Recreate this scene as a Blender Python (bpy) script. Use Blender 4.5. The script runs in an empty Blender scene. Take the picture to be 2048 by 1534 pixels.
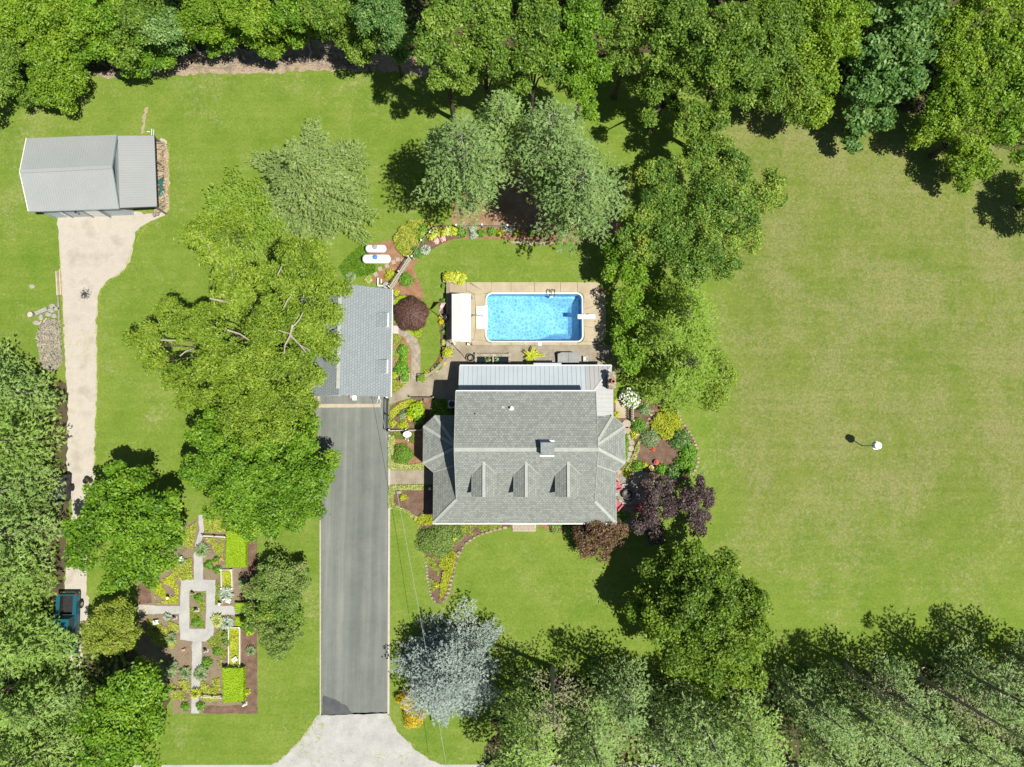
import bpy, bmesh, math, random
import numpy as np
from mathutils import Vector, Matrix
from mathutils.geometry import tessellate_polygon

S = bpy.context.scene
COL = S.collection
PI = math.pi
# ---------------------------------------------------------------- camera, sky, sun, exposure
CAM_H, TILT, FPX = 71.0, math.radians(5.03), 1420.0
cam_d = bpy.data.cameras.new("camera")
cam = bpy.data.objects.new("camera", cam_d)
COL.objects.link(cam)
cam.location = (0, 0, CAM_H)
cam.rotation_euler = (TILT, 0, 0)
cam_d.sensor_width = 36
cam_d.lens = 36 * FPX / 2048
cam_d.clip_end = 2000
S.camera = cam

SUN_EL = math.radians(63)
SUN_V = Vector((0.862 * math.cos(SUN_EL), -0.508 * math.cos(SUN_EL), math.sin(SUN_EL)))
w = bpy.data.worlds.new("World")
S.world = w
w.use_nodes = True
nt = w.node_tree
bg = nt.nodes["Background"]
sky = nt.nodes.new("ShaderNodeTexSky")
sky.sky_type = 'NISHITA'
sky.sun_disc = False
sky.sun_elevation = SUN_EL
sky.sun_rotation = math.atan2(SUN_V.x, SUN_V.y)
sky.air_density = 1.0
sky.dust_density = 0.6
bg.inputs[1].default_value = 0.05
nt.links.new(sky.outputs[0], bg.inputs[0])
sd = bpy.data.lights.new("sun", 'SUN')
sd.energy = 4.8
sd.angle = math.radians(0.5)
sd.color = (1.0, 0.955, 0.87)
sun = bpy.data.objects.new("sun", sd)
COL.objects.link(sun)
sun.rotation_euler = SUN_V.to_track_quat('Z', 'Y').to_euler()
sun.location = (30, -20, 90)
vs = S.view_settings
vs.view_transform = 'Standard'
vs.look = 'None'
vs.exposure = 0.75
vs.gamma = 1
vs.use_curve_mapping = False
S.cycles.max_bounces = 7
S.cycles.transparent_max_bounces = 12

# ---------------------------------------------------------------- measuring: a pixel of the photo to a point at height h
CT, ST = math.cos(TILT), math.sin(TILT)
def P(px, py, h=0.0):
    x, y, z = (px - 1024) / FPX, -(py - 767) / FPX, -1.0
    yy, zz = y * CT - z * ST, y * ST + z * CT
    t = (h - CAM_H) / zz
    return Vector((x * t, yy * t, h))
def gp(pts, h=0.0):
    return [P(a, b, h) for a, b in pts]
def msc(h=0.0):            # metres per photo pixel at height h
    return (CAM_H - h) / FPX

# ---------------------------------------------------------------- objects, tags
ORG = {}
def tag(o, label=None, cat=None, group=None, kind=None):
    if label: o["label"] = label
    if cat: o["category"] = cat
    if group: o["group"] = group
    if kind: o["kind"] = kind
    return o
def link(o, loc, parent=None):
    COL.objects.link(o)
    loc = Vector(loc)
    if parent is not None:
        o.parent = parent
        o.location = loc - ORG[parent.name]
    else:
        o.location = loc
    ORG[o.name] = loc
    return o
def thing(name, label, cat, loc, group=None):
    o = bpy.data.objects.new(name, None)
    o.empty_display_size = 0.3
    link(o, loc)
    return tag(o, label, cat, group)
def obj_from_mesh(name, me, mat, loc, parent=None):
    if mat is not None:
        for m in (mat if isinstance(mat, (list, tuple)) else [mat]):
            me.materials.append(m)
    o = bpy.data.objects.new(name, me)
    return link(o, loc, parent)

class MB:
    def __init__(s):
        s.v, s.f, s.m, s.uv = [], [], [], {}
        s.mi = 0
        s.st = []
    def add(s, vs_, fs_):
        b = len(s.v)
        s.st.append((b, len(s.f)))
        s.v += [tuple(p) for p in vs_]
        s.f += [tuple(i + b for i in f) for f in fs_]
        s.m += [s.mi] * len(fs_)
        return s
    def box(s, c, size, rz=0.0, rot=None):
        R = rot if rot is not None else Matrix.Rotation(rz, 3, 'Z')
        c = Vector(c); hx, hy, hz = size[0] / 2, size[1] / 2, size[2] / 2
        vs_ = [c + R @ Vector((sx * hx, sy * hy, sz * hz)) for sx in (-1, 1) for sy in (-1, 1) for sz in (-1, 1)]
        return s.add(vs_, [(0, 1, 3, 2), (4, 6, 7, 5), (0, 4, 5, 1), (2, 3, 7, 6), (0, 2, 6, 4), (1, 5, 7, 3)])
    def beam(s, p, q, wd, ht, up=Vector((0, 0, 1))):
        p, q = Vector(p), Vector(q)
        d = (q - p)
        if d.length < 1e-6: return s
        x = d.normalized(); y = up.cross(x)
        if y.length < 1e-4: y = Vector((0, 1, 0)).cross(x)
        y.normalize(); z = x.cross(y)
        R = Matrix((x, y, z)).transposed()
        return s.box((p + q) / 2, (d.length, wd, ht), rot=R)
    def tube(s, pts, radii, n=6, caps=True):
        pts = [Vector(p) for p in pts]
        if not isinstance(radii, (list, tuple)): radii = [radii] * len(pts)
        rings = []
        ref = None
        for i, p in enumerate(pts):
            d = (pts[min(i + 1, len(pts) - 1)] - pts[max(i - 1, 0)]).normalized()
            a = (Vector((0, 0, 1)) if abs(d.z) < 0.9 else Vector((1, 0, 0))).cross(d).normalized() if ref is None else (ref - d * ref.dot(d)).normalized()
            ref = a; b = d.cross(a)
            rings.append([p + (a * math.cos(2 * PI * k / n) + b * math.sin(2 * PI * k / n)) * radii[i] for k in range(n)])
        vs_ = [v for r in rings for v in r]
        fs_ = []
        for i in range(len(rings) - 1):
            for k in range(n):
                fs_.append((i * n + k, i * n + (k + 1) % n, (i + 1) * n + (k + 1) % n, (i + 1) * n + k))
        if caps:
            fs_ += [tuple(range(n - 1, -1, -1)), tuple((len(rings) - 1) * n + k for k in range(n))]
        return s.add(vs_, fs_)
    def cyl(s, c, r, z0, z1, n=16, r2=None):
        return s.tube([(c[0], c[1], z0), (c[0], c[1], z1)], [r, r if r2 is None else r2], n)
    def prism(s, poly, z0, z1):
        n = len(poly)
        a = sum(poly[i][0] * poly[(i + 1) % n][1] - poly[(i + 1) % n][0] * poly[i][1] for i in range(n))
        if a < 0: poly = poly[::-1]
        vs_ = [(p[0], p[1], z0) for p in poly] + [(p[0], p[1], z1) for p in poly]
        fs_ = [(i, (i + 1) % n, n + (i + 1) % n, n + i) for i in range(n)]
        for t in tessellate_polygon([[Vector((p[0], p[1], 0)) for p in poly]]):
            t = tuple(t)
            A, B, C = (Vector(poly[t[0]][:2]), Vector(poly[t[1]][:2]), Vector(poly[t[2]][:2]))
            if (B - A).cross(C - A) < 0: t = t[::-1]
            fs_ += [tuple(n + i for i in t), tuple(t[::-1])]
        return s.add(vs_, fs_)
    def lathe(s, prof, c, n=16):
        vs_, fs_ = [], []
        for r, z in prof:
            vs_ += [(c[0] + r * math.cos(2 * PI * k / n), c[1] + r * math.sin(2 * PI * k / n), c[2] + z) for k in range(n)]
        for i in range(len(prof) - 1):
            for k in range(n):
                fs_.append((i * n + k, i * n + (k + 1) % n, (i + 1) * n + (k + 1) % n, (i + 1) * n + k))
        return s.add(vs_, fs_)
    def ell(s, c, r, n=10, m=7):
        prof = [(max(1e-3, math.cos(-PI / 2 + PI * i / m)), math.sin(-PI / 2 + PI * i / m)) for i in range(m + 1)]
        vs_, fs_ = [], []
        for q, z in prof:
            vs_ += [(c[0] + r[0] * q * math.cos(2 * PI * k / n), c[1] + r[1] * q * math.sin(2 * PI * k / n), c[2] + r[2] * z) for k in range(n)]
        for i in range(m):
            for k in range(n):
                fs_.append((i * n + k, i * n + (k + 1) % n, (i + 1) * n + (k + 1) % n, (i + 1) * n + k))
        return s.add(vs_, fs_)
    def build(s, name, mat, parent=None, loc=None, smooth=False):
        if loc is None:
            loc = ORG[parent.name] if parent is not None else Vector((0, 0, 0))
        loc = Vector(loc)
        me = bpy.data.meshes.new(name)
        me.from_pydata([(p[0] - loc.x, p[1] - loc.y, p[2] - loc.z) for p in s.v], [], s.f)
        if smooth:
            me.polygons.foreach_set("use_smooth", [True] * len(s.f))
        o = obj_from_mesh(name, me, mat, loc, parent)
        if isinstance(mat, (list, tuple)):
            me.polygons.foreach_set("material_index", s.m)
        me.update()
        return o
def build_each(mb, name, mat, parent):
    """every piece collected in mb becomes an object of its own"""
    st = mb.st + [(len(mb.v), len(mb.f))]
    for (a, fa), (b, fb) in zip(st, st[1:]):
        q = MB()
        q.add(mb.v[a:b], [tuple(i - a for i in f) for f in mb.f[fa:fb]])
        q.build(name, mat, parent)
def build_thing(mb, name, mat, label, cat, group=None, base=None, smooth=False):
    if base is None:
        xs = [p[0] for p in mb.v]; ys = [p[1] for p in mb.v]
        base = ((min(xs) + max(xs)) / 2, (min(ys) + max(ys)) / 2, min(p[2] for p in mb.v))
    return tag(mb.build(name, mat, loc=base, smooth=smooth), label, cat, group)

# ---------------------------------------------------------------- materials
def new_mat(name):
    m = bpy.data.materials.new(name)
    m.use_nodes = True
    n = m.node_tree
    return m, n, n.nodes["Principled BSDF"]
def node(n, t, **kw):
    x = n.nodes.new(t)
    for k, v in kw.items(): setattr(x, k, v)
    return x
def ramp(n, stops, fac):
    r = node(n, "ShaderNodeValToRGB")
    e = r.color_ramp.elements
    while len(e) < len(stops): e.new(0.5)
    for i, (p, c) in enumerate(stops):
        e[i].position = p; e[i].color = (*c, 1)
    n.links.new(fac, r.inputs[0])
    return r.outputs[0]
def noise(n, vec, scale, detail=4, rough=0.6, dist=0.0):
    x = node(n, "ShaderNodeTexNoise")
    x.inputs["Scale"].default_value = scale
    x.inputs["Detail"].default_value = detail
    x.inputs["Roughness"].default_value = rough
    x.inputs["Distortion"].default_value = dist
    n.links.new(vec, x.inputs["Vector"])
    return x.outputs["Fac"]
def mixc(n, fac, a, b, mode='MIX'):
    x = node(n, "ShaderNodeMix", data_type='RGBA', blend_type=mode)
    for s_, v in ((x.inputs[0], fac), (x.inputs[6], a), (x.inputs[7], b)):
        if hasattr(v, "is_output"): n.links.new(v, s_)
        elif isinstance(v, (int, float)): s_.default_value = v
        else: s_.default_value = (*v, 1)
    return x.outputs[2]
def math_(n, op, a, b=0.0, c=None, clamp=False):
    x = node(n, "ShaderNodeMath", operation=op, use_clamp=clamp)
    for i, v in enumerate((a, b) if c is None else (a, b, c)):
        if hasattr(v, "is_output"): n.links.new(v, x.inputs[i])
        else: x.inputs[i].default_value = v
    return x.outputs[0]
def bump(n, bs, h, strength=0.4, dist=0.02):
    b = node(n, "ShaderNodeBump")
    b.inputs["Strength"].default_value = strength
    b.inputs["Distance"].default_value = dist
    n.links.new(h, b.inputs["Height"])
    n.links.new(b.outputs[0], bs.inputs["Normal"])
def objco(n):
    return node(n, "ShaderNodeTexCoord").outputs["Object"]
KB = 0.635      # base colours below were read at picture brightness; this brings them to real albedo
def kb(c, f=None):
    f = KB if f is None else f
    return tuple(x * f for x in c)
def mk(name, c1, c2, scale=3.0, rough=0.85, fine=40.0, fine_amt=0.35, bmp=0.3, c3=None, bdist=0.02, detail=5, spec=0.3, metal=0.0, kf=None):
    """noise-mixed colour with fine grain and relief"""
    m, n, b = new_mat(name)
    co = objco(n)
    f = noise(n, co, scale, detail)
    kf_ = kf if kf is not None else KB
    c1, c2, c3 = kb(c1, kf_), kb(c2, kf_), (None if c3 is None else kb(c3, kf_))
    stops = [(0.35, c1), (0.65, c2)] if c3 is None else [(0.3, c1), (0.5, c2), (0.7, c3)]
    col = ramp(n, stops, f)
    g = noise(n, co, fine, 3, 0.7)
    gr = ramp(n, [(0.3, (1 - fine_amt,) * 3), (0.7, (1 + fine_amt * 0.6,) * 3)], g)
    n.links.new(mixc(n, 1.0, col, gr, 'MULTIPLY'), b.inputs["Base Color"])
    b.inputs["Roughness"].default_value = rough
    b.inputs["Specular IOR Level"].default_value = spec
    b.inputs["Metallic"].default_value = metal
    if bmp: bump(n, b, g, bmp, bdist)
    return m
def plain(name, c, rough=0.5, spec=0.5, metal=0.0):
    return mk(name, tuple(x * 0.94 for x in c), tuple(min(1, x * 1.05) for x in c), 2.0, rough, 25, 0.06, 0.0, spec=spec, metal=metal, kf=.88 if min(c) > .6 else .70)

def leaf_mat(name, cols, transl=0.32, rough=0.5, spec=0.35):
    m, n, b = new_mat(name)
    at = node(n, "ShaderNodeAttribute", attribute_name="tint")
    k = len(cols)
    col = ramp(n, [(0.08 + 0.84 * i / (k - 1), c) for i, c in enumerate(cols)], at.outputs["Fac"])
    n.links.new(col, b.inputs["Base Color"])
    b.inputs["Roughness"].default_value = rough
    b.inputs["Specular IOR Level"].default_value = spec
    t = node(n, "ShaderNodeBsdfTranslucent")
    hs = mixc(n, 0.5, col, (0.42, 0.5, 0.03), 'MIX') if cols[1][1] > cols[1][0] * 1.2 and cols[1][2] < cols[1][1] * 0.4 else col
    n.links.new(hs, t.inputs[0])
    mx = node(n, "ShaderNodeMixShader")
    mx.inputs[0].default_value = transl
    n.links.new(b.outputs[0], mx.inputs[1]); n.links.new(t.outputs[0], mx.inputs[2])
    n.links.new(mx.outputs[0], n.nodes["Material Output"].inputs[0])
    return m

L_OAK = leaf_mat("leaf_oak", [(0.0514, 0.1049, 0.0135), (0.1029, 0.1993, 0.0204), (0.1748, 0.2832, 0.0316), (0.2467, 0.3357, 0.0566)])
L_BRIGHT = leaf_mat("leaf_bright", [(0.073, 0.1461, 0.0104), (0.1357, 0.2557, 0.0146), (0.2087, 0.3341, 0.0209), (0.2818, 0.3758, 0.0418)])
L_MAPLE = leaf_mat("leaf_maple", [(0.0572, 0.1326, 0.0093), (0.1081, 0.2364, 0.0128), (0.178, 0.3228, 0.0186), (0.2543, 0.3805, 0.0348)])
L_ROUND = leaf_mat("leaf_round_maple", [(.055, .105, .010), (.10, .185, .016), (.155, .26, .022), (.22, .31, .03)])
L_DEEP = leaf_mat("leaf_deep", [(0.0414, 0.1104, 0.0248), (0.0828, 0.1932, 0.0414), (0.1518, 0.276, 0.069), (0.2484, 0.3726, 0.1104)])
L_BIRCH = leaf_mat("leaf_birch", [(0.0865, 0.1478, 0.0147), (0.1635, 0.2639, 0.0191), (0.2308, 0.3379, 0.0275), (0.3172, 0.4012, 0.0528)])
L_MAG = leaf_mat("leaf_glossy", [(0.0493, 0.114, 0.0161), (0.1057, 0.2079, 0.0268), (0.1831, 0.2952, 0.0429), (0.3663, 0.4025, 0.0537)], 0.28, 0.5, 0.3)
L_OLIVE = leaf_mat("leaf_olive", [(0.1176, 0.168, 0.0224), (0.2117, 0.28, 0.0308), (0.294, 0.364, 0.042), (0.2822, 0.266, 0.07)])
L_DARKSH = leaf_mat("leaf_dark_shrub", [(0.0847, 0.1398, 0.0349), (0.1525, 0.2446, 0.0437), (0.2203, 0.332, 0.0699), (0.2881, 0.297, 0.1223)])
L_PLUM = leaf_mat("leaf_plum", [(0.039, 0.0234, 0.0234), (0.0741, 0.0468, 0.0484), (0.1131, 0.078, 0.078), (0.0936, 0.1092, 0.039)], 0.15)
L_BROWN = leaf_mat("leaf_brown", [(.07, .035, .02), (.12, .066, .038), (.17, .105, .05), (.18, .17, .05)], 0.15)
L_RED = leaf_mat("leaf_red_dome", [(.05, .022, .018), (.085, .040, .032), (.12, .06, .045), (.15, .085, .06)], 0.12)
L_PINE = leaf_mat("needle_pine", [(0.1115, 0.1859, 0.0423), (0.1802, 0.2836, 0.072), (0.2487, 0.3717, 0.1016), (0.3088, 0.4304, 0.1439)], 0.35)
L_PINE_Y = leaf_mat("needle_pine_yellow", [(0.1292, 0.2051, 0.0353), (0.2019, 0.3223, 0.0587), (0.2666, 0.4102, 0.088), (0.3231, 0.4591, 0.1291)], 0.38)
L_PINE_B = leaf_mat("needle_pine_blue", [(0.0898, 0.1546, 0.0423), (0.1468, 0.2405, 0.0696), (0.204, 0.3092, 0.0937), (0.2692, 0.3693, 0.1209)], 0.32)
L_LARCH = leaf_mat("needle_larch", [(0.1033, 0.1816, 0.0149), (0.1722, 0.289, 0.0231), (0.2342, 0.3633, 0.0372), (0.2893, 0.4128, 0.0578)], 0.4)
L_SPRUCE = leaf_mat("needle_spruce", [(0.1146, 0.1764, 0.0465), (0.1852, 0.2692, 0.0696), (0.2469, 0.3434, 0.1021), (0.3086, 0.3992, 0.1393)], 0.3)
L_CEDAR = leaf_mat("needle_cedar", [(0.1117, 0.1584, 0.1368), (0.1886, 0.2448, 0.2124), (0.2654, 0.324, 0.2808), (0.3352, 0.3888, 0.3384)], 0.15)
L_DRYPINE = leaf_mat("needle_dry", [(.13, .13, .06), (.20, .20, .09), (.26, .27, .12), (.30, .25, .14)], 0.2)
L_HEDGE = leaf_mat("leaf_hedge", [(.22, .36, .006), (.30, .46, .008), (.36, .53, .012), (.42, .56, .03)], 0.35)
L_BOX = leaf_mat("leaf_boxwood", [(0.06, 0.144, 0.0096), (0.102, 0.24, 0.0144), (0.144, 0.324, 0.0192), (0.204, 0.384, 0.036)], 0.25)
L_LIME = leaf_mat("leaf_lime", [(0.231, 0.2835, 0.0126), (0.3465, 0.4095, 0.0189), (0.4515, 0.4935, 0.0294), (0.525, 0.525, 0.0735)], 0.3)
L_GOLD = leaf_mat("leaf_gold", [(.33, .24, .008), (.48, .36, .012), (.60, .44, .02), (.62, .48, .06)], 0.25)
L_VARIEG = leaf_mat("leaf_variegated", [(.22, .30, .05), (.35, .42, .08), (.48, .52, .18), (.58, .58, .32)], 0.25)
L_GREY = leaf_mat("leaf_greygreen", [(.08, .14, .05), (.15, .23, .085), (.23, .31, .13), (.36, .42, .24)], 0.2)
L_SILVER = leaf_mat("leaf_silver", [(.16, .23, .15), (.27, .35, .24), (.40, .47, .36), (.55, .59, .48)], 0.2)
L_GRASSY = leaf_mat("leaf_meadow", [(0.169, 0.221, 0.026), (0.286, 0.351, 0.039), (0.416, 0.468, 0.0585), (0.442, 0.364, 0.13)], 0.3)
L_GRASS = leaf_mat("leaf_long_grass", [(.06, .15, .008), (.10, .22, .010), (.14, .28, .014), (.19, .32, .03)], 0.3)
L_WHITE = leaf_mat("petal_white", [(.55, .58, .45), (.70, .72, .60), (.80, .80, .72), (.85, .85, .80)], 0.2)
L_PINK = leaf_mat("petal_pink", [(.60, .30, .28), (.70, .42, .36), (.74, .5, .45), (.76, .6, .55)], 0.2)
L_REDF = leaf_mat("petal_red", [(.40, .03, .03), (.52, .05, .04), (.6, .08, .06), (.62, .16, .1)], 0.2)
M_HCORE = mk("hedge_core", (.20, .36, .01), (.30, .48, .015), 6, .9, 20, .3)
BARK = mk("bark", (.09, .065, .045), (.16, .125, .095), 4, .9, 30, .4, .5)
BARK_PALE = mk("bark_pale", (.42, .36, .29), (.55, .49, .41), 4, .8, 20, .3, .3)
BARK_PINE = mk("bark_pine", (.20, .17, .14), (.33, .29, .24), 4, .9, 25, .35, .4)

# ---------------------------------------------------------------- foliage
def norm(a):
    return a / np.maximum(np.linalg.norm(a, axis=1, keepdims=True), 1e-9)
def leaf_mesh(name, C, N, U, L, W, tint):
    """C centres, N normals, U long axes, L/W half sizes, one diamond face per leaf"""
    k = len(C)
    N = norm(N)
    U = U - N * np.sum(U * N, axis=1, keepdims=True)
    U = norm(U)
    V = np.cross(N, U)
    L = np.broadcast_to(np.asarray(L, float), (k,))[:, None]
    W = np.broadcast_to(np.asarray(W, float), (k,))[:, None]
    vv = np.stack([C - U * L, C + V * W - U * L * .12, C + U * L, C - V * W - U * L * .12], axis=1).reshape(-1, 3)
    me = bpy.data.meshes.new(name)
    me.vertices.add(4 * k); me.loops.add(4 * k); me.polygons.add(k)
    me.vertices.foreach_set("co", vv.astype(np.float32).ravel())
    me.loops.foreach_set("vertex_index", np.arange(4 * k, dtype=np.int32))
    me.polygons.foreach_set("loop_start", np.arange(0, 4 * k, 4, dtype=np.int32))
    a = me.attributes.new("tint", 'FLOAT', 'POINT')
    a.data.foreach_set("value", np.repeat(np.clip(tint, 0, 1), 4).astype(np.float32))
    me.update(calc_edges=True)
    return me
class Leaves:
    def __init__(s): s.p = []
    def add(s, C, N, U, L, W, t):
        k = len(C)
        s.p.append((C, N, U, np.broadcast_to(np.asarray(L, float), (k,)), np.broadcast_to(np.asarray(W, float), (k,)), t))
        return s
    def count(s): return sum(len(q[0]) for q in s.p)
    def mesh(s, name, loc):
        C, N, U, L, W, t = [np.concatenate([q[i] for q in s.p]) for i in range(6)]
        return leaf_mesh(name, C - np.array(loc)[None, :], N, U, L, W, t)
    def build(s, name, mat, loc, parent=None):
        return obj_from_mesh(name, s.mesh(name, loc), mat, loc, parent)
NLEAF = [0]
def blob(lv, rng, c, r, leaf=(.14, .075), dens=85, lr=None, flat=.8, low=-.25, irr=.18, droop=0.0, tint0=None, upb=.42):
    """one mass of a crown: leafy twigs bunched into small lobes over its upper shell"""
    c = np.array(c, float)
    lr = lr or min(0.78, 0.42 * r + .08)
    n = max(5, int(2.3 * (r / lr) ** 2))
    d = norm(rng.normal(size=(n * 3, 3)))
    d = d[d[:, 2] > low][:n]
    ph = rng.uniform(0, 6.3, 3)
    az = np.arctan2(d[:, 1], d[:, 0])
    rad = (r - lr * .55) * (1 + irr * (.5 * np.sin(2 * az + ph[0]) + .4 * np.sin(3 * az + ph[1]) + .5 * np.sin(5 * az + ph[2])))
    rad *= rng.uniform(.45, 1.06, len(d))
    cc = c + d * rad[:, None] * np.array([1, 1, flat])
    bt = rng.uniform(.35, .6) if tint0 is None else tint0
    m = int(dens * .24 * 2 * PI * r * r)     # twigs between the lobes
    e = norm(rng.normal(size=(m, 3)) + np.array([0, 0, .5]))
    az2 = np.arctan2(e[:, 1], e[:, 0])
    q = (r - lr * .3) * rng.uniform(.5, .88, m) * (1 + irr * (.5 * np.sin(2 * az2 + ph[0]) + .4 * np.sin(3 * az2 + ph[1]) + .5 * np.sin(5 * az2 + ph[2])))
    lv.add(c + e * q[:, None] * np.array([1, 1, flat]), e * .3 + np.array([0, 0, upb]) + rng.normal(size=(m, 3)) * .6, rng.normal(size=(m, 3)) + e * .5, leaf[0] * rng.uniform(.7, 1.3, m), leaf[1] * rng.uniform(.7, 1.3, m), bt + rng.normal(size=m) * .2)
    for i in range(len(cc)):
        q = lr * rng.uniform(.6, 1.25)
        m = int(dens * PI * q * q * 1.12)
        e = norm(norm(rng.normal(size=(m, 3))) + d[i] * .45 + np.array([0, 0, .45]))
        rr = q * rng.uniform(.5, 1.06, m)
        out = rng.random(m) < .09
        rr[out] *= rng.uniform(1.1, 1.5, out.sum())
        C = cc[i] + e * rr[:, None] * np.array([1, 1, .8])
        N = e * .45 + np.array([0, 0, upb]) + rng.normal(size=(m, 3)) * .58
        U = rng.normal(size=(m, 3)) + e * .5 + np.array([0, 0, -droop])
        s_ = rng.uniform(.7, 1.3, m)
        t = bt + rng.normal() * .10 + rng.normal(size=m) * .17
        lv.add(C, N, U, leaf[0] * s_, leaf[1] * s_, t)
def conifer(lv, wood, rng, base, H, R, leanv=(0, 0), z0=.12, nw=13, nb=8, droop=.25, rise=.25, twig=.4, step=.34,
            needle=(.17, .035), k=5, top=.12, gap=0.0, spread=.6, inner=.2, prof=1.0, flat=0.0):
    base = np.array(base, float)
    T, D, tt = [], [], []
    for w_ in range(nw):
        f = w_ / (nw - 1)
        z = H * (z0 + (1 - z0) * f)
        rr = R * (top + (1 - top) * (1 - f) ** prof)
        nbb = max(4, int(nb * (1 - .4 * f)))
        for b_ in range(nbb):
            if rng.random() < gap: continue
            az = 2 * PI * (b_ + rng.uniform(-.3, .3)) / nbb + w_ * 1.9
            ln = rr * rng.uniform(.58, 1.18)
            dr = np.array([math.cos(az), math.sin(az), 0.0])
            sd_ = np.array([-math.sin(az), math.cos(az), 0.0])
            ri, do = rise * rng.uniform(.5, 1.4), droop * rng.uniform(.6, 1.4)
            o = base + np.array([leanv[0] * z / H, leanv[1] * z / H, z + rng.uniform(-.3, .3)])
            Q = lambda t: o + dr * ln * t + np.array([0, 0, ln * (ri * t - do * t * t)])
            if wood is not None and ln > .8:
                wood.tube([Q(0), Q(.45), Q(.92)], [.02 + .012 * ln, .014 + .007 * ln, .008], 3, caps=False)
            bt = rng.uniform(.3, .62)
            nseg = max(2, int(ln * (1 - inner) / step))
            for j in range(nseg + 1):
                t = inner + (1 - inner) * j / nseg
                p = Q(t)
                T.append(p); D.append(dr * .9 + np.array([0, 0, ri - 2 * do * t])); tt.append(bt)
                tl = twig * ln * (1 - .75 * t) + .12
                for sg in (-1, 1):
                    td = dr * .75 + sd_ * sg * rng.uniform(.6, 1.0) + np.array([0, 0, ri * .4 - do * t * 1.2])
                    td = td / np.linalg.norm(td)
                    ns = max(1, int(tl / step))
                    for u in range(1, ns + 1):
                        T.append(p + td * tl * u / ns * rng.uniform(.85, 1.1) + rng.normal(size=3) * .05)
                        D.append(td); tt.append(bt + .06)
    T, D, tt = np.array(T), norm(np.array(D)), np.array(tt)
    M = len(T)
    T = np.repeat(T, k, 0); D = np.repeat(D, k, 0); tt = np.repeat(tt, k)
    A = norm(D + rng.normal(size=T.shape) * spread)
    if flat: A = norm(A * np.array([1, 1, 1 - flat]))
    s_ = rng.uniform(.7, 1.3, len(T))
    C = T + A * (needle[0] * s_)[:, None]
    Nn = np.array([0, 0, 1.0]) + np.repeat(rng.normal(size=(M, 3)), k, 0) * .22 + rng.normal(size=T.shape) * .2
    lv.add(C, Nn, A, needle[0] * s_, needle[1] * s_, tt + rng.normal(size=len(T)) * .09)
def limbs(wood, rng, base, h, targets, r0=.22):
    b = Vector(base)
    n = len(targets)
    cen = sum((Vector(t) for t in targets), Vector()) / n
    fork = b + Vector(((cen.x - b.x) * .25, (cen.y - b.y) * .25, h * .38))
    wood.tube([b - Vector((0, 0, .1)), b + Vector((0, 0, .25)), b.lerp(fork, .5) + Vector((rng.uniform(-.1, .1), rng.uniform(-.1, .1), 0)), fork], [r0 * 1.5, r0 * 1.1, r0 * .9, r0 * .75], 8)
    for t in targets:
        t = Vector(t)
        m1 = fork.lerp(t, .45) + Vector((rng.uniform(-.3, .3), rng.uniform(-.3, .3), .3))
        wood.tube([fork - Vector((0, 0, .2)), m1, t], [r0 * .55, r0 * .32, .03], 5)
        for q in range(2):
            e = t + Vector((rng.uniform(-1, 1), rng.uniform(-1, 1), rng.uniform(-.2, .7))) * .9
            wood.tube([m1.lerp(t, .4 + .3 * q), e], [r0 * .2, .012], 4, caps=False)
SEED = [11]
def seed():
    SEED[0] += 1
    return np.random.default_rng(SEED[0])
def blob_tree(name, label, blobs, mat, cat="tree", group=None, base=None, leaf=(.14, .075), dens=85, bark=None, r0=.2, extra=None, **kw):
    """blobs: (px, py, radius px, height) masses of the crown measured in the photo"""
    rng = seed()
    cs = []
    for a, b, r, h in blobs:
        cs.append((P(a, b, h), r * msc(h)))
    if base is None:
        base = sum((c for c, _ in cs), Vector()) / len(cs)
    else:
        base = P(*base)
    base = Vector((base[0], base[1], 0))
    root = thing(name, label, cat, base, group)
    lv = Leaves(); wood = MB()
    for c, r in cs:
        blob(lv, rng, c, r, leaf, dens, **kw)
    hm = max(b[3] for b in blobs)
    limbs(wood, rng, base, hm, [tuple(c) for c, _ in cs], r0)
    wood.build("trunk", bark or BARK, root)
    if extra:
        ew = MB(); extra(ew, rng); build_each(ew, "bare_limb", BARK_PALE, root)
    lv.build("crown", mat, base, root)
    NLEAF[0] += lv.count()
    return root
def conifer_tree(name, label, base, H, Rpx, mat, cat="tree", group=None, bark=None, lean=(0, 0), **kw):
    rng = seed()
    b = P(*base)
    root = thing(name, label, cat, b, group)
    lv = Leaves(); wood = MB()
    wood.tube([b + Vector((lean[0] * t, lean[1] * t, H * t - (.1 if t == 0 else 0))) for t in (0, .3, .6, .85, .99)], [.05 + .018 * H, .04 + .013 * H, .03 + .008 * H, .06, .02], 7)
    conifer(lv, wood, rng, b, H, Rpx * msc(), lean, **kw)
    wood.build("trunk", bark or BARK_PINE, root)
    lv.build("crown", mat, b, root)
    NLEAF[0] += lv.count()
    return root
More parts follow.
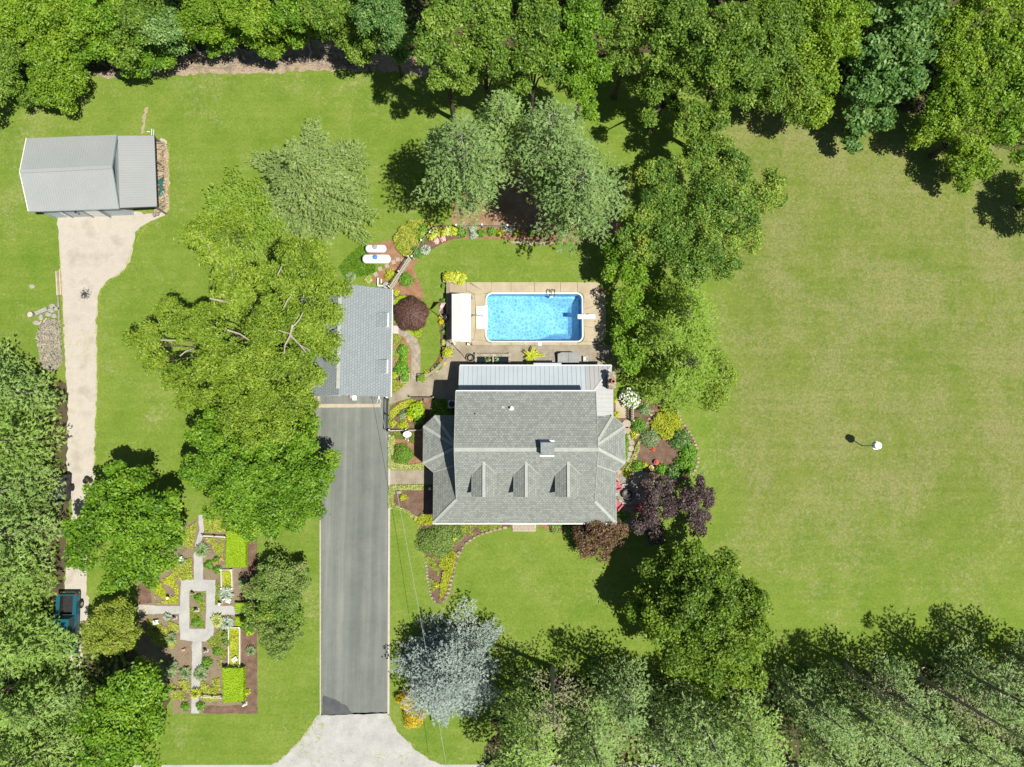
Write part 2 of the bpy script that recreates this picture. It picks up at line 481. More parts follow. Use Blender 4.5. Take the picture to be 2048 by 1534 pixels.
def bush(name, label, px, py, r, h, mat, cat="shrub", group=None, leaf=(.085, .05), dens=170, flower=None, nfl=0, sq=(1, 1), lr=None):
    """rounded shrub: a leafy dome standing on the ground"""
    rng = seed()
    b = P(px, py, h * .5); b.z = 0
    R = r * msc(h)
    lv = Leaves()
    n = max(5, int(9 * R / .5))
    area = 2 * PI * R * max(R, h) * .8
    m = int(dens * area) + 30
    e = norm(rng.normal(size=(m, 3)) + np.array([0, 0, .5])); e[:, 2] = np.abs(e[:, 2])
    az = np.arctan2(e[:, 1], e[:, 0])
    ph = rng.uniform(0, 6.3, 3)
    q = 1 + .10 * np.sin(3 * az + ph[0]) + .08 * np.sin(5 * az + ph[1]) + .07 * np.sin(7 * e[:, 2] * 2 + 4 * az + ph[2])
    q *= rng.uniform(.72, 1.05, m)
    C = e * q[:, None] * np.array([R * sq[0], R * sq[1], h]) + np.array([b.x, b.y, .02])
    N = e * .6 + np.array([0, 0, .5]) + rng.normal(size=(m, 3)) * .4
    t = .45 + .12 * np.sin(4 * az + ph[1]) + rng.normal(size=m) * .17
    s_ = rng.uniform(.7, 1.3, m)
    lv.add(C, N, rng.normal(size=(m, 3)) + e, leaf[0] * s_, leaf[1] * s_, t)
    NLEAF[0] += m
    if nfl:
        root = thing(name, label, cat, b, group)
        lv.build("foliage", mat, b, root)
        fl = Leaves()
        e = norm(rng.normal(size=(nfl, 3)) + np.array([0, 0, .7])); e[:, 2] = np.abs(e[:, 2])
        c0 = e * np.array([R * sq[0], R * sq[1], h]) * 1.04 + np.array([b.x, b.y, .02])
        for _ in range(7):
            fl.add(c0 + rng.normal(size=(nfl, 3)) * .045, np.array([0, 0, 1]) + rng.normal(size=(nfl, 3)) * .6, rng.normal(size=(nfl, 3)), .075, .06, .5 + rng.normal(size=nfl) * .2)
        fl.build("blossom", flower, b, root)
        return root
    return tag(lv.build(name, mat, b), label, cat, group)
def blades(name, label, px, py, r, h, mat, cat="plant", group=None, n=None, width=.028, sq=(1, 1), upright=.7, seg=2):
    """clump of strap leaves arching out from the ground"""
    rng = seed()
    b = P(px, py, 0)
    R = r * msc()
    n = n or int(160 * R * R * PI) + 50
    a = rng.uniform(0, 2 * PI, n)
    rad = np.sqrt(rng.random(n)) * R * .62
    o = np.stack([np.cos(a) * rad * sq[0], np.sin(a) * rad * sq[1], np.zeros(n)], 1) + np.array(b)
    az = a + rng.normal(size=n) * .8
    d = np.stack([np.cos(az), np.sin(az), np.zeros(n)], 1)
    lv = Leaves()
    ln = R * .55 * rng.uniform(.6, 1.2, n)
    hh = h * rng.uniform(.6, 1.15, n)
    p0 = o; up = np.array([0, 0, 1.0])
    p1 = o + d * (ln * .4)[:, None] + up * (hh * .85)[:, None]
    p2 = o + d * ln[:, None] * 1.2 + up * (hh * .8)[:, None]
    t = .5 + rng.normal(size=n) * .2
    for u, v_ in ((p0, p1), (p1, p2)):
        A = v_ - u
        lv.add((u + v_) / 2, np.cross(np.cross(A, up), A) + rng.normal(size=A.shape) * .12 * np.linalg.norm(A, axis=1, keepdims=True) ** 2, A, np.linalg.norm(A, axis=1) * .56, width, t)
    NLEAF[0] += 2 * n
    return tag(lv.build(name, mat, b), label, cat, group)
def hosta(name, label, px, py, r, h, mat, cat="plant", group=None, n=38, leaf=(.16, .095)):
    rng = seed()
    b = P(px, py, 0); R = r * msc()
    a = rng.uniform(0, 2 * PI, n); q = np.sqrt(rng.random(n)) * R
    d = np.stack([np.cos(a), np.sin(a), np.zeros(n)], 1)
    C = np.array(b) + d * q[:, None] + np.array([0, 0, 1]) * (h * (1 - .5 * (q / R) ** 2) * rng.uniform(.8, 1.1, n))[:, None]
    lv = Leaves().add(C, np.array([0, 0, 1]) + d * .35 + rng.normal(size=(n, 3)) * .22, d + rng.normal(size=(n, 3)) * .25, leaf[0] * rng.uniform(.7, 1.2, n), leaf[1] * rng.uniform(.8, 1.2, n), .5 + rng.normal(size=n) * .2)
    m = n // 2
    C2 = np.array(b) + d[:m] * (q[:m] * .6)[:, None] + np.array([0, 0, h * .35])
    lv.add(C2, np.array([0, 0, 1]) + d[:m] * .8, d[:m], leaf[0], leaf[1], .3 + rng.normal(size=m) * .2)
    NLEAF[0] += n + m
    return tag(lv.build(name, mat, b), label, cat, group)
def in_poly(pts, poly):
    x, y = pts[:, 0], pts[:, 1]
    ins = np.zeros(len(pts), bool)
    n = len(poly)
    for i in range(n):
        x1, y1 = poly[i][0], poly[i][1]; x2, y2 = poly[(i + 1) % n][0], poly[(i + 1) % n][1]
        c = ((y1 > y) != (y2 > y)) & (x < (x2 - x1) * (y - y1) / ((y2 - y1) or 1e-9) + x1)
        ins ^= c
    return ins
def scatter(rng, poly, n):
    xs = [p[0] for p in poly]; ys = [p[1] for p in poly]
    q = np.stack([rng.uniform(min(xs), max(xs), n * 3), rng.uniform(min(ys), max(ys), n * 3)], 1)
    return q[in_poly(q, poly)][:n]
def area(poly):
    n = len(poly)
    return abs(sum(poly[i][0] * poly[(i + 1) % n][1] - poly[(i + 1) % n][0] * poly[i][1] for i in range(n))) / 2
def cover(name, label, pxpoly, h, mat, dens=120, leaf=(.075, .045), z=.03, upright=.0, patchy=.0, cat="ground cover", tint=.5):
    """low planting that nobody could count"""
    rng = seed()
    poly = gp(pxpoly)
    n = int(dens * area(poly))
    q = scatter(rng, poly, n); n = len(q)
    f = np.sin(q[:, 0] * 1.9 + rng.uniform(0, 6)) * np.sin(q[:, 1] * 2.3 + rng.uniform(0, 6)) + .6 * np.sin(q[:, 0] * 4.1 + q[:, 1] * 3.7 + rng.uniform(0, 6))
    if patchy:
        q = q[f > patchy - .6 + rng.normal(size=n) * .2]; f = f[:0]; n = len(q)
        f = np.sin(q[:, 0] * 3.3) * np.sin(q[:, 1] * 2.7)
    zz = z + h * (.55 + .25 * f) * rng.uniform(.4, 1.2, n)
    C = np.stack([q[:, 0], q[:, 1], zz], 1)
    U = rng.normal(size=(n, 3)); U[:, 2] = np.abs(U[:, 2]) * upright * 2 + U[:, 2] * (1 - upright)
    N = np.array([0, 0, 1]) + rng.normal(size=(n, 3)) * (.45 + upright)
    s_ = rng.uniform(.7, 1.35, n)
    lv = Leaves().add(C, N, U, leaf[0] * s_, leaf[1] * s_, tint + .1 * f + rng.normal(size=n) * .2)
    c = sum(poly, Vector()) / len(poly)
    NLEAF[0] += n
    o = lv.build(name, mat, c)
    return tag(o, label, cat, kind="stuff")
def hedge(name, label, pxpoly, h, mat, cat="hedge", group=None, dens=420, leaf=(.055, .03)):
    """clipped hedge: box with small leaves over top and sides; polygon measured at its top"""
    rng = seed()
    top = gp(pxpoly, h)
    c = sum(top, Vector()) / len(top); b = Vector((c.x, c.y, 0))
    n = int(dens * area(top))
    q = scatter(rng, top, n); n = len(q)
    C = np.stack([q[:, 0], q[:, 1], h + rng.uniform(-.07, .02, n) + .025 * np.sin(q[:, 0] * 5) * np.sin(q[:, 1] * 4)], 1)
    N = np.array([0, 0, 1]) + rng.normal(size=(n, 3)) * .4
    lv = Leaves().add(C, N, rng.normal(size=(n, 3)), leaf[0] * rng.uniform(.7, 1.3, n), leaf[1], .5 + rng.normal(size=n) * .18 + .08 * np.sin(q[:, 0] * 2.1 + q[:, 1] * 1.3))
    m0 = len(top)
    for i in range(m0):
        p, q2 = top[i], top[(i + 1) % m0]
        e = q2 - p; ln = e.length
        nn = Vector((e.y, -e.x, 0)).normalized()
        if nn.dot((p + q2) / 2 - c) < 0: nn = -nn
        k = int(dens * .8 * ln * h)
        u = rng.random(k); zz = rng.uniform(.02, h, k)
        C = np.array(p)[None, :] + np.array(e)[None, :] * u[:, None]
        C[:, 2] = zz
        C += np.array(nn) * (rng.uniform(-.06, .04, k) - .08 * (zz < .3))[:, None]
        lv.add(C, np.array(nn) + rng.normal(size=(k, 3)) * .4, rng.normal(size=(k, 3)), leaf[0] * rng.uniform(.7, 1.3, k), leaf[1], .45 + rng.normal(size=k) * .18)
    root = thing(name, label, cat, b, group)
    lv.build("foliage", mat, b, root)
    mb = MB(); mb.prism([tuple(p.lerp(c, .06)) for p in top], .02, h - .09)
    mb.build("leafy_core", M_HCORE, root)
    NLEAF[0] += lv.count()
    return root

# ---------------------------------------------------------------- ground sheets
def densify(pts, step, jit, rng, closed=True):
    out = []
    n = len(pts)
    for i in range(n if closed else n - 1):
        a, b = pts[i], pts[(i + 1) % n]
        k = max(1, int((b - a).length / step))
        for j in range(k):
            p = a.lerp(b, j / k)
            out.append(Vector((p.x + rng.normal() * jit, p.y + rng.normal() * jit, 0)))
    return out
def smooth_px(pts, it=2):
    for _ in range(it):
        q = []
        n = len(pts)
        for i in range(n):
            a, b = pts[i], pts[(i + 1) % n]
            q += [(a[0] * .75 + b[0] * .25, a[1] * .75 + b[1] * .25), (a[0] * .25 + b[0] * .75, a[1] * .25 + b[1] * .75)]
        pts = q
    return pts
def sheet(name, pxpoly, z, mat, jit=0.0, step=.35, smooth=0, parent=None, kind="structure"):
    rng = seed()
    pts = smooth_px(list(pxpoly), smooth) if smooth else list(pxpoly)
    w_ = [P(a, b) for a, b in pts]
    if jit: w_ = densify(w_, step, jit, rng)
    tris = tessellate_polygon([w_])
    me = bpy.data.meshes.new(name)
    fs_ = []
    for t in tris:
        A, B, C = (w_[i] for i in t)
        fs_.append(tuple(t) if (B - A).cross(C - A).z > 0 else tuple(t[::-1]))
    me.from_pydata([(p.x, p.y, z) for p in w_], [], fs_)
    o = obj_from_mesh(name, me, mat, Vector((0, 0, 0)), parent)
    if kind and parent is None: o["kind"] = kind
    return o
# ================================================================ SETTING: ground
def lawn_material():
    m, n, b = new_mat("lawn")
    co = objco(n)
    big = noise(n, co, .055, 4, .55)
    mid = noise(n, co, .30, 8, .72)
    fine = noise(n, co, 4.2, 6, .8)
    vf = noise(n, co, 22, 2, .7)
    c = ramp(n, [(.32, (.112, .172, .020)), (.5, (.150, .200, .028)), (.68, (.188, .222, .042))], big)
    c = mixc(n, .6, c, ramp(n, [(.34, (.092, .155, .016)), (.5, (.142, .192, .026)), (.66, (.205, .228, .054))], mid))
    # straw-coloured turf: here and there everywhere, most of all over the open field to the east
    sx = node(n, "ShaderNodeSeparateXYZ"); n.links.new(co, sx.inputs[0])
    north = math_(n, 'MULTIPLY', math_(n, 'ADD', sx.outputs[1], 17.0), .07, clamp=True)
    fld = math_(n, 'MULTIPLY', math_(n, 'MULTIPLY', math_(n, 'SUBTRACT', sx.outputs[0], 19.5), .25, clamp=True), north)
    sk = noise(n, co, 2.4, 9, .82, .8)
    pn = noise(n, co, .17, 6, .6, .4)
    amt = math_(n, 'ADD', math_(n, 'MULTIPLY', sk, .72), math_(n, 'ADD', math_(n, 'MULTIPLY', pn, .38), math_(n, 'MULTIPLY', fld, .085)))
    dry = ramp(n, [(.585, (0, 0, 0)), (.70, (1, 1, 1))], amt)
    straw = ramp(n, [(.3, (.25, .20, .105)), (.7, (.40, .335, .20))], fine)
    c = mixc(n, math_(n, 'MULTIPLY', dry, .62), c, straw)
    c = mixc(n, math_(n, 'MULTIPLY', fld, .18), c, (.175, .19, .06))
    # fresh green patches
    gp_ = ramp(n, [(.56, (0, 0, 0)), (.70, (1, 1, 1))], noise(n, co, .16, 9, .72))
    c = mixc(n, math_(n, 'MULTIPLY', gp_, .5), c, (.088, .172, .012))
    for dr in ('X', 'Y'):
        w2 = node(n, "ShaderNodeTexWave", wave_type='BANDS', bands_direction=dr)
        w2.inputs["Scale"].default_value = .17 if dr == "X" else .21; w2.inputs["Distortion"].default_value = 4.0; w2.inputs["Detail"].default_value = 3; w2.inputs["Detail Scale"].default_value = .8
        n.links.new(co, w2.inputs["Vector"])
        c = mixc(n, math_(n, 'MULTIPLY', fld, .05), c, ramp(n, [(.35, (.10, .135, .022)), (.65, (.24, .235, .09))], w2.outputs["Fac"]))
    cl = ramp(n, [(.64, (0, 0, 0)), (.72, (1, 1, 1))], noise(n, co, .75, 9, .8, .5))
    c = mixc(n, math_(n, 'MULTIPLY', cl, .45), c, (.115, .20, .018))
    # faint mowing passes
    wv = node(n, "ShaderNodeTexWave", wave_type='BANDS', bands_direction='Y')
    wv.inputs["Scale"].default_value = .28; wv.inputs["Distortion"].default_value = 2.5; wv.inputs["Detail"].default_value = 2; wv.inputs["Detail Scale"].default_value = .4
    n.links.new(co, wv.inputs["Vector"])
    c = mixc(n, .07, c, ramp(n, [(.3, (.07, .11, .01)), (.7, (.16, .19, .04))], wv.outputs["Fac"]))
    c = mixc(n, 1.0, c, ramp(n, [(.25, (.60, .64, .58)), (.5, (1, 1, 1)), (.75, (1.34, 1.28, 1.3))], fine), 'MULTIPLY')
    c = mixc(n, 1.0, c, ramp(n, [(.25, (.70, .72, .68)), (.75, (1.25, 1.22, 1.22))], vf), 'MULTIPLY')
    c = mixc(n, 1.0, c, mixc(n, fld, (.86, .95, .95), (.78, .83, .78)), "MULTIPLY")
    n.links.new(c, b.inputs["Base Color"])
    b.inputs["Roughness"].default_value = .95
    b.inputs["Specular IOR Level"].default_value = .1
    bump(n, b, vf, .6, .05)
    return m
M_LAWN = lawn_material()
M_SOIL = mk("woodland_soil", (.055, .048, .024), (.12, .095, .05), 1.2, .95, 14, .5, .6, (.10, .11, .035))
M_BANK = mk("bare_bank", (.28, .20, .13), (.50, .39, .28), .9, .95, 9, .5, .7, (.20, .19, .08))
M_NEEDLES = mk("pine_needles", (.30, .175, .10), (.46, .30, .185), .8, .95, 18, .45, .6)
M_MULCH = mk("bark_mulch", (.16, .098, .066), (.27, .17, .118), 1.6, .95, 16, .65, .8)
M_MULCH_R = mk("red_mulch", (.30, .155, .085), (.44, .25, .15), 1.6, .95, 18, .5, .7)
M_SOIL_G = mk("garden_soil", (.20, .145, .10), (.31, .235, .165), 1.1, .95, 14, .5, .7, (.27, .24, .10))
M_GRAVEL = mk("pale_gravel", (.50, .44, .365), (.62, .565, .485), .5, .95, 22, .38, .7, (.56, .50, .42))
M_GRAVEL_G = mk("grey_gravel", (.47, .465, .44), (.58, .575, .54), .8, .95, 24, .38, .7)
M_CONC = mk("pool_concrete", (.48, .395, .265), (.58, .49, .345), .9, .85, 30, .14, .2)
M_CONC_O = mk("weathered_concrete", (.30, .255, .185), (.44, .38, .285), .8, .9, 20, .22, .3)
M_CONC_W = mk("pale_concrete", (.55, .50, .43), (.66, .60, .52), 1.2, .85, 25, .15, .2)
M_WALLST = mk("stone_edging", (.38, .30, .21), (.55, .45, .33), 3.0, .9, 12, .35, .5)
M_ROAD = mk("chip_seal", (.46, .46, .45), (.56, .55, .53), .6, .9, 28, .3, .5)
def asphalt_material():
    m, n, b = new_mat("driveway_asphalt")
    co = objco(n)
    mp = node(n, "ShaderNodeMapping"); mp.inputs["Scale"].default_value = (1.0, .035, 1)
    n.links.new(co, mp.inputs[0])
    f = noise(n, mp.outputs[0], 1.05, 6, .62)
    c = ramp(n, [(.36, (.082, .095, .085)), (.48, (.112, .124, .110)), (.60, (.152, .162, .141)), (.72, (.235, .24, .205))], f)
    c = mixc(n, .40, c, ramp(n, [(.3, (.072, .086, .079)), (.7, (.175, .183, .157))], noise(n, co, .42, 10, .75)))
    sc = ramp(n, [(.66, (0, 0, 0)), (.76, (1, 1, 1))], noise(n, mp.outputs[0], 4.6, 7, .78, .6))
    c = mixc(n, math_(n, 'MULTIPLY', sc, .45), c, (.26, .245, .20))
    g = noise(n, co, 34, 2, .7)
    c = mixc(n, 1.0, c, ramp(n, [(.3, (.80,) * 3), (.7, (1.16,) * 3)], g), 'MULTIPLY')
    n.links.new(c, b.inputs["Base Color"])
    b.inputs["Roughness"].default_value = .85
    bump(n, b, g, .35, .01)
    return m
M_ASPH = asphalt_material()
M_ASPH_D = mk("damp_asphalt", (.075, .085, .088), (.115, .122, .12), 1.2, .8, 30, .15, .3)
M_CRACK = plain("joint_dark", (.10, .085, .06), .95)

# ground sheet with an opening for the pool
POOL = [(974, 588), (1163.5, 588), (1163.5, 682), (974, 682)]
def rrect(x0, y0, x1, y1, r, k=6):
    o = []
    for cx, cy, a0 in ((x1 - r, y1 - r, 0), (x0 + r, y1 - r, 90), (x0 + r, y0 + r, 180), (x1 - r, y0 + r, 270)):
        for i in range(k + 1):
            a = math.radians(a0 + 90 * i / k)
            o.append(Vector((cx + r * math.cos(a), cy + r * math.sin(a), 0)))
    return o
pc = gp(POOL)
PX0, PX1 = pc[0].x, pc[1].x
PY1, PY0 = (pc[0].y + pc[1].y) / 2, (pc[2].y + pc[3].y) / 2
pool_out = rrect(PX0 - .10, PY0 - .10, PX1 + .10, PY1 + .10, .62)
pool_in = rrect(PX0, PY0, PX1, PY1, .52)
def ring_sheet(name, outer, hole, z, mat, parent=None):
    pts = list(outer) + list(hole)
    tris = tessellate_polygon([outer, hole])
    fs_ = []
    for t in tris:
        A, B, C = (pts[i] for i in t)
        fs_.append(tuple(t) if (B - A).cross(C - A).z > 0 else tuple(t[::-1]))
    me = bpy.data.meshes.new(name)
    me.from_pydata([(p.x, p.y, z) for p in pts], [], fs_)
    return obj_from_mesh(name, me, mat, Vector((0, 0, 0)), parent)
G0 = 420
lawn = ring_sheet("lawn", [Vector((-G0, -G0, 0)), Vector((G0, -G0, 0)), Vector((G0, G0, 0)), Vector((-G0, G0, 0))], pool_out[::-1], 0, M_LAWN)
lawn["kind"] = "structure"

sheet("woodland_floor", [(-500, -500), (2600, -500), (2600, 330), (2260, 420), (2080, 330), (1900, 250), (1700, 190), (1560, 190), (1430, 120), (1250, 100), (1180, 150), (1000, 110), (820, 100), (720, 128), (520, 122), (420, 122), (300, 138), (190, 152), (60, 165), (-100, 190), (-500, 240)], .004, M_SOIL, .12, .5)
sheet("bare_bank", [(170, 146), (300, 134), (380, 110), (430, 95), (520, 100), (600, 80), (660, 78), (735, 105), (880, 120), (1000, 130), (1000, 152), (860, 150), (730, 142), (640, 140), (560, 144), (460, 148), (380, 148), (300, 152), (215, 156)], .008, M_BANK, .10, .4)
sheet("pine_needle_bed", [(905, 395), (930, 330), (975, 290), (1040, 290), (1100, 330), (1200, 400), (1250, 450), (1230, 470), (1075, 458), (960, 458), (905, 452)], .004, M_NEEDLES, .12, .4)
sheet("hillside_floor", [(-300, 735), (40, 730), (75, 745), (128, 770), (138, 800), (142, 900), (138, 1000), (130, 1180), (90, 1300), (270, 1290), (340, 1400), (290, 1500), (250, 1526), (-300, 1526)], .004, M_SOIL, .15, .5)
sheet("tree_line_floor", [(985, 1420), (1060, 1365), (1200, 1345), (1330, 1365), (1500, 1375), (1700, 1355), (1900, 1330), (2300, 1310), (2600, 1900), (1000, 1900), (900, 1640), (985, 1500)], .004, M_SOIL, .35, .6, smooth=1)
sheet("country_road", [(-600, 1531), (2600, 1527), (2600, 1640), (-600, 1640)], .008, M_ROAD)
sheet("gravel_apron", [(643, 1426), (777, 1425), (783, 1440), (801, 1468), (830, 1497), (862, 1520), (905, 1540), (905, 1560), (520, 1560), (530, 1540), (562, 1518), (600, 1480), (625, 1445)], .012, M_GRAVEL_G, .06, .35)
sheet("gravel_lane", [(112, 432), (265, 424), (310, 428), (313, 290), (322, 277), (335, 284), (339, 367), (337, 420), (330, 431), (317, 437), (296, 445), (280, 454), (270, 465), (267, 490), (263, 515), (250, 539), (232, 554), (214, 564), (201, 578), (196, 595), (193, 640), (194, 690), (195, 760), (191, 846), (189, 946), (184, 1010), (176, 1100), (172, 1150), (178, 1230), (168, 1300), (150, 1420), (150, 1545), (96, 1545), (100, 1400), (112, 1300), (128, 1180), (142, 1090), (143, 1000), (134, 946), (137, 812), (130, 715), (125, 615), (120, 512), (115, 440)], .008, M_GRAVEL, .07, .35)
drv = sheet("driveway", [(626, 786), (778.5, 786), (778, 1100), (776, 1427), (642, 1431), (641, 1260), (641, 1100), (640, 960), (634, 860)], .012, M_ASPH, .02, .4)
sheet("driveway_patch", [(645, 1391), (668, 1397), (690, 1410), (706, 1428.5), (643.5, 1430)], .016, M_ASPH_D, .03, .3)
# pale edging strips and the threshold band belong to the driveway
mb = MB()
for a, b_ in (((779, 870), (777, 1427)), ((640.6, 1040), (641, 1430))):
    p, q = P(*a), P(*b_)
    wv_ = .2 if a[0] > 700 else .1
    mb.beam((p.x, p.y, .03), (q.x, q.y, .03), wv_, .1)
build_each(mb, "edging_strip", M_CONC_W, drv)
MB().prism(gp([(638, 808), (761, 807.5), (761, 814.5), (638, 815.5)]), 0.0, .03).build("threshold_slab", mk("buff_concrete", (.50, .41, .30), (.60, .50, .38), 2, .9, 25, .2), drv)
# paths and terraces
pav = mk("paver_grey", (.36, .31, .235), (.48, .42, .335), 5, .9, 25, .2, .3)
terrace = sheet("terrace", [(779, 808), (779, 793), (803, 776), (822, 757), (846, 757), (862, 752), (880, 737), (893, 718), (899, 700), (897, 690), (1250, 690), (1250, 745), (920, 745), (915, 800), (862, 797), (838, 796), (812, 797), (790, 805)], .02, M_CONC_O, .015, .5)
rng = seed()
walk = sheet("garden_walk", [(797, 655), (815, 660), (832, 676), (841, 695), (841, 760), (822, 760), (823, 700), (818, 688), (808, 674), (797, 668)], .016, M_CONC_O)
# pavers of the walk: rows with recessed joints
def paver_rows(parent, pxpoly, s, z, mats, rz=0.0, gap=.015, jit=.01, name="paver", aspect=1.0):
    poly = gp(pxpoly)
    c = sum(poly, Vector()) / len(poly)
    R = Matrix.Rotation(rz, 2)
    loc = [R.transposed() @ Vector((p.x - c.x, p.y - c.y)) for p in poly]
    x0, x1 = min(p[0] for p in loc), max(p[0] for p in loc)
    y0, y1 = min(p[1] for p in loc), max(p[1] for p in loc)
    me = None; k = 0; j = 0
    sx_, sy_ = s, s * aspect
    y = y0 + sy_ / 2
    while y < y1:
        x = x0 + sx_ / 2 - (sx_ / 2 if j % 2 else 0)
        while x < x1:
            if in_poly(np.array([[x, y]]), loc)[0]:
                wp = R @ Vector((x, y))
                if me is None:
                    m0 = MB(); m0.box((0, 0, 0), (sx_ - gap, sy_ - gap, .05))
                    o = m0.build(name, mats[0], loc=(0, 0, 0)); me = o.data
                    COL.objects.unlink(o); bpy.data.objects.remove(o)
                o = bpy.data.objects.new(name, me)
                link(o, Vector((c.x + wp[0], c.y + wp[1], z + rng.uniform(-.006, .006))), parent)
                o.rotation_euler = (rng.normal() * .01, rng.normal() * .01, rz + rng.normal() * jit)
                o.material_slots[0].link = 'OBJECT'; o.material_slots[0].material = mats[int(rng.integers(len(mats)))]
                k += 1
            x += sx_
        y += sy_; j += 1
    return k
pavm = [pav, mk("paver_warm", (.40, .33, .245), (.50, .42, .33), 5, .9, 25, .2), mk("paver_dark", (.29, .26, .21), (.39, .35, .285), 5, .9, 25, .2)]
paver_rows(walk, [(824, 690), (840, 690), (840, 758), (824, 758)], .43, .024, pavm)
paver_rows(walk, [(800, 657), (814, 661), (831, 676), (838, 688), (822, 690), (808, 674), (800, 668)], .40, .024, pavm, -.6)
MB().prism(gp([(783, 651), (797.5, 652), (797.5, 668), (783, 667)]), 0, .12).build("door_slab", M_CONC_W, walk)
frontw = sheet("front_walk", [(776, 940), (868, 939), (868, 968), (776, 969)], .016, M_CONC_O, .01, .5)
for i in range(5):
    x0 = 776.5 + i * 18.2
    MB().prism(gp([(x0, 941), (x0 + 17.7, 941), (x0 + 17.7, 967.5), (x0, 967.5)]), 0, .035 + .003 * (i % 2)).build("concrete_slab", M_CONC_O, frontw)
stoop = thing("brick_stoop", "pale brick front step in the middle of the front eave", "step", P(1048, 1055))
MB().prism(gp([(1025, 1043), (1071.5, 1043), (1071.5, 1062.5), (1025, 1062.5)]), 0, .14).build("slab", M_CONC_W, stoop)
bm1 = [mk("brick_pale", (.46, .38, .31), (.56, .48, .40), 6, .9, 25, .2), mk("brick_pink", (.45, .34, .27), (.54, .43, .35), 6, .9, 25, .2)]
paver_rows(stoop, [(1025.5, 1044), (1071, 1044), (1071, 1062), (1025.5, 1062)], .19, .135, bm1, 0, .02, aspect=1.6, name="brick")
fp = sheet("fire_pit_terrace", [(1228, 950), (1262, 940), (1300, 945), (1318, 975), (1316, 1010), (1290, 1045), (1240, 1062), (1228, 1050)], .012, M_CONC_O, .05, .4)
paver_rows(fp, [(1230, 952), (1262, 943), (1298, 948), (1314, 976), (1312, 1010), (1288, 1042), (1240, 1058), (1230, 1046)], .62, .02, pavm, .25, .03, .12)
sd_ = sheet("side_path", [(1228, 796), (1262, 796), (1262, 846), (1256, 875), (1262, 905), (1252, 925), (1240, 945), (1230, 945), (1240, 915), (1249, 895), (1249, 850), (1228, 832)], .012, M_MULCH, .04, .4)
MB().prism(gp([(1231, 802), (1257, 802), (1257, 836), (1236, 836), (1231, 830)]), 0, .05).build("concrete_slab", M_CONC, sd_)
for i, (a, b_, r) in enumerate([(1253, 848, 9), (1254, 861, 8), (1261, 874, 6), (1263, 885, 6), (1262, 897, 6), (1259, 909, 6), (1257, 919, 6), (1238, 944, 5)]):
    mb = MB(); c = P(a, b_)
    k = 9
    mb.prism([(c.x + r * msc() * (1 + .12 * math.sin(i + 3 * j)) * math.cos(2 * PI * j / k), c.y + r * .95 * msc() * math.sin(2 * PI * j / k), 0) for j in range(k)], .0, .06)
    mb.build("stepping_stone", [bm1[0], pavm[1]][i % 2], sd_)

# planting beds
sheet("tank_bed", [(735, 487), (772, 484), (800, 470), (832, 448), (880, 452), (1075, 457), (1232, 470), (1232, 487), (1120, 484), (1000, 479), (930, 477), (895, 483), (866, 496), (846, 512), (832, 524), (826, 538), (838, 560), (846, 580), (845, 606), (815, 596), (790, 600), (785, 560), (745, 568), (742, 556), (764, 540), (786, 524), (770, 512), (736, 530)], .006, M_MULCH_R, .04, .35, smooth=1)
sheet("border_bed", [(848, 512), (870, 494), (900, 478), (935, 476), (935, 452), (860, 450), (830, 455), (812, 480), (826, 505)], .010, M_MULCH, .04, .35, smooth=1)
sheet("garage_bed", [(784, 669), (800, 669), (815, 682), (822, 700), (822, 746), (806, 748), (784, 748)], .006, M_MULCH_R, .02, .4)
sheet("garage_corner_bed", [(784, 748), (812, 748), (818, 762), (800, 778), (784, 790)], .010, M_MULCH, .02, .4)
sheet("maple_bed", [(786, 590), (812, 588), (840, 596), (846, 612), (846, 655), (842, 680), (824, 668), (800, 655), (786, 650)], .010, M_MULCH, .03, .4)
sheet("cottage_bed", [(780, 812), (800, 802), (826, 797), (905, 799), (912, 835), (868, 834), (846, 856), (846, 860), (779, 861)], .006, M_MULCH, .02, .4)
sheet("dish_bed", [(777, 864), (848, 862), (850, 938), (777, 938)], .006, M_MULCH_R, .02, .4)
sheet("lamp_bed", [(777, 970), (866, 970), (870, 1050), (838, 1050), (826, 1036), (812, 1022), (800, 1015), (777, 1014)], .006, M_MULCH, .03, .4)
fb = sheet("front_bed", [(838, 1044), (846, 1085), (853, 1120), (857, 1160), (862, 1195), (870, 1206), (882, 1208), (895, 1195), (904, 1165), (911, 1130), (917, 1110), (932, 1087), (955, 1069), (985, 1060), (1020, 1055), (1020, 1040), (870, 1040)], .006, M_MULCH, .03, .4)
sheet("entry_bed", [(1072, 1042), (1120, 1042), (1240, 1042), (1240, 1060), (1150, 1070), (1110, 1062), (1085, 1056)], .006, M_MULCH_R, .03, .4)
sheet("deck_bed", [(877, 598), (896, 598), (896, 702), (884, 704), (880, 690), (879, 640)], .006, M_MULCH, .02, .4)
sheet("curved_bed", [(896, 690), (890, 712), (878, 732), (860, 748), (846, 754), (842, 748), (858, 738), (872, 722), (881, 704), (884, 690)], .008, M_MULCH, .02, .4)
sheet("east_garden_bed", [(1262, 800), (1300, 798), (1340, 805), (1358, 822), (1364, 846), (1382, 866), (1395, 895), (1398, 920), (1392, 940), (1370, 965), (1330, 975), (1290, 950), (1262, 948), (1250, 935), (1266, 900), (1268, 860)], .006, M_MULCH, .04, .4, smooth=1)
gb = sheet("formal_garden_soil", [(276, 1118), (300, 1060), (360, 1055), (395, 1036), (406, 1036), (420, 1062), (514, 1058), (515, 1427), (345, 1427), (345, 1395), (276, 1395)], .006, M_SOIL_G, .03, .4)
sheet("formal_garden_mulch", [(492, 1062), (514, 1062), (515, 1427), (405, 1427), (405, 1410), (436, 1412), (492, 1408), (488, 1330), (482, 1328), (482, 1140)], .010, M_MULCH, .03, .4)
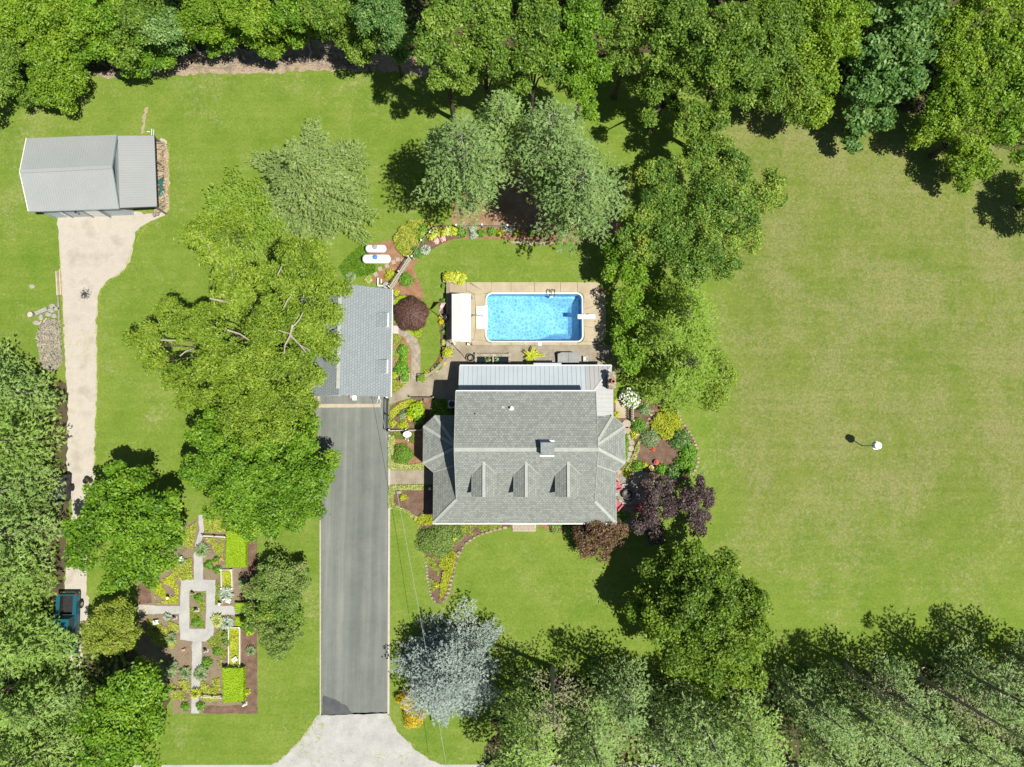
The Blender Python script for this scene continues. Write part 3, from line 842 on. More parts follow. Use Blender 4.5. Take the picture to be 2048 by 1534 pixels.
sheet("formal_garden_corner", [(276, 1170), (300, 1160), (304, 1206), (276, 1208)], .010, M_MULCH, .03, .4)
# gravel paths of the formal garden: one flat sheet round the centre bed
def path_sheet():
    outer = [(396, 1030), (406, 1030), (408, 1060), (403, 1085), (406, 1110), (406, 1160), (431, 1160), (430, 1210), (500, 1214), (500, 1231), (428, 1229), (427, 1282), (404, 1283), (403, 1330), (400, 1350), (397, 1390), (398, 1426), (383, 1426), (383, 1350), (385, 1283), (361, 1278), (358, 1228), (276, 1228), (276, 1210), (360, 1212), (362, 1160), (388, 1160), (388, 1110), (391, 1085), (399, 1060)]
    hole = [(379, 1182), (379, 1257), (411, 1258), (413, 1182)]
    r = seed()
    return ring_sheet("garden_path", densify(gp(outer), .35, .025, r), densify(gp(hole), .4, .015, r), .014, M_GRAVEL_G)
path_sheet()["kind"] = "structure"
MB().prism(gp([(276, 1209), (299, 1209.5), (299, 1228), (276, 1228)]), 0, .04).build("entry_slab", mk("pebble_slab", (.48, .42, .34), (.62, .56, .47), 6, .9, 18, .35, .5), gb)

# bare, trodden lines and straw scraps in the turf
M_BARE = mk("bare_earth", (.40, .32, .21), (.52, .43, .30), 1.5, .95, 12, .35, .4)
for nm, pts in (("worn_track", [(291, 214), (297, 215), (292, 235), (288, 268), (283, 268), (286, 235)]),
                ("worn_patch", [(1010, 484), (1040, 481), (1090, 483), (1110, 487), (1085, 489), (1030, 488)]),
                ("worn_patch", [(1285, 850), (1300, 845), (1310, 858), (1305, 870), (1290, 865)])):
    sheet(nm, pts, .004, M_BARE, .08, .22)

# ---------------------------------------------------------------- swimming pool and deck
deck_out = rrect(P(894, 570).x, P(0, 691).y if False else P(1050, 690.5).y, P(1211.5, 640).x, P(1050, 564.5).y, .3)
deck = thing("pool_deck", "tan concrete deck of jointed slabs round the swimming pool", "pool deck", P(1060, 570))
dk = deck
XL, XR, YT, YB = P(893, 600).x, P(1211.5, 630).x, P(1050, 564.5).y, P(1050, 690).y
ix0, ix1, iy0, iy1 = PX0 - .16, PX1 + .16, PY0 - .16, PY1 + .16
xs_n = [XL] + [P(a, 575).x for a in (975, 1022, 1069, 1121, 1163)] + [XR]
gpx = .02
M_CONC2 = mk("pool_concrete_worn", (.43, .345, .24), (.54, .44, .32), .7, .85, 26, .18, .2)
def slab(poly, m=None):
    c = sum((Vector((p[0], p[1], 0)) for p in poly), Vector()) / len(poly)
    q = []
    for p in poly:
        v = Vector((p[0], p[1], 0)); d = c - v
        q.append(v + d.normalized() * gpx)
    MB().prism([tuple(p) for p in q], -.05, .06).build("concrete_slab", m or M_CONC, deck)
def arc(cx, cy, r, a0, a1, k=6):
    return [(cx + r * math.cos(math.radians(a0 + (a1 - a0) * i / k)), cy + r * math.sin(math.radians(a0 + (a1 - a0) * i / k))) for i in range(k + 1)]
nxs = [ix0 + .6] + xs_n[2:5] + [ix1 - .6]
for i in range(len(nxs) - 1):
    slab([(nxs[i], iy1), (nxs[i + 1], iy1), (nxs[i + 1], YT), (nxs[i], YT)])
    slab([(nxs[i], YB), (nxs[i + 1], YB), (nxs[i + 1], iy0), (nxs[i], iy0)])
rr = .62
cnr = lambda cx, cy, a0, a1: arc(cx, cy, rr + .06, a0, a1)
slab([(ix1 - .6, YT), (ix1 - .6, iy1)] + cnr(ix1 - rr, iy1 - rr, 90, 45)[1:] + [(XR - 1.1 * .3 - .05, YT - .38)] + arc(XR - 1.1, YT - 1.1, 1.1, 45, 90)[1:])
slab(cnr(ix1 - rr, iy1 - rr, 45, 0) + [(ix1, (PY0 + PY1) / 2 + .8), (XR, (PY0 + PY1) / 2 + 1.6)] + arc(XR - 1.1, YT - 1.1, 1.1, 0, 45))
slab([(ix1, (PY0 + PY1) / 2 + .8), (ix1, (PY0 + PY1) / 2 - .9), (XR, (PY0 + PY1) / 2 - 1.3), (XR, (PY0 + PY1) / 2 + 1.6)])
slab([(ix1, (PY0 + PY1) / 2 - .9)] + cnr(ix1 - rr, iy0 + rr, 0, -45) + [(XR - .3, YB + .3), (XR, YB + 1.0), (XR, (PY0 + PY1) / 2 - 1.3)])
slab(cnr(ix1 - rr, iy0 + rr, -45, -90) + [(ix1 - .6, YB), (XR - 1.2, YB), (XR - .3, YB + .3)])
wx = P(950, 630).x
slab([(ix0 + .6, YT), (ix0 - 1.6, YT), (ix0 - 1.6, YT - .1)] + cnr(ix0 + rr, iy1 - rr, 135, 90))
slab([(XL + 2.0, YT), (ix0 - 1.6, YT), (ix0 + rr - .48, iy1 - rr + .48), (wx, iy1 - .2), (XL + 2.0, iy1 + .2)][::-1])
st_n, st_s = P(0, 611).y, P(0, 658).y
slab(cnr(ix0 + rr, iy1 - rr, 135, 180) + [(ix0, st_n + .05), (P(951, 615).x, st_n - .15), (wx - .1, iy1 - .2)])
slab([(wx - .1, iy1 - .2), (P(951, 615).x, st_n - .15), (P(951, 615).x, st_s + .15), (wx - .1, iy0 + .3), (XL + 2.0, iy0 + .3), (XL + 2.0, iy1 + .2)])
slab([(ix0, st_s - .05)] + cnr(ix0 + rr, iy0 + rr, 180, 225) + [(wx - .1, iy0 + .3), (P(951, 655).x, st_s + .15)])
slab(cnr(ix0 + rr, iy0 + rr, 225, 270) + [(ix0 + .6, YB), (ix0 - 2.0, YB), (wx - .1, iy0 + .3)])
slab([(XL, YB), (XL + 2.0, YB), (XL + 2.0, (YB + YT) / 2), (XL, (YB + YT) / 2)], M_CONC2)
slab([(XL, (YB + YT) / 2), (XL + 2.0, (YB + YT) / 2), (XL + 2.0, YT), (XL, YT)], M_CONC2)
slab([(XL + 2.0, YB), (ix0 - 2.0, YB), (wx - .1, iy0 + .3), (XL + 2.0, iy0 + .3)], M_CONC2)

pool = thing("swimming_pool", "rectangular swimming pool with bright blue patterned liner and rounded corners", "swimming pool", Vector(((PX0 + PX1) / 2, (PY0 + PY1) / 2, 0)))
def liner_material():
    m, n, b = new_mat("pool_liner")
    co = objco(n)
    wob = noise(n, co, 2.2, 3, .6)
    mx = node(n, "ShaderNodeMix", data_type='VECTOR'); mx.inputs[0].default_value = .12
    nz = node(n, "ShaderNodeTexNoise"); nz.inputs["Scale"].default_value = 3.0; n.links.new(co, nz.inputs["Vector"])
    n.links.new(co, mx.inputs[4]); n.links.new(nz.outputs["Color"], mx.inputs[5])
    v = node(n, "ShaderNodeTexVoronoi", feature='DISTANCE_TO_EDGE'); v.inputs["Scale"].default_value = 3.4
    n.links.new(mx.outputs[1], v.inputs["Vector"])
    c = ramp(n, [(.0, (.56, .64, .68)), (.08, (.36, .50, .62)), (.22, (.14, .31, .52)), (.5, (.05, .20, .42))], v.outputs["Distance"])  # liner print, plus a bright web of caustic light painted into its colour
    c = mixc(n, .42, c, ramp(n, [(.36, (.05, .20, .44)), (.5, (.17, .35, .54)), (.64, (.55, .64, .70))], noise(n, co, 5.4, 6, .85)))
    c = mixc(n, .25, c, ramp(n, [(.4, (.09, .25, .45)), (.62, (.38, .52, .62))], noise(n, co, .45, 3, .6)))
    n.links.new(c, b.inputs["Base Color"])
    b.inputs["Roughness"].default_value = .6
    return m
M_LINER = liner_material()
M_WHITE = plain("white_vinyl", (.80, .80, .78), .45)
mb = MB()
nx, ny = 46, 26
L_, W_ = PX1 - PX0, PY1 - PY0
def depth(u, v):     # metres from west wall, metres from nearest long wall
    d = 1.05
    if u > 4.6: d += min(1.0, (u - 4.6) / 2.2) * 1.35
    side = min(v, W_ - v); e = L_ - u
    lim = min(1.25 + max(0, side - .15) * 1.25, 1.25 + max(0, e - .25) * 1.1)
    return min(d, lim)
for i in range(nx + 1):
    for j in range(ny + 1):
        u, v = L_ * i / nx, W_ * j / ny
        mb.v.append((PX0 + u, PY0 + v, -depth(u, v)))
for i in range(nx):
    for j in range(ny):
        a = i * (ny + 1) + j
        mb.f.append((a, a + ny + 1, a + ny + 2, a + 1)); mb.m.append(0)
k0 = len(pool_in)
vv = [(p.x, p.y, .0) for p in pool_in] + [(p.x, p.y, -1.5) for p in pool_in]
mb.add(vv, [((i + 1) % k0, i, k0 + i, k0 + (i + 1) % k0) for i in range(k0)])
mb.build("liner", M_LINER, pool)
# coping
mb = MB()
a_, b_ = rrect(PX0 + .0, PY0 + .0, PX1 - .0, PY1 - .0, .52), rrect(PX0 - .13, PY0 - .13, PX1 + .13, PY1 + .13, .64)
vv = [(p.x, p.y, .05) for p in a_] + [(p.x, p.y, .075) for p in b_] + [(p.x, p.y, -.08) for p in a_] + [(p.x, p.y, .0) for p in b_]
fs_ = []
for i in range(k0):
    j = (i + 1) % k0
    fs_ += [(i, k0 + i, k0 + j, j), (j, 2 * k0 + j, 2 * k0 + i, i), (k0 + i, 3 * k0 + i, 3 * k0 + j, k0 + j)]
mb.add(vv, fs_)
mb.build("coping", M_WHITE, pool)
# water: clear, tinted, rippled surface
def water_material():
    m, n, b = new_mat("pool_water")
    n.nodes.remove(b)
    co = objco(n)
    tr = node(n, "ShaderNodeBsdfTransparent"); tr.inputs[0].default_value = (.68, .91, .99, 1)
    gl = node(n, "ShaderNodeBsdfGlossy"); gl.inputs["Roughness"].default_value = .06
    fr = node(n, "ShaderNodeFresnel"); fr.inputs[0].default_value = 1.33
    bp = node(n, "ShaderNodeBump"); bp.inputs["Strength"].default_value = .5; bp.inputs["Distance"].default_value = .08
    n.links.new(noise(n, co, 4.2, 5, .65, .8), bp.inputs["Height"])
    n.links.new(bp.outputs[0], gl.inputs["Normal"]); n.links.new(bp.outputs[0], fr.inputs["Normal"])
    mx = node(n, "ShaderNodeMixShader")
    n.links.new(fr.outputs[0], mx.inputs[0]); n.links.new(tr.outputs[0], mx.inputs[1]); n.links.new(gl.outputs[0], mx.inputs[2])
    n.links.new(mx.outputs[0], n.nodes["Material Output"].inputs[0])
    return m
me = bpy.data.meshes.new("water")
cc_ = ORG[pool.name]
me.from_pydata([(p.x - cc_.x, p.y - cc_.y, -.14) for p in pool_in], [], [tuple(range(k0))])
obj_from_mesh("water", me, water_material(), cc_, pool)
# moulded white steps at the shallow end
mb = MB()
stp = gp([(953, 613), (975.5, 611), (975.5, 659), (953, 656.5)])
mb.prism([tuple(p) for p in stp], -.9, .075)
so = mb.build("pool_steps", M_WHITE, pool)
mb = MB()
for k in range(3):
    p = gp([(955 + k * 6.5, 616), (961 + k * 6.5, 615.5), (961 + k * 6.5, 654.5), (955 + k * 6.5, 654)])
    mb.prism([tuple(q) for q in p], .07, .085 + .0 * k)
build_each(mb, "tread", plain("white_tread", (.72, .73, .74), .5), so)
M_STEEL = plain("brushed_steel", (.32, .32, .33), .35, .5, .8)
M_BLACK = plain("black_iron", (.02, .02, .022), .5)
mb = MB(); c = P(954, 634); 
mb.tube([(P(944, 633.5).x, c.y, .06), (P(944, 633.5).x, c.y, .85), (P(948, 633.5).x, c.y, .95), (P(966, 633.5).x, c.y, .75), (P(967, 633.5).x, c.y, .07)], .035, 6)
build_thing(mb, "handrail", M_STEEL, "grey metal handrail curving over the white pool steps", "handrail")
ld = thing("pool_ladder", "dark curved ladder rails on the far long edge of the pool", "pool ladder", P(1105, 587))
for a in (1099, 1108.5):
    mb = MB()
    x = P(a, 586).x; ys = [P(0, q, 0).y for q in (586, 583, 579, 577, 586, 590)]
    y0 = P(0, 582).y
    mb.tube([(x, y0, .05), (x, y0 + .05, .55), (x, y0 - .12, .78), (x, y0 - .42, .78), (x, y0 - .52, .5), (x, y0 - .52, -.9)], .04, 6)
    mb.build("rail", M_BLACK, ld)
mb = MB(); xa, xb = P(1099, 586).x, P(1108.5, 586).x
for z in (-.3, -.55, -.8):
    mb.box(((xa + xb) / 2, P(0, 582).y - .52, z), (xb - xa, .09, .04))
build_each(mb, "rung", M_WHITE, ld)
db = thing("diving_board", "white diving board reaching over the deep end of the pool", "diving board", P(1180, 634))
mb = MB(); p0, p1 = P(1155.5, 633.5, .5), P(1190, 633.5, .45)
mb.box(((p0.x + p1.x) / 2, p0.y, .5), (p1.x - p0.x, .44, .06)); mb.build("board", M_WHITE, db)
mb = MB(); q = P(1183, 633.5)
mb.box((q.x, q.y, .26), (.7, .42, .4)); mb.box((q.x - .75, q.y, .25), (.08, .40, .42)); build_each(mb, "stand", plain("board_blue", (.35, .50, .58), .5), db)
mb = MB(); 
for k in range(9): mb.box((p1.x - .12 - .11 * k, p0.y, .535), (.05, .40, .012))
build_each(mb, "tread", plain("tread_grey", (.60, .64, .66), .8), db)
mb = MB(); p = P(1080, 690.5); p = P(1080, 688)
mb.box((p.x, p.y, .075), (.32, .32, .03)); build_thing(mb, "skimmer_lid", M_WHITE, "small square white skimmer lid set in the deck near the house", "lid")
mb = MB(); p = P(1049.5, 684.5)
mb.box((p.x, p.y, .1), (.2, .26, .06)); mb.tube([(p.x, p.y, .12), (p.x, p.y - .5, .09), (p.x + .02, p.y - 1.0, .085), (p.x + .02, p.y - 1.4, .085)], .02, 5)
build_thing(mb, "pool_hose_inlet", plain("inlet_grey", (.6, .58, .55), .5), "small pale fitting with dark hose on the pool edge facing the house", "fitting")
# ================================================================ BUILDINGS
def shingle_material(name, ca, cb, cc_, tab=.26, row=.165, mort=(.30, .31, .29), msz=.012):
    m, n, b = new_mat(name)
    ca, cb, cc_, mort = kb(ca, .64), kb(cb, .64), kb(cc_, .64), kb(mort, .64)
    uv = node(n, "ShaderNodeUVMap").outputs[0]
    br = node(n, "ShaderNodeTexBrick")
    br.offset = .5; br.inputs["Scale"].default_value = 1
    br.inputs["Brick Width"].default_value = tab; br.inputs["Row Height"].default_value = row
    br.inputs["Mortar Size"].default_value = msz; br.inputs["Mortar Smooth"].default_value = .3
    br.inputs["Color1"].default_value = (*ca, 1); br.inputs["Color2"].default_value = (*cb, 1); br.inputs["Mortar"].default_value = (*mort, 1)
    n.links.new(uv, br.inputs["Vector"])
    co = objco(n)
    c = mixc(n, .22, br.outputs["Color"], ramp(n, [(.3, ca), (.7, cc_)], noise(n, co, .55, 6, .65)))
    mo = ramp(n, [(.62, (1, 1, 1)), (.75, (.72, .74, .68))], noise(n, co, .32, 8, .75))
    c = mixc(n, .5, c, mo, 'MULTIPLY')
    g = noise(n, co, 30, 2, .7)
    c = mixc(n, 1.0, c, ramp(n, [(.3, (.86,) * 3), (.7, (1.1,) * 3)], g), 'MULTIPLY')
    n.links.new(c, b.inputs["Base Color"])
    b.inputs["Roughness"].default_value = .92
    b.inputs["Specular IOR Level"].default_value = .15
    bump(n, b, br.outputs["Fac"], -.35, .01)
    return m
M_SHING = shingle_material("house_shingle", (.36, .385, .35), (.215, .238, .215), (.40, .425, .385), .27, .22, (.12, .135, .115), .022)
M_SHING_G = shingle_material("garage_shingle", (.33, .37, .385), (.27, .305, .32), (.40, .435, .445), .30, .26, (.16, .19, .20), .028)
M_CAP = mk("ridge_cap_shingle", (.42, .44, .40), (.50, .52, .47), 3, .92, 20, .12, .2)
M_SIDING = mk("pale_siding", (.56, .58, .58), (.62, .64, .64), 2, .7, 10, .08, .1)
M_TRIM = plain("white_trim", (.78, .77, .74), .5)
M_GLASS = plain("window_glass", (.05, .065, .075), .08, .8)

def clip(poly, f):
    out = []
    n = len(poly)
    for i in range(n):
        a, b = poly[i], poly[(i + 1) % n]
        fa, fb = f(a), f(b)
        if fa >= 0: out.append(a)
        if (fa > 0 > fb) or (fa < 0 < fb): out.append(a.lerp(b, fa / (fa - fb)))
    return out
def roof_plane(name, pts, mat, parent, course=.165, lift=.016, thick=.06, ribs=0.0):
    """planar roof face laid in real overlapping courses"""
    pts = [Vector(p) for p in pts]
    nrm = Vector()
    for i in range(len(pts)):
        a, b = pts[i], pts[(i + 1) % len(pts)]
        nrm += a.cross(b)
    nrm.normalize()
    if nrm.z < 0:
        nrm = -nrm; pts = pts[::-1]
    up = Vector((0, 0, 1)) - nrm * nrm.z; up.normalize()
    ac = up.cross(nrm)
    t = [p.dot(up) for p in pts]; t0, t1 = min(t), max(t)
    V, F, UV = [], [], []
    def addf(poly, off):
        b = len(V)
        for p in poly:
            V.append(p + nrm * off(p)); UV.append((p.dot(ac), p.dot(up) - t0))
        F.append(tuple(range(b, b + len(poly))))
    k = int(math.ceil((t1 - t0) / course))
    for i in range(k):
        a, b = t0 + i * course, t0 + (i + 1) * course
        q = clip(clip(pts, lambda p: p.dot(up) - a), lambda p: b - p.dot(up))
        if len(q) < 3: continue
        addf(q, lambda p: thick + lift * (1 - (p.dot(up) - a) / course))
        lo = [p for p in q if abs(p.dot(up) - a) < 1e-4]
        if len(lo) == 2:
            bb = len(V); h = thick + lift
            for p, o in ((lo[0], h), (lo[1], h), (lo[1], thick - .02), (lo[0], thick - .02)):
                V.append(p + nrm * o); UV.append((p.dot(ac), 0))
            F.append((bb, bb + 1, bb + 2, bb + 3))
    b0 = len(V); n = len(pts)
    for p in pts: V.append(p.copy()); UV.append((0, 0))
    for p in pts: V.append(p + nrm * thick); UV.append((0, 0))
    F.append(tuple(range(b0 + n - 1, b0 - 1, -1)))
    for i in range(n): F.append((b0 + i, b0 + (i + 1) % n, b0 + n + (i + 1) % n, b0 + n + i))
    loc = ORG[parent.name]
    me = bpy.data.meshes.new(name)
    me.from_pydata([tuple(p - loc) for p in V], [], F)
    uvl = me.uv_layers.new(name="UVMap")
    li = np.zeros(len(me.loops), dtype=np.int32); me.loops.foreach_get("vertex_index", li)
    uvl.data.foreach_set("uv", np.array(UV, dtype=np.float32)[li].ravel())
    return obj_from_mesh(name, me, mat, loc, parent)
def caps(parent, lines, wd=.3, name="ridge_cap", mat=None, lift=.085):
    mb = MB()
    for p, q in lines:
        p, q = Vector(p), Vector(q)
        d = (q - p).normalized(); y = Vector((0, 0, 1)).cross(d)
        if y.length < .01: continue
        y.normalize(); z = d.cross(y)
        mb.beam(p + z * lift, q + z * lift, wd, .03, up=z)
    return mb.build(name, mat or M_CAP, parent)

# ---------------- house
ye = P(1024, 1046, 2.8).y; yr = P(1024, 899, 7.2).y; yN = P(1024, 783, 5.9).y
xW, xE = P(910, 880, 6.6).x, P(1194, 880, 6.6).x
xpW, xpE = P(867, 1000, 2.8).x, P(1231.5, 1000, 2.8).x
xbW, xbE = P(847, 890, 2.8).x, P(1249, 890, 2.8).x
kf = (7.2 - 2.8) / (yr - ye)
zcW, ycW = 2.8 + kf * (xW - xpW), ye + (xW - xpW)
zcE, ycE = 2.8 + kf * (xpE - xE), ye + (xpE - xE)
house = thing("house", "large house with grey shingle roof, three dormers and an eight-sided wing at each end", "house", Vector(((xW + xE) / 2, (ye + yN) / 2, 0)))
# walls
wl = MB()
ins = .18
zf = lambda y: 7.2 - kf * (yr - y) if y < yr else 7.2 - (7.2 - 5.9) * (y - yr) / (yN - yr)
wy0 = ycW - .2; wy1 = yN - .3
prof = [(wy0, 0), (wy1, 0), (wy1, zf(wy1) - .04), (yr, 7.16), (wy0, zf(wy0) - .04)]
vv = [(xW + ins, y, z) for y, z in prof] + [(xE - ins, y, z) for y, z in prof]
wl.add(vv, [(4, 3, 2, 1, 0), (5, 6, 7, 8, 9)] + [(i, (i + 1) % 5, 5 + (i + 1) % 5, 5 + i) for i in range(5)])
wl.build("wall", M_SIDING, house)
bayN, bayc = P(0, 832, 2.8).y, P(0, 853, 2.8).y
bayd, baye = P(0, 926, 2.8).y, P(0, 944, 2.8).y
for sgn, xw, xb, xp in ((-1, xW, xbW, xpW), (1, xE, xbE, xpE)):
    xo = P(869.5 if sgn < 0 else 1225.5, 832, 2.8).x
    ap = Vector((xw, P(0, 894, 4.3).y, 4.35))
    A, B, C = Vector((xw, bayN, 2.8)), Vector((xo, bayN, 2.8)), Vector((xb, bayc, 2.8))
    D, E = Vector((xb, bayd, 2.8)), Vector((xp, baye, 2.8))
    F = Vector((xw, baye + .75, 2.8 + kf * abs(xw - xp)))
    for tri in ((A, B, ap), (B, C, ap), (C, D, ap), (D, E, ap), (E, F, ap)):
        roof_plane("wing_roof", tri, M_SHING, house, .165)
    for L1 in ((B, ap), (C, ap), (D, ap)): caps(house, [L1], .28)
    caps(house, [(E, F)], .10, "valley_flashing", M_CAP)
    wq = [Vector((xw, bayN - .35, 0)), Vector((xo - sgn * .25, bayN - .35, 0)), Vector((xb - sgn * .4, bayc - .2, 0)), Vector((xb - sgn * .4, bayd + .2, 0)), Vector((xp - sgn * .6, baye + .35, 0)), Vector((xw, baye + .35, 0))]
    MB().prism([tuple(p) for p in wq], 0, 2.78).build("wing_wall", M_SIDING, house)
    # porch slope at this end
    zc, yc = (zcW, ycW) if sgn < 0 else (zcE, ycE)
    roof_plane("porch_roof", [Vector((xp, ye, 2.8)), Vector((xp, baye, 2.8)), Vector((xw, baye + .75, zc)), Vector((xw, yc, zc))], M_SHING, house, .165)
    caps(house, [(Vector((xp, ye, 2.8)), Vector((xw, yc, zc)))], .28)
    # windows of the wing
    mb = MB(); mb.box((xb - sgn * .38, (bayc + bayd) / 2, 1.55), (.06, 1.5, 1.3)); wo = mb.build("window", M_TRIM, house)
    mb = MB(); mb.box((xb - sgn * .345, (bayc + bayd) / 2, 1.55), (.03, 1.3, 1.1)); mb.build("pane", M_GLASS, wo)
    g = MB()
    for p, q in ((A, B), (B, C), (C, D), (D, E), (E, Vector((xp, ye, 2.8)))):
        g.beam(p - Vector((0, 0, .05)), q - Vector((0, 0, .05)), .13, .11)
    build_each(g, "gutter", plain("gutter_almond", (.59, .50, .44), .5), house)
roof_plane("front_roof", [(xW, yr, 7.2), (xE, yr, 7.2), (xE, ycE, zcE), (xpE, ye, 2.8), (xpW, ye, 2.8), (xW, ycW, zcW)], M_SHING, house, .165)
roof_plane("back_roof", [(xW, yr, 7.2), (xE, yr, 7.2), (xE, yN, 5.9), (xW, yN, 5.9)], M_SHING, house, .165)
caps(house, [(Vector((xW, yr, 7.2)), Vector((xE, yr, 7.2)))], .36)
g = MB()
g.beam((xpW - .05, ye - .05, 2.78), (xpE + .05, ye - .05, 2.78), .14, .12)
g.beam((xW, yN + .05, 5.88), (xE, yN + .05, 5.88), .13, .12)
build_each(g, "gutter", M_TRIM, house)
g = MB()
for x in (xW - .02, xE + .02):
    g.beam((x, yN, 5.93), (x, yr, 7.23), .05, .2); g.beam((x, yr, 7.23), (x, ycW, zcW + .03), .05, .2)
build_each(g, "rake_board", M_CAP, house)
# porch floor and posts
mb = MB(); mb.box(((xpW + xpE) / 2, ye + 1.35, .12), (xpE - xpW - .8, 2.1, .24)); mb.build("porch_floor", M_CONC_O, house)
mb = MB()
for i in range(8): mb.box((xpW + .5 + (xpE - xpW - 1.0) * i / 7, ye + .45, 1.5), (.16, .16, 2.5))
build_each(mb, "porch_post", M_TRIM, house)
for i in range(4):
    x = xW + 1.6 + i * 3.4
    mb = MB(); mb.box((x, wy0 - .02, 1.5), (1.0, .06, 1.5)); wo = mb.build("window", M_TRIM, house)
    mb = MB(); mb.box((x, wy0 - .05, 1.5), (.84, .03, 1.3)); mb.build("pane", M_GLASS, wo)
# dormers
for a_r, a_l, a_rr in ((967.7, 943.7, 993), (1052.5, 1027.2, 1076.5), (1137.3, 1110, 1159.5)):
    zr_ = 7.2 - kf * (yr - P(1024, 924, 6.45).y)
    xm = P(a_r, 960, zr_).x; yi = P(a_r, 924, zr_).y
    hw = (P(a_rr, 970, 5.75).x - P(a_l, 970, 5.75).x) / 2
    xm = (P(a_rr, 970, 5.75).x + P(a_l, 970, 5.75).x) / 2 * .4 + xm * .6
    ze = zr_ - hw * .62
    ye_ = yr - (7.2 - ze) / kf
    yf = P(a_r, 993, 6.0).y
    mb = MB(); yw = yf + .22
    zb = 7.2 - kf * (yr - yw)
    mb.add([(xm - hw + .15, yw, zb - .3), (xm + hw - .15, yw, zb - .3), (xm + hw - .15, yw, ze - .02), (xm, yw, zr_ - .08), (xm - hw + .15, yw, ze - .02),
            (xm - hw + .15, ye_, ze - .05), (xm + hw - .15, ye_, ze - .05), (xm, yi, zr_ - .1)],
           [(0, 1, 2, 3, 4), (0, 4, 5), (1, 6, 2), (2, 6, 7, 3), (4, 3, 7, 5)])
    dm = mb.build("dormer", M_SIDING, house)
    roof_plane("dormer_roof", [(xm, yi, zr_), (xm, yf - .04, zr_), (xm - hw, yf, ze), (xm - hw, ye_, ze)], M_SHING, dm, .165)
    roof_plane("dormer_roof", [(xm, yi, zr_), (xm, yf - .04, zr_), (xm + hw, yf, ze), (xm + hw, ye_, ze)], M_SHING, dm, .165)
    caps(dm, [(Vector((xm, yi + .1, zr_)), Vector((xm, yf - .02, zr_)))], .26)
    caps(dm, [(Vector((xm, yi, zr_)), Vector((xm - hw, ye_, ze))), (Vector((xm, yi, zr_)), Vector((xm + hw, ye_, ze)))], .07, "valley_flashing", None, .07)
    mb = MB(); mb.box((xm, yw - .03, (zb + ze) / 2 + .1), (hw * 1.1, .05, (ze - zb) * .8)); wn = mb.build("window", M_TRIM, dm)
# ridge chimney box
cx_ = P(1095, 897, 7.9); M_STUCCO = mk("chimney_stucco", (.30, .30, .28), (.38, .38, .35), 3, .9, 14, .2, .3)
mb = MB(); mb.box((cx_.x, cx_.y, 7.3), (1.15, 1.0, 1.5)); ch = mb.build("ridge_chimney", M_STUCCO, house)
mb = MB(); mb.box((cx_.x, cx_.y, 8.08), (1.22, 1.08, .06)); mb.build("chimney_cap", mk("cap_metal", (.22, .25, .25), (.32, .35, .34), 4, .6, 12, .3), ch)
mb = MB(); mb.box((cx_.x, cx_.y - .68, 6.93), (1.3, .14, .04)); mb.box((cx_.x, cx_.y + .66, 7.12), (1.3, .14, .04)); build_each(mb, "flashing", M_TRIM, ch)
for a, b_, r_, h_, m_ in ((1023, 817, .11, .55, M_WHITE), (951.5, 828.5, .07, .3, M_STEEL)):
    q = P(a, b_, 6.5); z0 = zf(q.y)
    mb = MB(); mb.cyl((q.x, q.y), r_, z0 - .1, z0 + h_, 12); mb.cyl((q.x, q.y), r_ * 1.9, z0 + .0, z0 + .10, 12); mb.build("vent_pipe", m_, house)
q = P(1006, 814, 6.4); mb = MB(); mb.box((q.x, q.y, zf(q.y) + .09), (.28, .24, .12)); mb.build("roof_vent", M_CAP, house)
# stains: none painted on; rear metal roof of separate panels
zS, zN_, xsW = 3.42, 2.5, P(919, 757, 2.9).x
ysN = P(1070, 732, 2.5).y; xsE = P(1223.5, 760, 2.5).x; xh = P(1183, 781, 3.4).x
def metal_mat(name, c):
    m, n, b = new_mat(name)
    co = objco(n)
    f = noise(n, co, .5, 5, .6)
    st = noise(n, co, 1.3, 7, .7)
    c = kb(c, .60)
    col = ramp(n, [(.3, tuple(x * .93 for x in c)), (.7, tuple(min(1, x * 1.04) for x in c))], f)
    col = mixc(n, math_(n, 'MULTIPLY', ramp(n, [(.60, (0, 0, 0)), (.78, (1, 1, 1))], st), .5), col, (.22, .225, .20))
    n.links.new(col, b.inputs["Base Color"]); b.inputs["Roughness"].default_value = .45; b.inputs["Metallic"].default_value = .0
    b.inputs["Specular IOR Level"].default_value = .5
    return m
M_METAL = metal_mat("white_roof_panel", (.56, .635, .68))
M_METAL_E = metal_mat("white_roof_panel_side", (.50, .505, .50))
mr = MB(); mr.prism([(xsW + .1, ysN - .1), (xsE - .1, ysN - .1), (xsE - .1, bayN), (xE + .1, bayN), (xE + .1, yN - .4), (xsW + .1, yN - .4)], 2.2, 2.42)
mroof = mr.build("metal_roof", M_TRIM, house)
def panel(poly, nrm, ribdir, mat):
    th = Vector(nrm) * .03
    mb = MB(); n = len(poly)
    mb.add([p for p in poly] + [p + th for p in poly], [tuple(range(n - 1, -1, -1)), tuple(range(n, 2 * n))] + [(i, (i + 1) % n, n + (i + 1) % n, n + i) for i in range(n)])
    return mb, th
w_ = (P(1000, 750, 2.8).x - P(991, 750, 2.8).x)
nN = Vector((0, zS - zN_, abs(yN - ysN))).normalized()
x = xsW
zat = lambda y: zN_ + (zS - zN_) * (ysN - y) / (ysN - (yN - .1))
yS = yN - .1
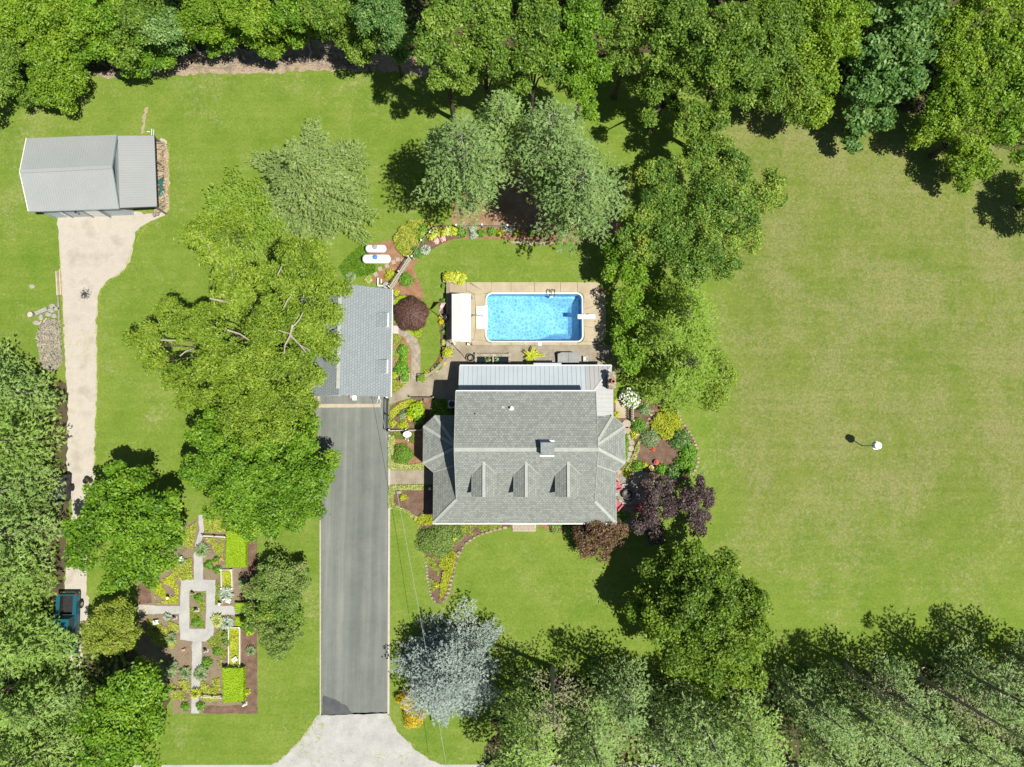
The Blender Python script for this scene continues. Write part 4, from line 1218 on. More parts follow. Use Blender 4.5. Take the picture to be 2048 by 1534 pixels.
while x < xsE - .02:
    x2 = min(x + w_, xsE)
    def hipy(xx): return yS if xx <= xh else yS + (ysN - yS) * (xx - xh) / (xsE - xh)
    poly = [(x, ysN), (x, hipy(x)), (x2, hipy(x2)), (x2, ysN)]
    if xh > x + .01 and xh < x2 - .01: poly.insert(2, (xh, yS))
    p3 = [Vector((a, b, zat(b))) for a, b in poly]
    if len(set((round(p.x, 3), round(p.y, 3)) for p in p3)) >= 3:
        mb, th = panel([p + Vector((.012 if p.x == x else 0, 0, 0)) for p in p3], nN, None, M_METAL)
        p, q = p3[0], p3[1]
        if (p - q).length > .1: mb.beam(p + th * 1.6, q + th * 1.6, .035, .05, up=nN)
        mb.build("roof_panel", M_METAL if x < P(1163, 757, 2.8).x else M_METAL_E, mroof)
    x = x2
# east slope
xw_ = xE + .02
kE = (zS - zN_) / (xsE - xh)
y = bayN
while y < ysN - .02:
    y2 = min(y + w_ * .95, ysN)
    def hx(yy): return xw_ if yy < yS - 1e-6 and True else xh + (xsE - xh) * (yy - yS) / (ysN - yS)
    def lx(yy): return max(xh, hx(yy)) if yy >= yS else xw_
    xo_ = xsE if y > P(0, 776, 2.5).y else P(1226.5, 800, 2.5).x
    poly = [(xo_, y), (xo_, y2), (min(lx(y2), xo_ - .01), y2), (min(lx(y), xo_ - .01), y)]
    p3 = [Vector((a, b, zN_ + kE * (xsE - a))) for a, b in poly]
    nE = Vector((kE, 0, 1)).normalized()
    mb, th = panel([p + Vector((0, .012 if p.y == y else 0, 0)) for p in p3], nE, None, M_METAL_E)
    mb.beam(p3[0] + th * 1.6, p3[3] + th * 1.6, .035, .05, up=nE)
    mb.build("roof_panel", M_METAL_E, mroof)
    y = y2
caps(mroof, [(Vector((xsE, ysN, zN_)), Vector((xh, yS, zS)))], .16, "hip_flashing", plain("flashing_grey", (.55, .55, .53), .5), .06)
g = MB(); g.beam((xsW, ysN + .06, 2.45), (xsE, ysN + .06, 2.45), .12, .11); g.beam((xsW - .03, ysN, 2.47), (xsW - .03, yS, 3.4), .05, .14); build_each(g, "gutter", M_TRIM, mroof)
mb = MB(); mb.prism([(xsW + .35, ysN - .35), (xsE - .35, ysN - .35), (xsE - .35, bayN - .2), (xE - .2, bayN - .2), (xE - .2, yN - .4), (xsW + .35, yN - .4)], 0, 2.21); mb.build("sunroom_wall", M_SIDING, house)
for i in range(7):
    x = xsW + 1.4 + i * 1.75
    mb = MB(); mb.box((x, ysN - .33, 1.2), (1.3, .06, 1.7)); wo = mb.build("window", M_TRIM, house)
    mb = MB(); mb.box((x, ysN - .30, 1.2), (1.1, .03, 1.5)); mb.build("pane", M_GLASS, wo)
# small extra canopy roof over the terrace door
aw = gp([(1067.5, 726), (1122.5, 726), (1122.5, 733), (1067.5, 733)], 2.3)
mb = MB(); mb.add([tuple(p) for p in aw] + [(p.x, p.y, p.z + .05) for p in aw], [(3, 2, 1, 0), (4, 5, 6, 7), (0, 1, 5, 4), (1, 2, 6, 5), (2, 3, 7, 6), (3, 0, 4, 7)])
for k in range(13): mb.beam(aw[0].lerp(aw[1], k / 12) + Vector((0, 0, .07)), aw[3].lerp(aw[2], k / 12) + Vector((0, 0, .07)), .03, .04)
mb.build("door_canopy", M_METAL, house)
# fieldstone chimney at the east end with a clay pot
M_FIELD = mk("fieldstone", (.34, .29, .22), (.52, .46, .37), 3.5, .9, 8, .4, .8)
sc_ = gp([(1218, 744), (1229, 744), (1232, 752), (1232, 776), (1218, 776)], 4.0)
mb = MB(); mb.prism([tuple(p) for p in sc_], 0, 4.0); scm = mb.build("stone_chimney", M_FIELD, house)
rng = seed()
for k in range(34):
    u, v = rng.random(), rng.random()
    a = sc_[0].lerp(sc_[1], u).lerp(sc_[4].lerp(sc_[3], u), v)
    s_ = rng.uniform(.10, .17)
    mb = MB(); mb.ell((a.x, a.y, 4.0), (s_, s_ * rng.uniform(.7, 1), .06), 7, 4); mb.build("stone", [M_FIELD, M_WALLST][k % 2], scm)
q = P(1226, 763, 4.3); mb = MB(); mb.lathe([(.17, 0), (.2, .1), (.17, .4), (.21, .42), (.21, .5), (.13, .5), (.11, .1)], (q.x, q.y, 4.0), 14)
mb.build("chimney_pot", plain("clay", (.42, .18, .10), .8), scm)

# ---------------- garage
gxE, gyN, gyS = P(782.5, 690, 2.9).x, P(783, 579, 2.9).y, P(783, 794, 2.9).y
gxR, gzR = P(678.5, 680, 5.6).x, 5.6
gxW = P(600, 700, 2.9).x
kg = (gzR - 2.9) / (gxE - gxR)
gzW = gzR - kg * (gxR - gxW) * 1.0
gar = thing("garage", "detached garage with blue-grey shingle roof and two small shed dormers", "garage", Vector(((gxE + gxW) / 2, (gyN + gyS) / 2, 0)))
roof_plane("roof", [(gxR, gyN, gzR), (gxE, gyN, 2.9), (gxE, gyS, 2.9), (gxR, gyS, gzR)], M_SHING_G, gar, .15)
roof_plane("roof", [(gxR, gyN, gzR), (gxW, gyN, gzW), (gxW, gyS, gzW), (gxR, gyS, gzR)], M_SHING_G, gar, .15)
caps(gar, [(Vector((gxR, gyN - .1, gzR)), Vector((gxR, gyS + .6, gzR)))], .34)
mb = MB()
prof = [(gxW + .3, 0), (gxE - .3, 0), (gxE - .3, 2.9 + kg * .3 - .05), (gxR, gzR - .05), (gxW + .3, gzW + kg * .3 - .05)]
a, b_ = gyS + .35, gyN - .25
mb.add([(x, a, z) for x, z in prof] + [(x, b_, z) for x, z in prof], [(0, 1, 2, 3, 4), (9, 8, 7, 6, 5)] + [((i + 1) % 5, i, 5 + i, 5 + (i + 1) % 5) for i in range(5)])
mb.build("wall", M_SIDING, gar)
for i in range(2):
    x = gxW + 2.0 + i * 3.3
    mb = MB(); mb.box((x, gyS + .33, 1.15), (2.7, .06, 2.2)); mb.build("garage_door", M_TRIM, gar)
g = MB(); g.beam((gxE + .04, gyS, 2.88), (gxE + .04, gyN, 2.88), .11, .11); g.build("gutter", M_TRIM, gar)
for y0, y1 in ((626, 651), (720, 744)):
    xd = P(771, 640, 4.2).x
    ya, yb = P(771, y0, 3.9).y, P(771, y1, 3.9).y
    zr0 = gzR - kg * (xd - gxR)
    xi = xd - 1.05; zi = gzR - kg * (xi - gxR) + .01; zt = zi - .10
    mb = MB()
    mb.add([(xd, ya, zr0 - .1), (xd, yb, zr0 - .1), (xd, yb, zt - .1), (xd, ya, zt - .1), (xi, ya, zi - .1), (xi, yb, zi - .1)], [(0, 3, 2, 1), (0, 4, 3), (1, 2, 5), (3, 4, 5, 2)])
    d_ = mb.build("dormer", M_TRIM, gar)
    roof_plane("dormer_roof", [(xi - .15, ya + .06, zi), (xd + .10, ya + .06, zt - .03), (xd + .10, yb - .06, zt - .03), (xi - .15, yb - .06, zi)], M_SHING_G, d_, .15)
    mb = MB(); mb.beam((xd + .06, ya + .08, (zr0 + zt) / 2 - .08), (xd + .06, yb - .08, (zr0 + zt) / 2 - .08), .22, .5); wn = mb.build("window_frame", M_WHITE, d_)
    mb = MB(); mb.box((xd + .17, (ya + yb) / 2, (zr0 + zt) / 2 + .175 - .08), (.04, abs(ya - yb) - .5, .02)); mb.build("pane", plain("pane_tan", (.45, .40, .36), .3), wn)
q = P(709, 798.5, 2.4); mb = MB(); mb.box((q.x, q.y + .15, 2.35), (.36, .5, .28)); lm = mb.build("wall_lamp", M_WHITE, gar)
q = P(702, 795, 2.4); mb = MB(); mb.box((q.x, q.y + .1, 2.2), (.2, .3, .2)); mb.build("door_opener_box", plain("tan_box", (.5, .4, .33), .6), gar)
q = P(758, 798, 2.6)
mb = MB(); mb.tube([(q.x, q.y + .4, 2.6), (q.x, q.y + .1, 2.75), (q.x - .1, q.y - .1, 2.7), (q.x - .25, q.y - .4, 2.3)], .025, 5); mb.tube([(q.x, q.y + .1, 2.75), (q.x + .2, q.y - .2, 2.5), (q.x + .05, q.y - .5, 2.3)], .02, 5)
mb.box((q.x + .02, q.y + .18, 2.68), (.14, .3, .12)); mb.build("service_bracket", M_WHITE, gar)
q = P(773, 794.5, 2.7); mb = MB(); mb.lathe([(.01, 0), (.14, .05), (.12, .18), (.01, .24)], (q.x, q.y + .05, 2.5), 10); mb.build("flood_lamp", M_WHITE, gar)

# ---------------- pole barn with lean-to
def PV(a, b, h): return P(a, b, h)
eh, rh = 3.0, 3.95
NW, NE, SW, SE = PV(54, 277, eh), PV(233.4, 270, eh), PV(58, 422.5, eh), PV(238, 416.5, eh)
W0, E0 = PV(40.5, 343.6, rh), PV(224, 334.7, rh)
barn = thing("pole_barn", "pale grey metal pole barn with two white overhead doors and a lower side roof", "barn", Vector(((NW.x + SE.x) / 2, (NW.y + SE.y) / 2, 0)))
M_BARN = mk("barn_steel", (.385, .41, .40), (.41, .435, .425), .4, .45, 6, .05, 0, spec=.5)
M_BARN_L = mk("lean_steel", (.36, .375, .37), (.385, .40, .395), .4, .5, 6, .05, 0, spec=.5)
M_BARNW = mk("barn_wall_steel", (.50, .57, .61), (.55, .62, .66), .4, .5, 6, .05, 0, spec=.5)
def ribbed(name, a, b, c, d, pitch, mat, parent, rib=.045):
    """steel sheet: a-b along the eave, d-c along the ridge, ribs run up the slope"""
    n = (b - a).cross(d - a).normalized()
    if n.z < 0: n = -n
    mb = MB(); th = n * .03
    mb.add([a, b, c, d, a + th, b + th, c + th, d + th], [(3, 2, 1, 0), (4, 5, 6, 7), (0, 1, 5, 4), (1, 2, 6, 5), (2, 3, 7, 6), (3, 0, 4, 7)])
    k = int((b - a).length / pitch)
    for i in range(k + 1):
        t = (i + .0) / k
        t = min(max(t, .004), .996)
        mb.beam(a.lerp(b, t) + n * .043, d.lerp(c, t) + n * .043, rib, .035, up=n)
    return mb.build(name, mat, parent)
ribbed("roof", SW, SE, E0, W0, .23, M_BARN, barn)
ribbed("roof", NE, NW, W0, E0, .23, M_BARN, barn)
caps(barn, [(W0, E0)], .34, "ridge_cap", M_BARN, .075)
g = MB()
for p, q in ((SW, W0), (W0, NW)): g.beam(p + Vector((-.02, 0, 0)), q + Vector((-.02, 0, 0)), .06, .2)
build_each(g, "rake_trim", M_TRIM, barn)
g = MB()
for p, q in ((SE, E0), (E0, NE)): g.beam(p + Vector((.03, 0, .0)), q + Vector((.03, 0, .0)), .06, .2)
g.beam(SW + Vector((0, -.04, -.03)), SE + Vector((0, -.04, -.03)), .08, .12)
build_each(g, "eave_trim", mk("trim_teal", (.28, .34, .35), (.34, .40, .41), 1, .5, 5, .05, 0), barn)
ix = .32
a, b_, c, d = (Vector((SW.x + ix + .2, SW.y + ix, 0)), Vector((SE.x - .12, SE.y + ix, 0)), Vector((NE.x - .12, NE.y - ix, 0)), Vector((NW.x + ix + .2, NW.y - ix, 0)))
mb = MB()
zt = eh - .02
for p, q in ((a, b_), (b_, c), (c, d), (d, a)):
    mb.add([p, q, q + Vector((0, 0, zt)), p + Vector((0, 0, zt))], [(0, 1, 2, 3)])
for p, q, r_ in ((b_, c, E0), (a, d, W0)):
    mb.add([p + Vector((0, 0, zt)), q + Vector((0, 0, zt)), Vector((p.x, (p.y + q.y) / 2 + (r_.y - (p.y + q.y) / 2) * .9, rh - .05))], [(0, 1, 2)])
k = int((b_ - a).length / .3)
for i in range(k + 1):
    p = a.lerp(b_, i / k); mb.box((p.x, p.y - .02, zt / 2), (.05, .04, zt))
k = int((c - b_).length / .3)
for i in range(k + 1):
    p = b_.lerp(c, i / k); mb.box((p.x + .02, p.y, zt / 2 + .3), (.04, .05, zt))
mb.build("wall", M_BARNW, barn)
for x0, x1 in ((113, 145), (190, 220)):
    pa, pb = P(x0, 432), P(x1, 430)
    mb = MB(); mb.box(((pa.x + pb.x) / 2, a.y + (b_.y - a.y) * .5 - .06, 1.2), (pb.x - pa.x, .08, 2.4)); od = mb.build("overhead_door", M_WHITE, barn)
    for z in (.6, 1.2, 1.8):
        mb = MB(); mb.box(((pa.x + pb.x) / 2, a.y + (b_.y - a.y) * .5 - .105, z), (pb.x - pa.x, .02, .02)); mb.build("panel_joint", M_STEEL, od)
    mb = MB(); mb.box((pa.x - .1, a.y + (b_.y - a.y) * .5 - .08, 1.25), (.14, .14, 2.5)); mb.box((pb.x + .1, a.y + (b_.y - a.y) * .5 - .08, 1.25), (.14, .14, 2.5)); build_each(mb, "door_jamb", mk("jamb_teal", (.22, .28, .29), (.28, .33, .34), 1, .5, 5, .05, 0), barn)
p = P(150.5, 424, 2.9); mb = MB(); mb.ell((p.x, p.y, 2.85), (.12, .12, .12)); mb.build("yard_lamp", M_BLACK, barn)
# lean-to roof, ribs run down the slope (east)
LNW, LSW = PV(236, 271.8, 2.85), PV(239.5, 416, 2.85)
LNE, LSE = PV(308.6, 271.5, 2.25), PV(314, 413, 2.25)
ribbed("lean_to_roof", LNE, LSE, LSW, LNW, .245, M_BARN_L, barn)
mb = MB()
for p in (LNE, LSE, LNE.lerp(LSE, .33), LNE.lerp(LSE, .67)): mb.box((p.x - .15, p.y, 1.08), (.15, .15, 2.16))
build_each(mb, "post", mk("treated_post", (.25, .20, .14), (.34, .28, .2), 4, .9, 20, .3), barn)
g = MB(); g.beam(LNE + Vector((.03, 0, -.05)), LSE + Vector((.03, 0, -.05)), .05, .15); g.beam(LSE + Vector((0, -.03, -.05)), LSW + Vector((0, -.03, -.05)), .05, .18); build_each(g, "fascia", plain("dark_fascia", (.03, .028, .028), .6), barn)
# ================================================================ OBJECTS
M_WOOD = mk("weathered_wood", (.30, .26, .21), (.44, .39, .32), 3, .9, 22, .3, .4)
M_WOODP = mk("fresh_wood", (.55, .43, .27), (.70, .58, .40), 3, .9, 22, .25, .3)
M_LOG = mk("split_log", (.30, .24, .18), (.50, .42, .33), 2.5, .9, 14, .4, .5)
M_STONE = mk("grey_stone", (.38, .36, .31), (.52, .50, .44), 2.5, .9, 14, .3, .5)
M_TERRA = plain("terracotta", (.50, .22, .10), .8)
M_PICKET = mk("picket_paint", (.62, .59, .51), (.76, .73, .64), 5, .8, 25, .25, .2, kf=.85)
M_CREAM = mk("cream_canvas", (.80, .70, .64), (.86, .765, .70), .6, .9, 12, .04, .1, kf=.8)
M_TEAL = plain("teal_paint", (.012, .11, .15), .25, .6)
M_RUBBER = mk("rubber", (.02, .02, .02), (.035, .035, .033), 4, .85, 20, .2)
M_CHROME = plain("chrome", (.5, .5, .5), .2, .8, .9)

# fabric canopy on the deck
cn = thing("fabric_canopy", "long cream fabric canopy with a centre ridge at the left end of the pool deck", "canopy", P(920, 636))
ha, hb = 2.45, 2.75
q = [P(904, 588, ha), P(942, 588, ha), P(942, 683.5, ha), P(904, 683.5, ha)]
xr_ = P(920.5, 636, hb).x
for name, x0, x1 in (("roof_panel", q[0].x, xr_), ("roof_panel", xr_, q[1].x)):
    z0 = ha if x0 == q[0].x else hb; z1 = hb if x1 == xr_ else ha
    mb = MB(); n_ = 12
    for k in range(n_ + 1):
        y = q[0].y + (q[2].y - q[0].y) * k / n_
        sg = .012 * math.sin(k * 1.7)
        for u in range(5):
            x = x0 + (x1 - x0) * u / 4
            mb.v.append((x, y, z0 + (z1 - z0) * u / 4 - .03 * math.sin(PI * u / 4) + sg))
    for k in range(n_):
        for u in range(4):
            a = k * 5 + u; mb.f.append((a, a + 5, a + 6, a + 1)); mb.m.append(0)
    mb.build(name, M_CREAM, cn, smooth=True)
mb = MB()
for p in q: mb.tube([(p.x, p.y, .06), (p.x, p.y, ha)], .05, 6)
for p, r_ in ((q[0], q[3]), (q[1], q[2])): mb.beam(p, r_, .06, .06)
mb.beam((xr_, q[0].y, hb - .04), (xr_, q[3].y, hb - .04), .06, .06)
for t in range(6):
    y = q[0].y + (q[3].y - q[0].y) * t / 5
    mb.beam((q[0].x, y, ha - .10), (xr_, y, hb - .12), .04, .04); mb.beam((xr_, y, hb - .12), (q[1].x, y, ha - .10), .04, .04)
mb.build("frame", plain("canopy_frame", (.46, .41, .35), .6), cn)
mb = MB()
for a in (908.5, 937.5):
    p = P(a, 687.5); mb.box((p.x, p.y, .2), (.30, .38, .3))
build_each(mb, "footing", plain("footing_cream", (.70, .66, .50), .8), cn)
# slatted bench back under its west edge
bn = thing("slatted_bench", "weathered slatted bench along the left side of the cream canopy", "bench", P(902, 636))
for k in range(26):
    p = P(902, 592 + k * 3.6); mb = MB(); mb.box((p.x, p.y, .62), (.36, .13, .04)); mb.build("slat", M_WOOD, bn)
mb = MB(); a, b_ = P(902, 590), P(902, 684)
for dx in (-.14, .14): mb.beam((a.x + dx, a.y, .57), (b_.x + dx, b_.y, .57), .06, .08)
for t in (.02, .33, .66, .98): mb.box((a.x, a.y + (b_.y - a.y) * t, .3), (.3, .08, .5))
mb.build("frame", M_WOOD, bn)
gr = thing("kettle_grill", "black round grill in the shade behind the canopy", "grill", P(894, 637))
c = P(894, 637)
mb = MB(); mb.lathe([(.02, .55), (.25, .62), (.32, .8), (.25, .98), (.02, 1.05)], (c.x, c.y, 0), 14); mb.build("bowl", plain("enamel_black", (.03, .035, .04), .3), gr)
mb = MB()
for k in range(3): mb.tube([(c.x + .3 * math.cos(2.1 * k), c.y + .3 * math.sin(2.1 * k), 0), (c.x + .15 * math.cos(2.1 * k), c.y + .15 * math.sin(2.1 * k), .62)], .02, 5)
build_each(mb, "leg", M_STEEL, gr)

# flag on an angled pole
fl = thing("flagpole", "slim flagpole leaning from the narrow bed beside the canopy", "flagpole", P(887.5, 639))
c = P(887.5, 639); tp = P(877.5, 622, 2.9)
mb = MB(); mb.tube([c, (tp.x, tp.y, 2.9)], [.045, .03], 8); mb.build("pole", plain("pole_cream", (.68, .62, .48), .6), fl)
mb = MB(); mb.ell((tp.x, tp.y, 2.95), (.06, .06, .06)); mb.build("finial", plain("gold", (.6, .45, .12), .3, .6, .6), fl)
M_FR, M_FW, M_FB = plain("flag_red", (.45, .03, .05), .8), plain("flag_white", (.78, .76, .72), .8), plain("flag_blue", (.05, .09, .25), .8)
mb = MB()
NU, NV = 24, 13
o = Vector((tp.x, tp.y, 2.82)); ax = P(891, 604, 2.4); 
du = (Vector((P(882, 605.5, 2.3).x, P(882, 605.5, 2.3).y, 2.25)) - o)
dv = Vector((.47, .10, -.38))
def fpt(u, v):
    wv2 = .05 * math.sin(u * 9 + v * 2.5)
    return o + du * u + dv * (v * (.35 + .65 * u)) + Vector((wv2 * .5, 0, wv2))
for i in range(NU):
    for j in range(NV):
        u0, u1, v0, v1 = i / NU, (i + 1) / NU, j / NV, (j + 1) / NV
        mb.mi = 2 if (u0 < .4 and j < 7) else (0 if j % 2 == 0 else 1)
        mb.add([fpt(u0, v0), fpt(u1, v0), fpt(u1, v1), fpt(u0, v1)], [(0, 1, 2, 3)])
mb.mi = 1
for r_ in range(9):
    for s_ in range(6 if r_ % 2 == 0 else 5):
        u = .4 * (s_ + (.5 if r_ % 2 == 0 else 1)) / 6; v = (7 / 13) * (r_ + .6) / 9.2
        p = fpt(u, v); nn = (fpt(u + .01, v) - p).cross(fpt(u, v + .01) - p).normalized()
        if nn.z < 0: nn = -nn
        e1 = (fpt(u + .01, v) - p).normalized(); e2 = nn.cross(e1)
        mb.add([p + nn * .006 + (e1 * math.cos(a_) + e2 * math.sin(a_)) * (.02 if k % 2 == 0 else .008) for k, a_ in enumerate([PI * k2 / 5 for k2 in range(10)])], [tuple(range(10))])
fo = mb.build("flag", [M_FR, M_FW, M_FB], loc=o)
tag(fo, "striped red and white flag with starred blue corner beside the canopy", "flag")

# propane tanks
def tank(name, label, x0, x1, y, hw, dome, dx):
    a, b_ = P(x0, y, .8), P(x1, y, .8)
    r_ = hw * msc(.8); c = (a + b_) / 2
    t = thing(name, label, "gas tank", Vector((c.x, c.y, 0)), "gas tanks on the mulch behind the garage")
    L2 = (b_.x - a.x) / 2 - r_ * .8
    mb = MB(); zc = r_ + .22
    pts, rad = [], []
    for k in range(6): an = PI / 2 * k / 5; pts.append((c.x - L2 - r_ * .8 * math.cos(an), c.y, zc)); rad.append(max(.01, r_ * math.sin(an)))
    for k in range(6): an = PI / 2 * k / 5; pts.append((c.x + L2 + r_ * .8 * math.sin(an), c.y, zc)); rad.append(max(.01, r_ * math.cos(an)))
    mb.tube(pts, rad, 20); mb.build("shell", plain("tank_white", (.76, .76, .77), .5), t, smooth=True)
    q = P(dx, y - 1.5, zc + r_)
    mb = MB(); mb.lathe([(.24, -.08), (.25, .1), (.20, .17), (.02, .2)], (q.x, c.y + .06, zc + r_), 16); mb.build("valve_dome", dome, t)
    mb = MB()
    for s_ in (-1, 1): mb.box((c.x + s_ * L2 * .8, c.y, .12), (.12, r_ * 1.2, .26))
    build_each(mb, "foot", M_STEEL, t)
    for s_ in (-.45, .5):
        mb = MB(); mb.cyl((c.x + s_ * L2 * 1.5, c.y + .05), .035, zc + r_ - .02, zc + r_ + .05, 8); mb.build("fitting", M_STEEL, t)
tank("propane_tank", "smaller white gas tank with grey valve dome, farther from the garage", 730, 772.5, 496.5, 8.2, mk("dome_grey", (.38, .34, .28), (.55, .5, .43), 6, .6, 20, .2), 750)
tank("propane_tank", "larger white gas tank with bright blue valve dome", 724, 781.5, 517.5, 9.4, plain("dome_blue", (.08, .26, .58), .4), 750.5)
tb = bpy.data.objects["tank_bed"]
for a, b_, rz in ((751.6, 548.6, .5), (760.4, 538, .35), (774, 532, .4), (787, 524.5, .3), (795.6, 519, .1), (806, 520.5, .55)):
    p = P(a, b_); mb = MB(); mb.box((p.x, p.y, .03), (.42, .42, .06), rz); mb.build("paver", bm1[1], tb)

# fences
def picket_fence(name, label, p0, p1, h, n, mat, rails=(.3, .85), pw=.09, group=None, posts=2, tip=True):
    a, b_ = P(*p0), P(*p1)
    d = (b_ - a); rz = math.atan2(d.y, d.x); nn = Vector((-d.y, d.x, 0)).normalized()
    t = thing(name, label, "fence", (a + b_) / 2, group)
    for k in range(n):
        p = a.lerp(b_, (k + .5) / n); mb = MB()
        hh = h * (1 + (.05 if k % 2 else 0))
        mb.box((p.x, p.y, hh / 2 + .03), (pw, .025, hh), rz)
        if tip:
            e = d.normalized() * pw / 2; y = nn * .0125
            mb.add([p - e - y + Vector((0, 0, hh + .03)), p + e - y + Vector((0, 0, hh + .03)), p + e + y + Vector((0, 0, hh + .03)), p - e + y + Vector((0, 0, hh + .03)), p + Vector((0, 0, hh + .12))], [(0, 1, 4), (1, 2, 4), (2, 3, 4), (3, 0, 4)])
        mb.build("picket", mat, t)
    for r_ in rails:
        mb = MB(); off = nn * .04; mb.beam(a + off + Vector((0, 0, h * r_)), b_ + off + Vector((0, 0, h * r_)), .05, .09); mb.build("rail", mat, t)
    for k in range(posts):
        p = a.lerp(b_, k / max(1, posts - 1)) + nn * .1; mb = MB(); mb.box((p.x, p.y, h * .52), (.11, .11, h * 1.04), rz); mb.build("post", mat, t)
    return t
picket_fence("picket_fence", "pale picket fence running diagonally from the garage corner past the tank bed", (784, 580), (822, 521), 1.5, 24, M_PICKET, posts=3, pw=.085)
picket_fence("picket_fence", "short picket fence beside the white flowering bush east of the house", (1262, 811), (1262, 842), 1.2, 9, M_PICKET, pw=.11)
picket_fence("iron_fence", "low black iron railing along the right edge of the driveway by the garage", (775.5, 800), (774.5, 862), 1.0, 24, M_BLACK, rails=(.12, .95), pw=.022, posts=3, tip=False)
picket_fence("garden_gate_fence", "low weathered fence between the terrace and the cottage bed", (822, 797), (868, 797), .7, 14, M_WOOD, pw=.10, posts=2)
picket_fence("low_fence", "low weathered fence between the cottage bed and the satellite dish", (780, 862), (846, 861), .6, 18, M_PICKET, pw=.08, posts=3)
def rail_fence(name, label, pts, h, mat, cap=None, rails=(.45, .9)):
    w3 = gp(pts)
    t = thing(name, label, "fence", sum(w3, Vector()) / len(w3))
    for i, p in enumerate(w3):
        mb = MB(); mb.box((p.x, p.y, h / 2), (.10, .10, h)); po = mb.build("post", mat, t)
        if cap:
            mb = MB(); mb.box((p.x, p.y, h + .04), (.16, .16, .08)); mb.build("post_cap", cap, po)
    for p, q_ in zip(w3, w3[1:]):
        for r_ in rails:
            mb = MB(); mb.beam(p + Vector((0, 0, h * r_)), q_ + Vector((0, 0, h * r_)), .04, .07); mb.build("rail", mat, t)
rail_fence("rail_fence", "thin dark rail fence along the top of the flower border north of the pool", [(914, 456), (965, 455.5), (1015, 456.5), (1062, 457.5), (1110, 460)], 1.0, M_WOOD, M_TRIM)
rail_fence("wire_fence", "thin rail with white capped posts climbing the curved border from the picket fence", [(826, 518), (845, 486), (862, 470)], 1.0, M_WOOD, M_TRIM, (.9,))
picket_fence("pallet_fence", "grey slatted fence panel in deep shade under the woodland trees", (1258, 152), (1300, 146), 1.1, 16, M_WOOD, pw=.12, posts=2, tip=False)

# walls and planters
wl = MB(); pts = gp([(896, 700), (893, 714), (885, 727), (874, 739), (862, 748), (850, 754)])
for p, q_ in zip(pts, pts[1:]): wl.beam(p + Vector((0, 0, .22)), q_ + Vector((0, 0, .22)), .28, .45)
build_thing(wl, "curved_wall", M_CONC_O, "low curved concrete wall between the terrace and the yellow flower strip", "garden wall")
wl = MB(); a, b_ = P(896.5, 566), P(896.5, 700); wl.beam(a + Vector((0, 0, .28)), b_ + Vector((0, 0, .28)), .3, .56)
build_thing(wl, "deck_wall", M_CONC_O, "straight low concrete wall along the left edge of the pool deck", "garden wall")
def planter(px, py, s, label, plabel, mat, h=.55, r=11):
    p = P(px, py)
    mb = MB(); w_ = s * msc()
    for sx, sy, lx, ly in ((0, -1, w_, .08), (0, 1, w_, .08), (-1, 0, .08, w_ - .16), (1, 0, .08, w_ - .16)):
        mb.box((p.x + sx * (w_ / 2 - .04), p.y + sy * (w_ / 2 - .04), h / 2), (lx, ly, h))
    t = thing("planter_box", label, "planter", p)
    mb.build("box", M_CONC, t)
    mb = MB(); mb.box((p.x, p.y, h - .08), (w_ - .17, w_ - .17, .06)); mb.build("soil", M_SOIL_G, t)
    rng = seed(); lv = Leaves()
    R = r * msc(); m = 420
    e = norm(rng.normal(size=(m, 3)) + np.array([0, 0, .5])); e[:, 2] = np.abs(e[:, 2])
    C = e * rng.uniform(.6, 1.05, m)[:, None] * np.array([R, R, R * .9]) + np.array([p.x, p.y, h])
    lv.add(C, e * .5 + np.array([0, 0, .6]) + rng.normal(size=(m, 3)) * .4, rng.normal(size=(m, 3)) + e, .10, .055, .5 + rng.normal(size=m) * .2)
    tag(lv.build("potted_shrub", mat, (p.x, p.y, h)), plabel, "shrub")
planter(896, 706, 20, "square concrete planter at the corner of deck and curved wall", "rounded lime green shrub in the planter near the house end of the deck", L_LIME)
planter(897, 557, 20, "square concrete planter at the far left corner of the pool deck", "rounded lime green shrub in the planter at the far left deck corner", L_LIME)
planter(812, 757, 19, "square concrete planter on the garage side of the walk entrance", "dark green trailing plant in the planter nearest the garage", L_BOX, .5, 8)
planter(845, 757, 17, "square concrete planter at the lower end of the curved wall", "light green plant in the planter at the lower end of the curved wall", L_BRIGHT, .5, 8)

# garage side clutter
q = P(759, 566)
t = thing("pipe_frame", "white frame of square pipes by the garage wall near the picket fence", "frame", q)
mb = MB(); a, b_, c, d = P(757, 558), P(757, 573), P(768, 573), P(764, 560)
for u, v in ((a, b_), (b_, c), (Vector((d.x, d.y, 0)), P(764, 568))): mb.beam(u + Vector((0, 0, .35)), v + Vector((0, 0, .35)), .12, .12)
build_each(mb, "pipe", M_TRIM, t)
mb = MB()
for u in (a, b_, c): mb.box((u.x, u.y, .15), (.1, .1, .3))
build_each(mb, "leg", M_TRIM, t)
q = P(773, 572); mb = MB(); mb.lathe([(.06, .5), (.32, .42), (.36, .3), (.34, 0)], (q.x, q.y, 0), 14); mb.lathe([(.01, .56), (.10, .55), (.10, .45)], (q.x, q.y, 0), 10)
build_thing(mb, "lidded_bin", mk("bin_grey", (.42, .42, .40), (.54, .53, .5), 4, .7, 14, .2), "round grey lidded bin between garage wall and picket fence", "bin", base=q)
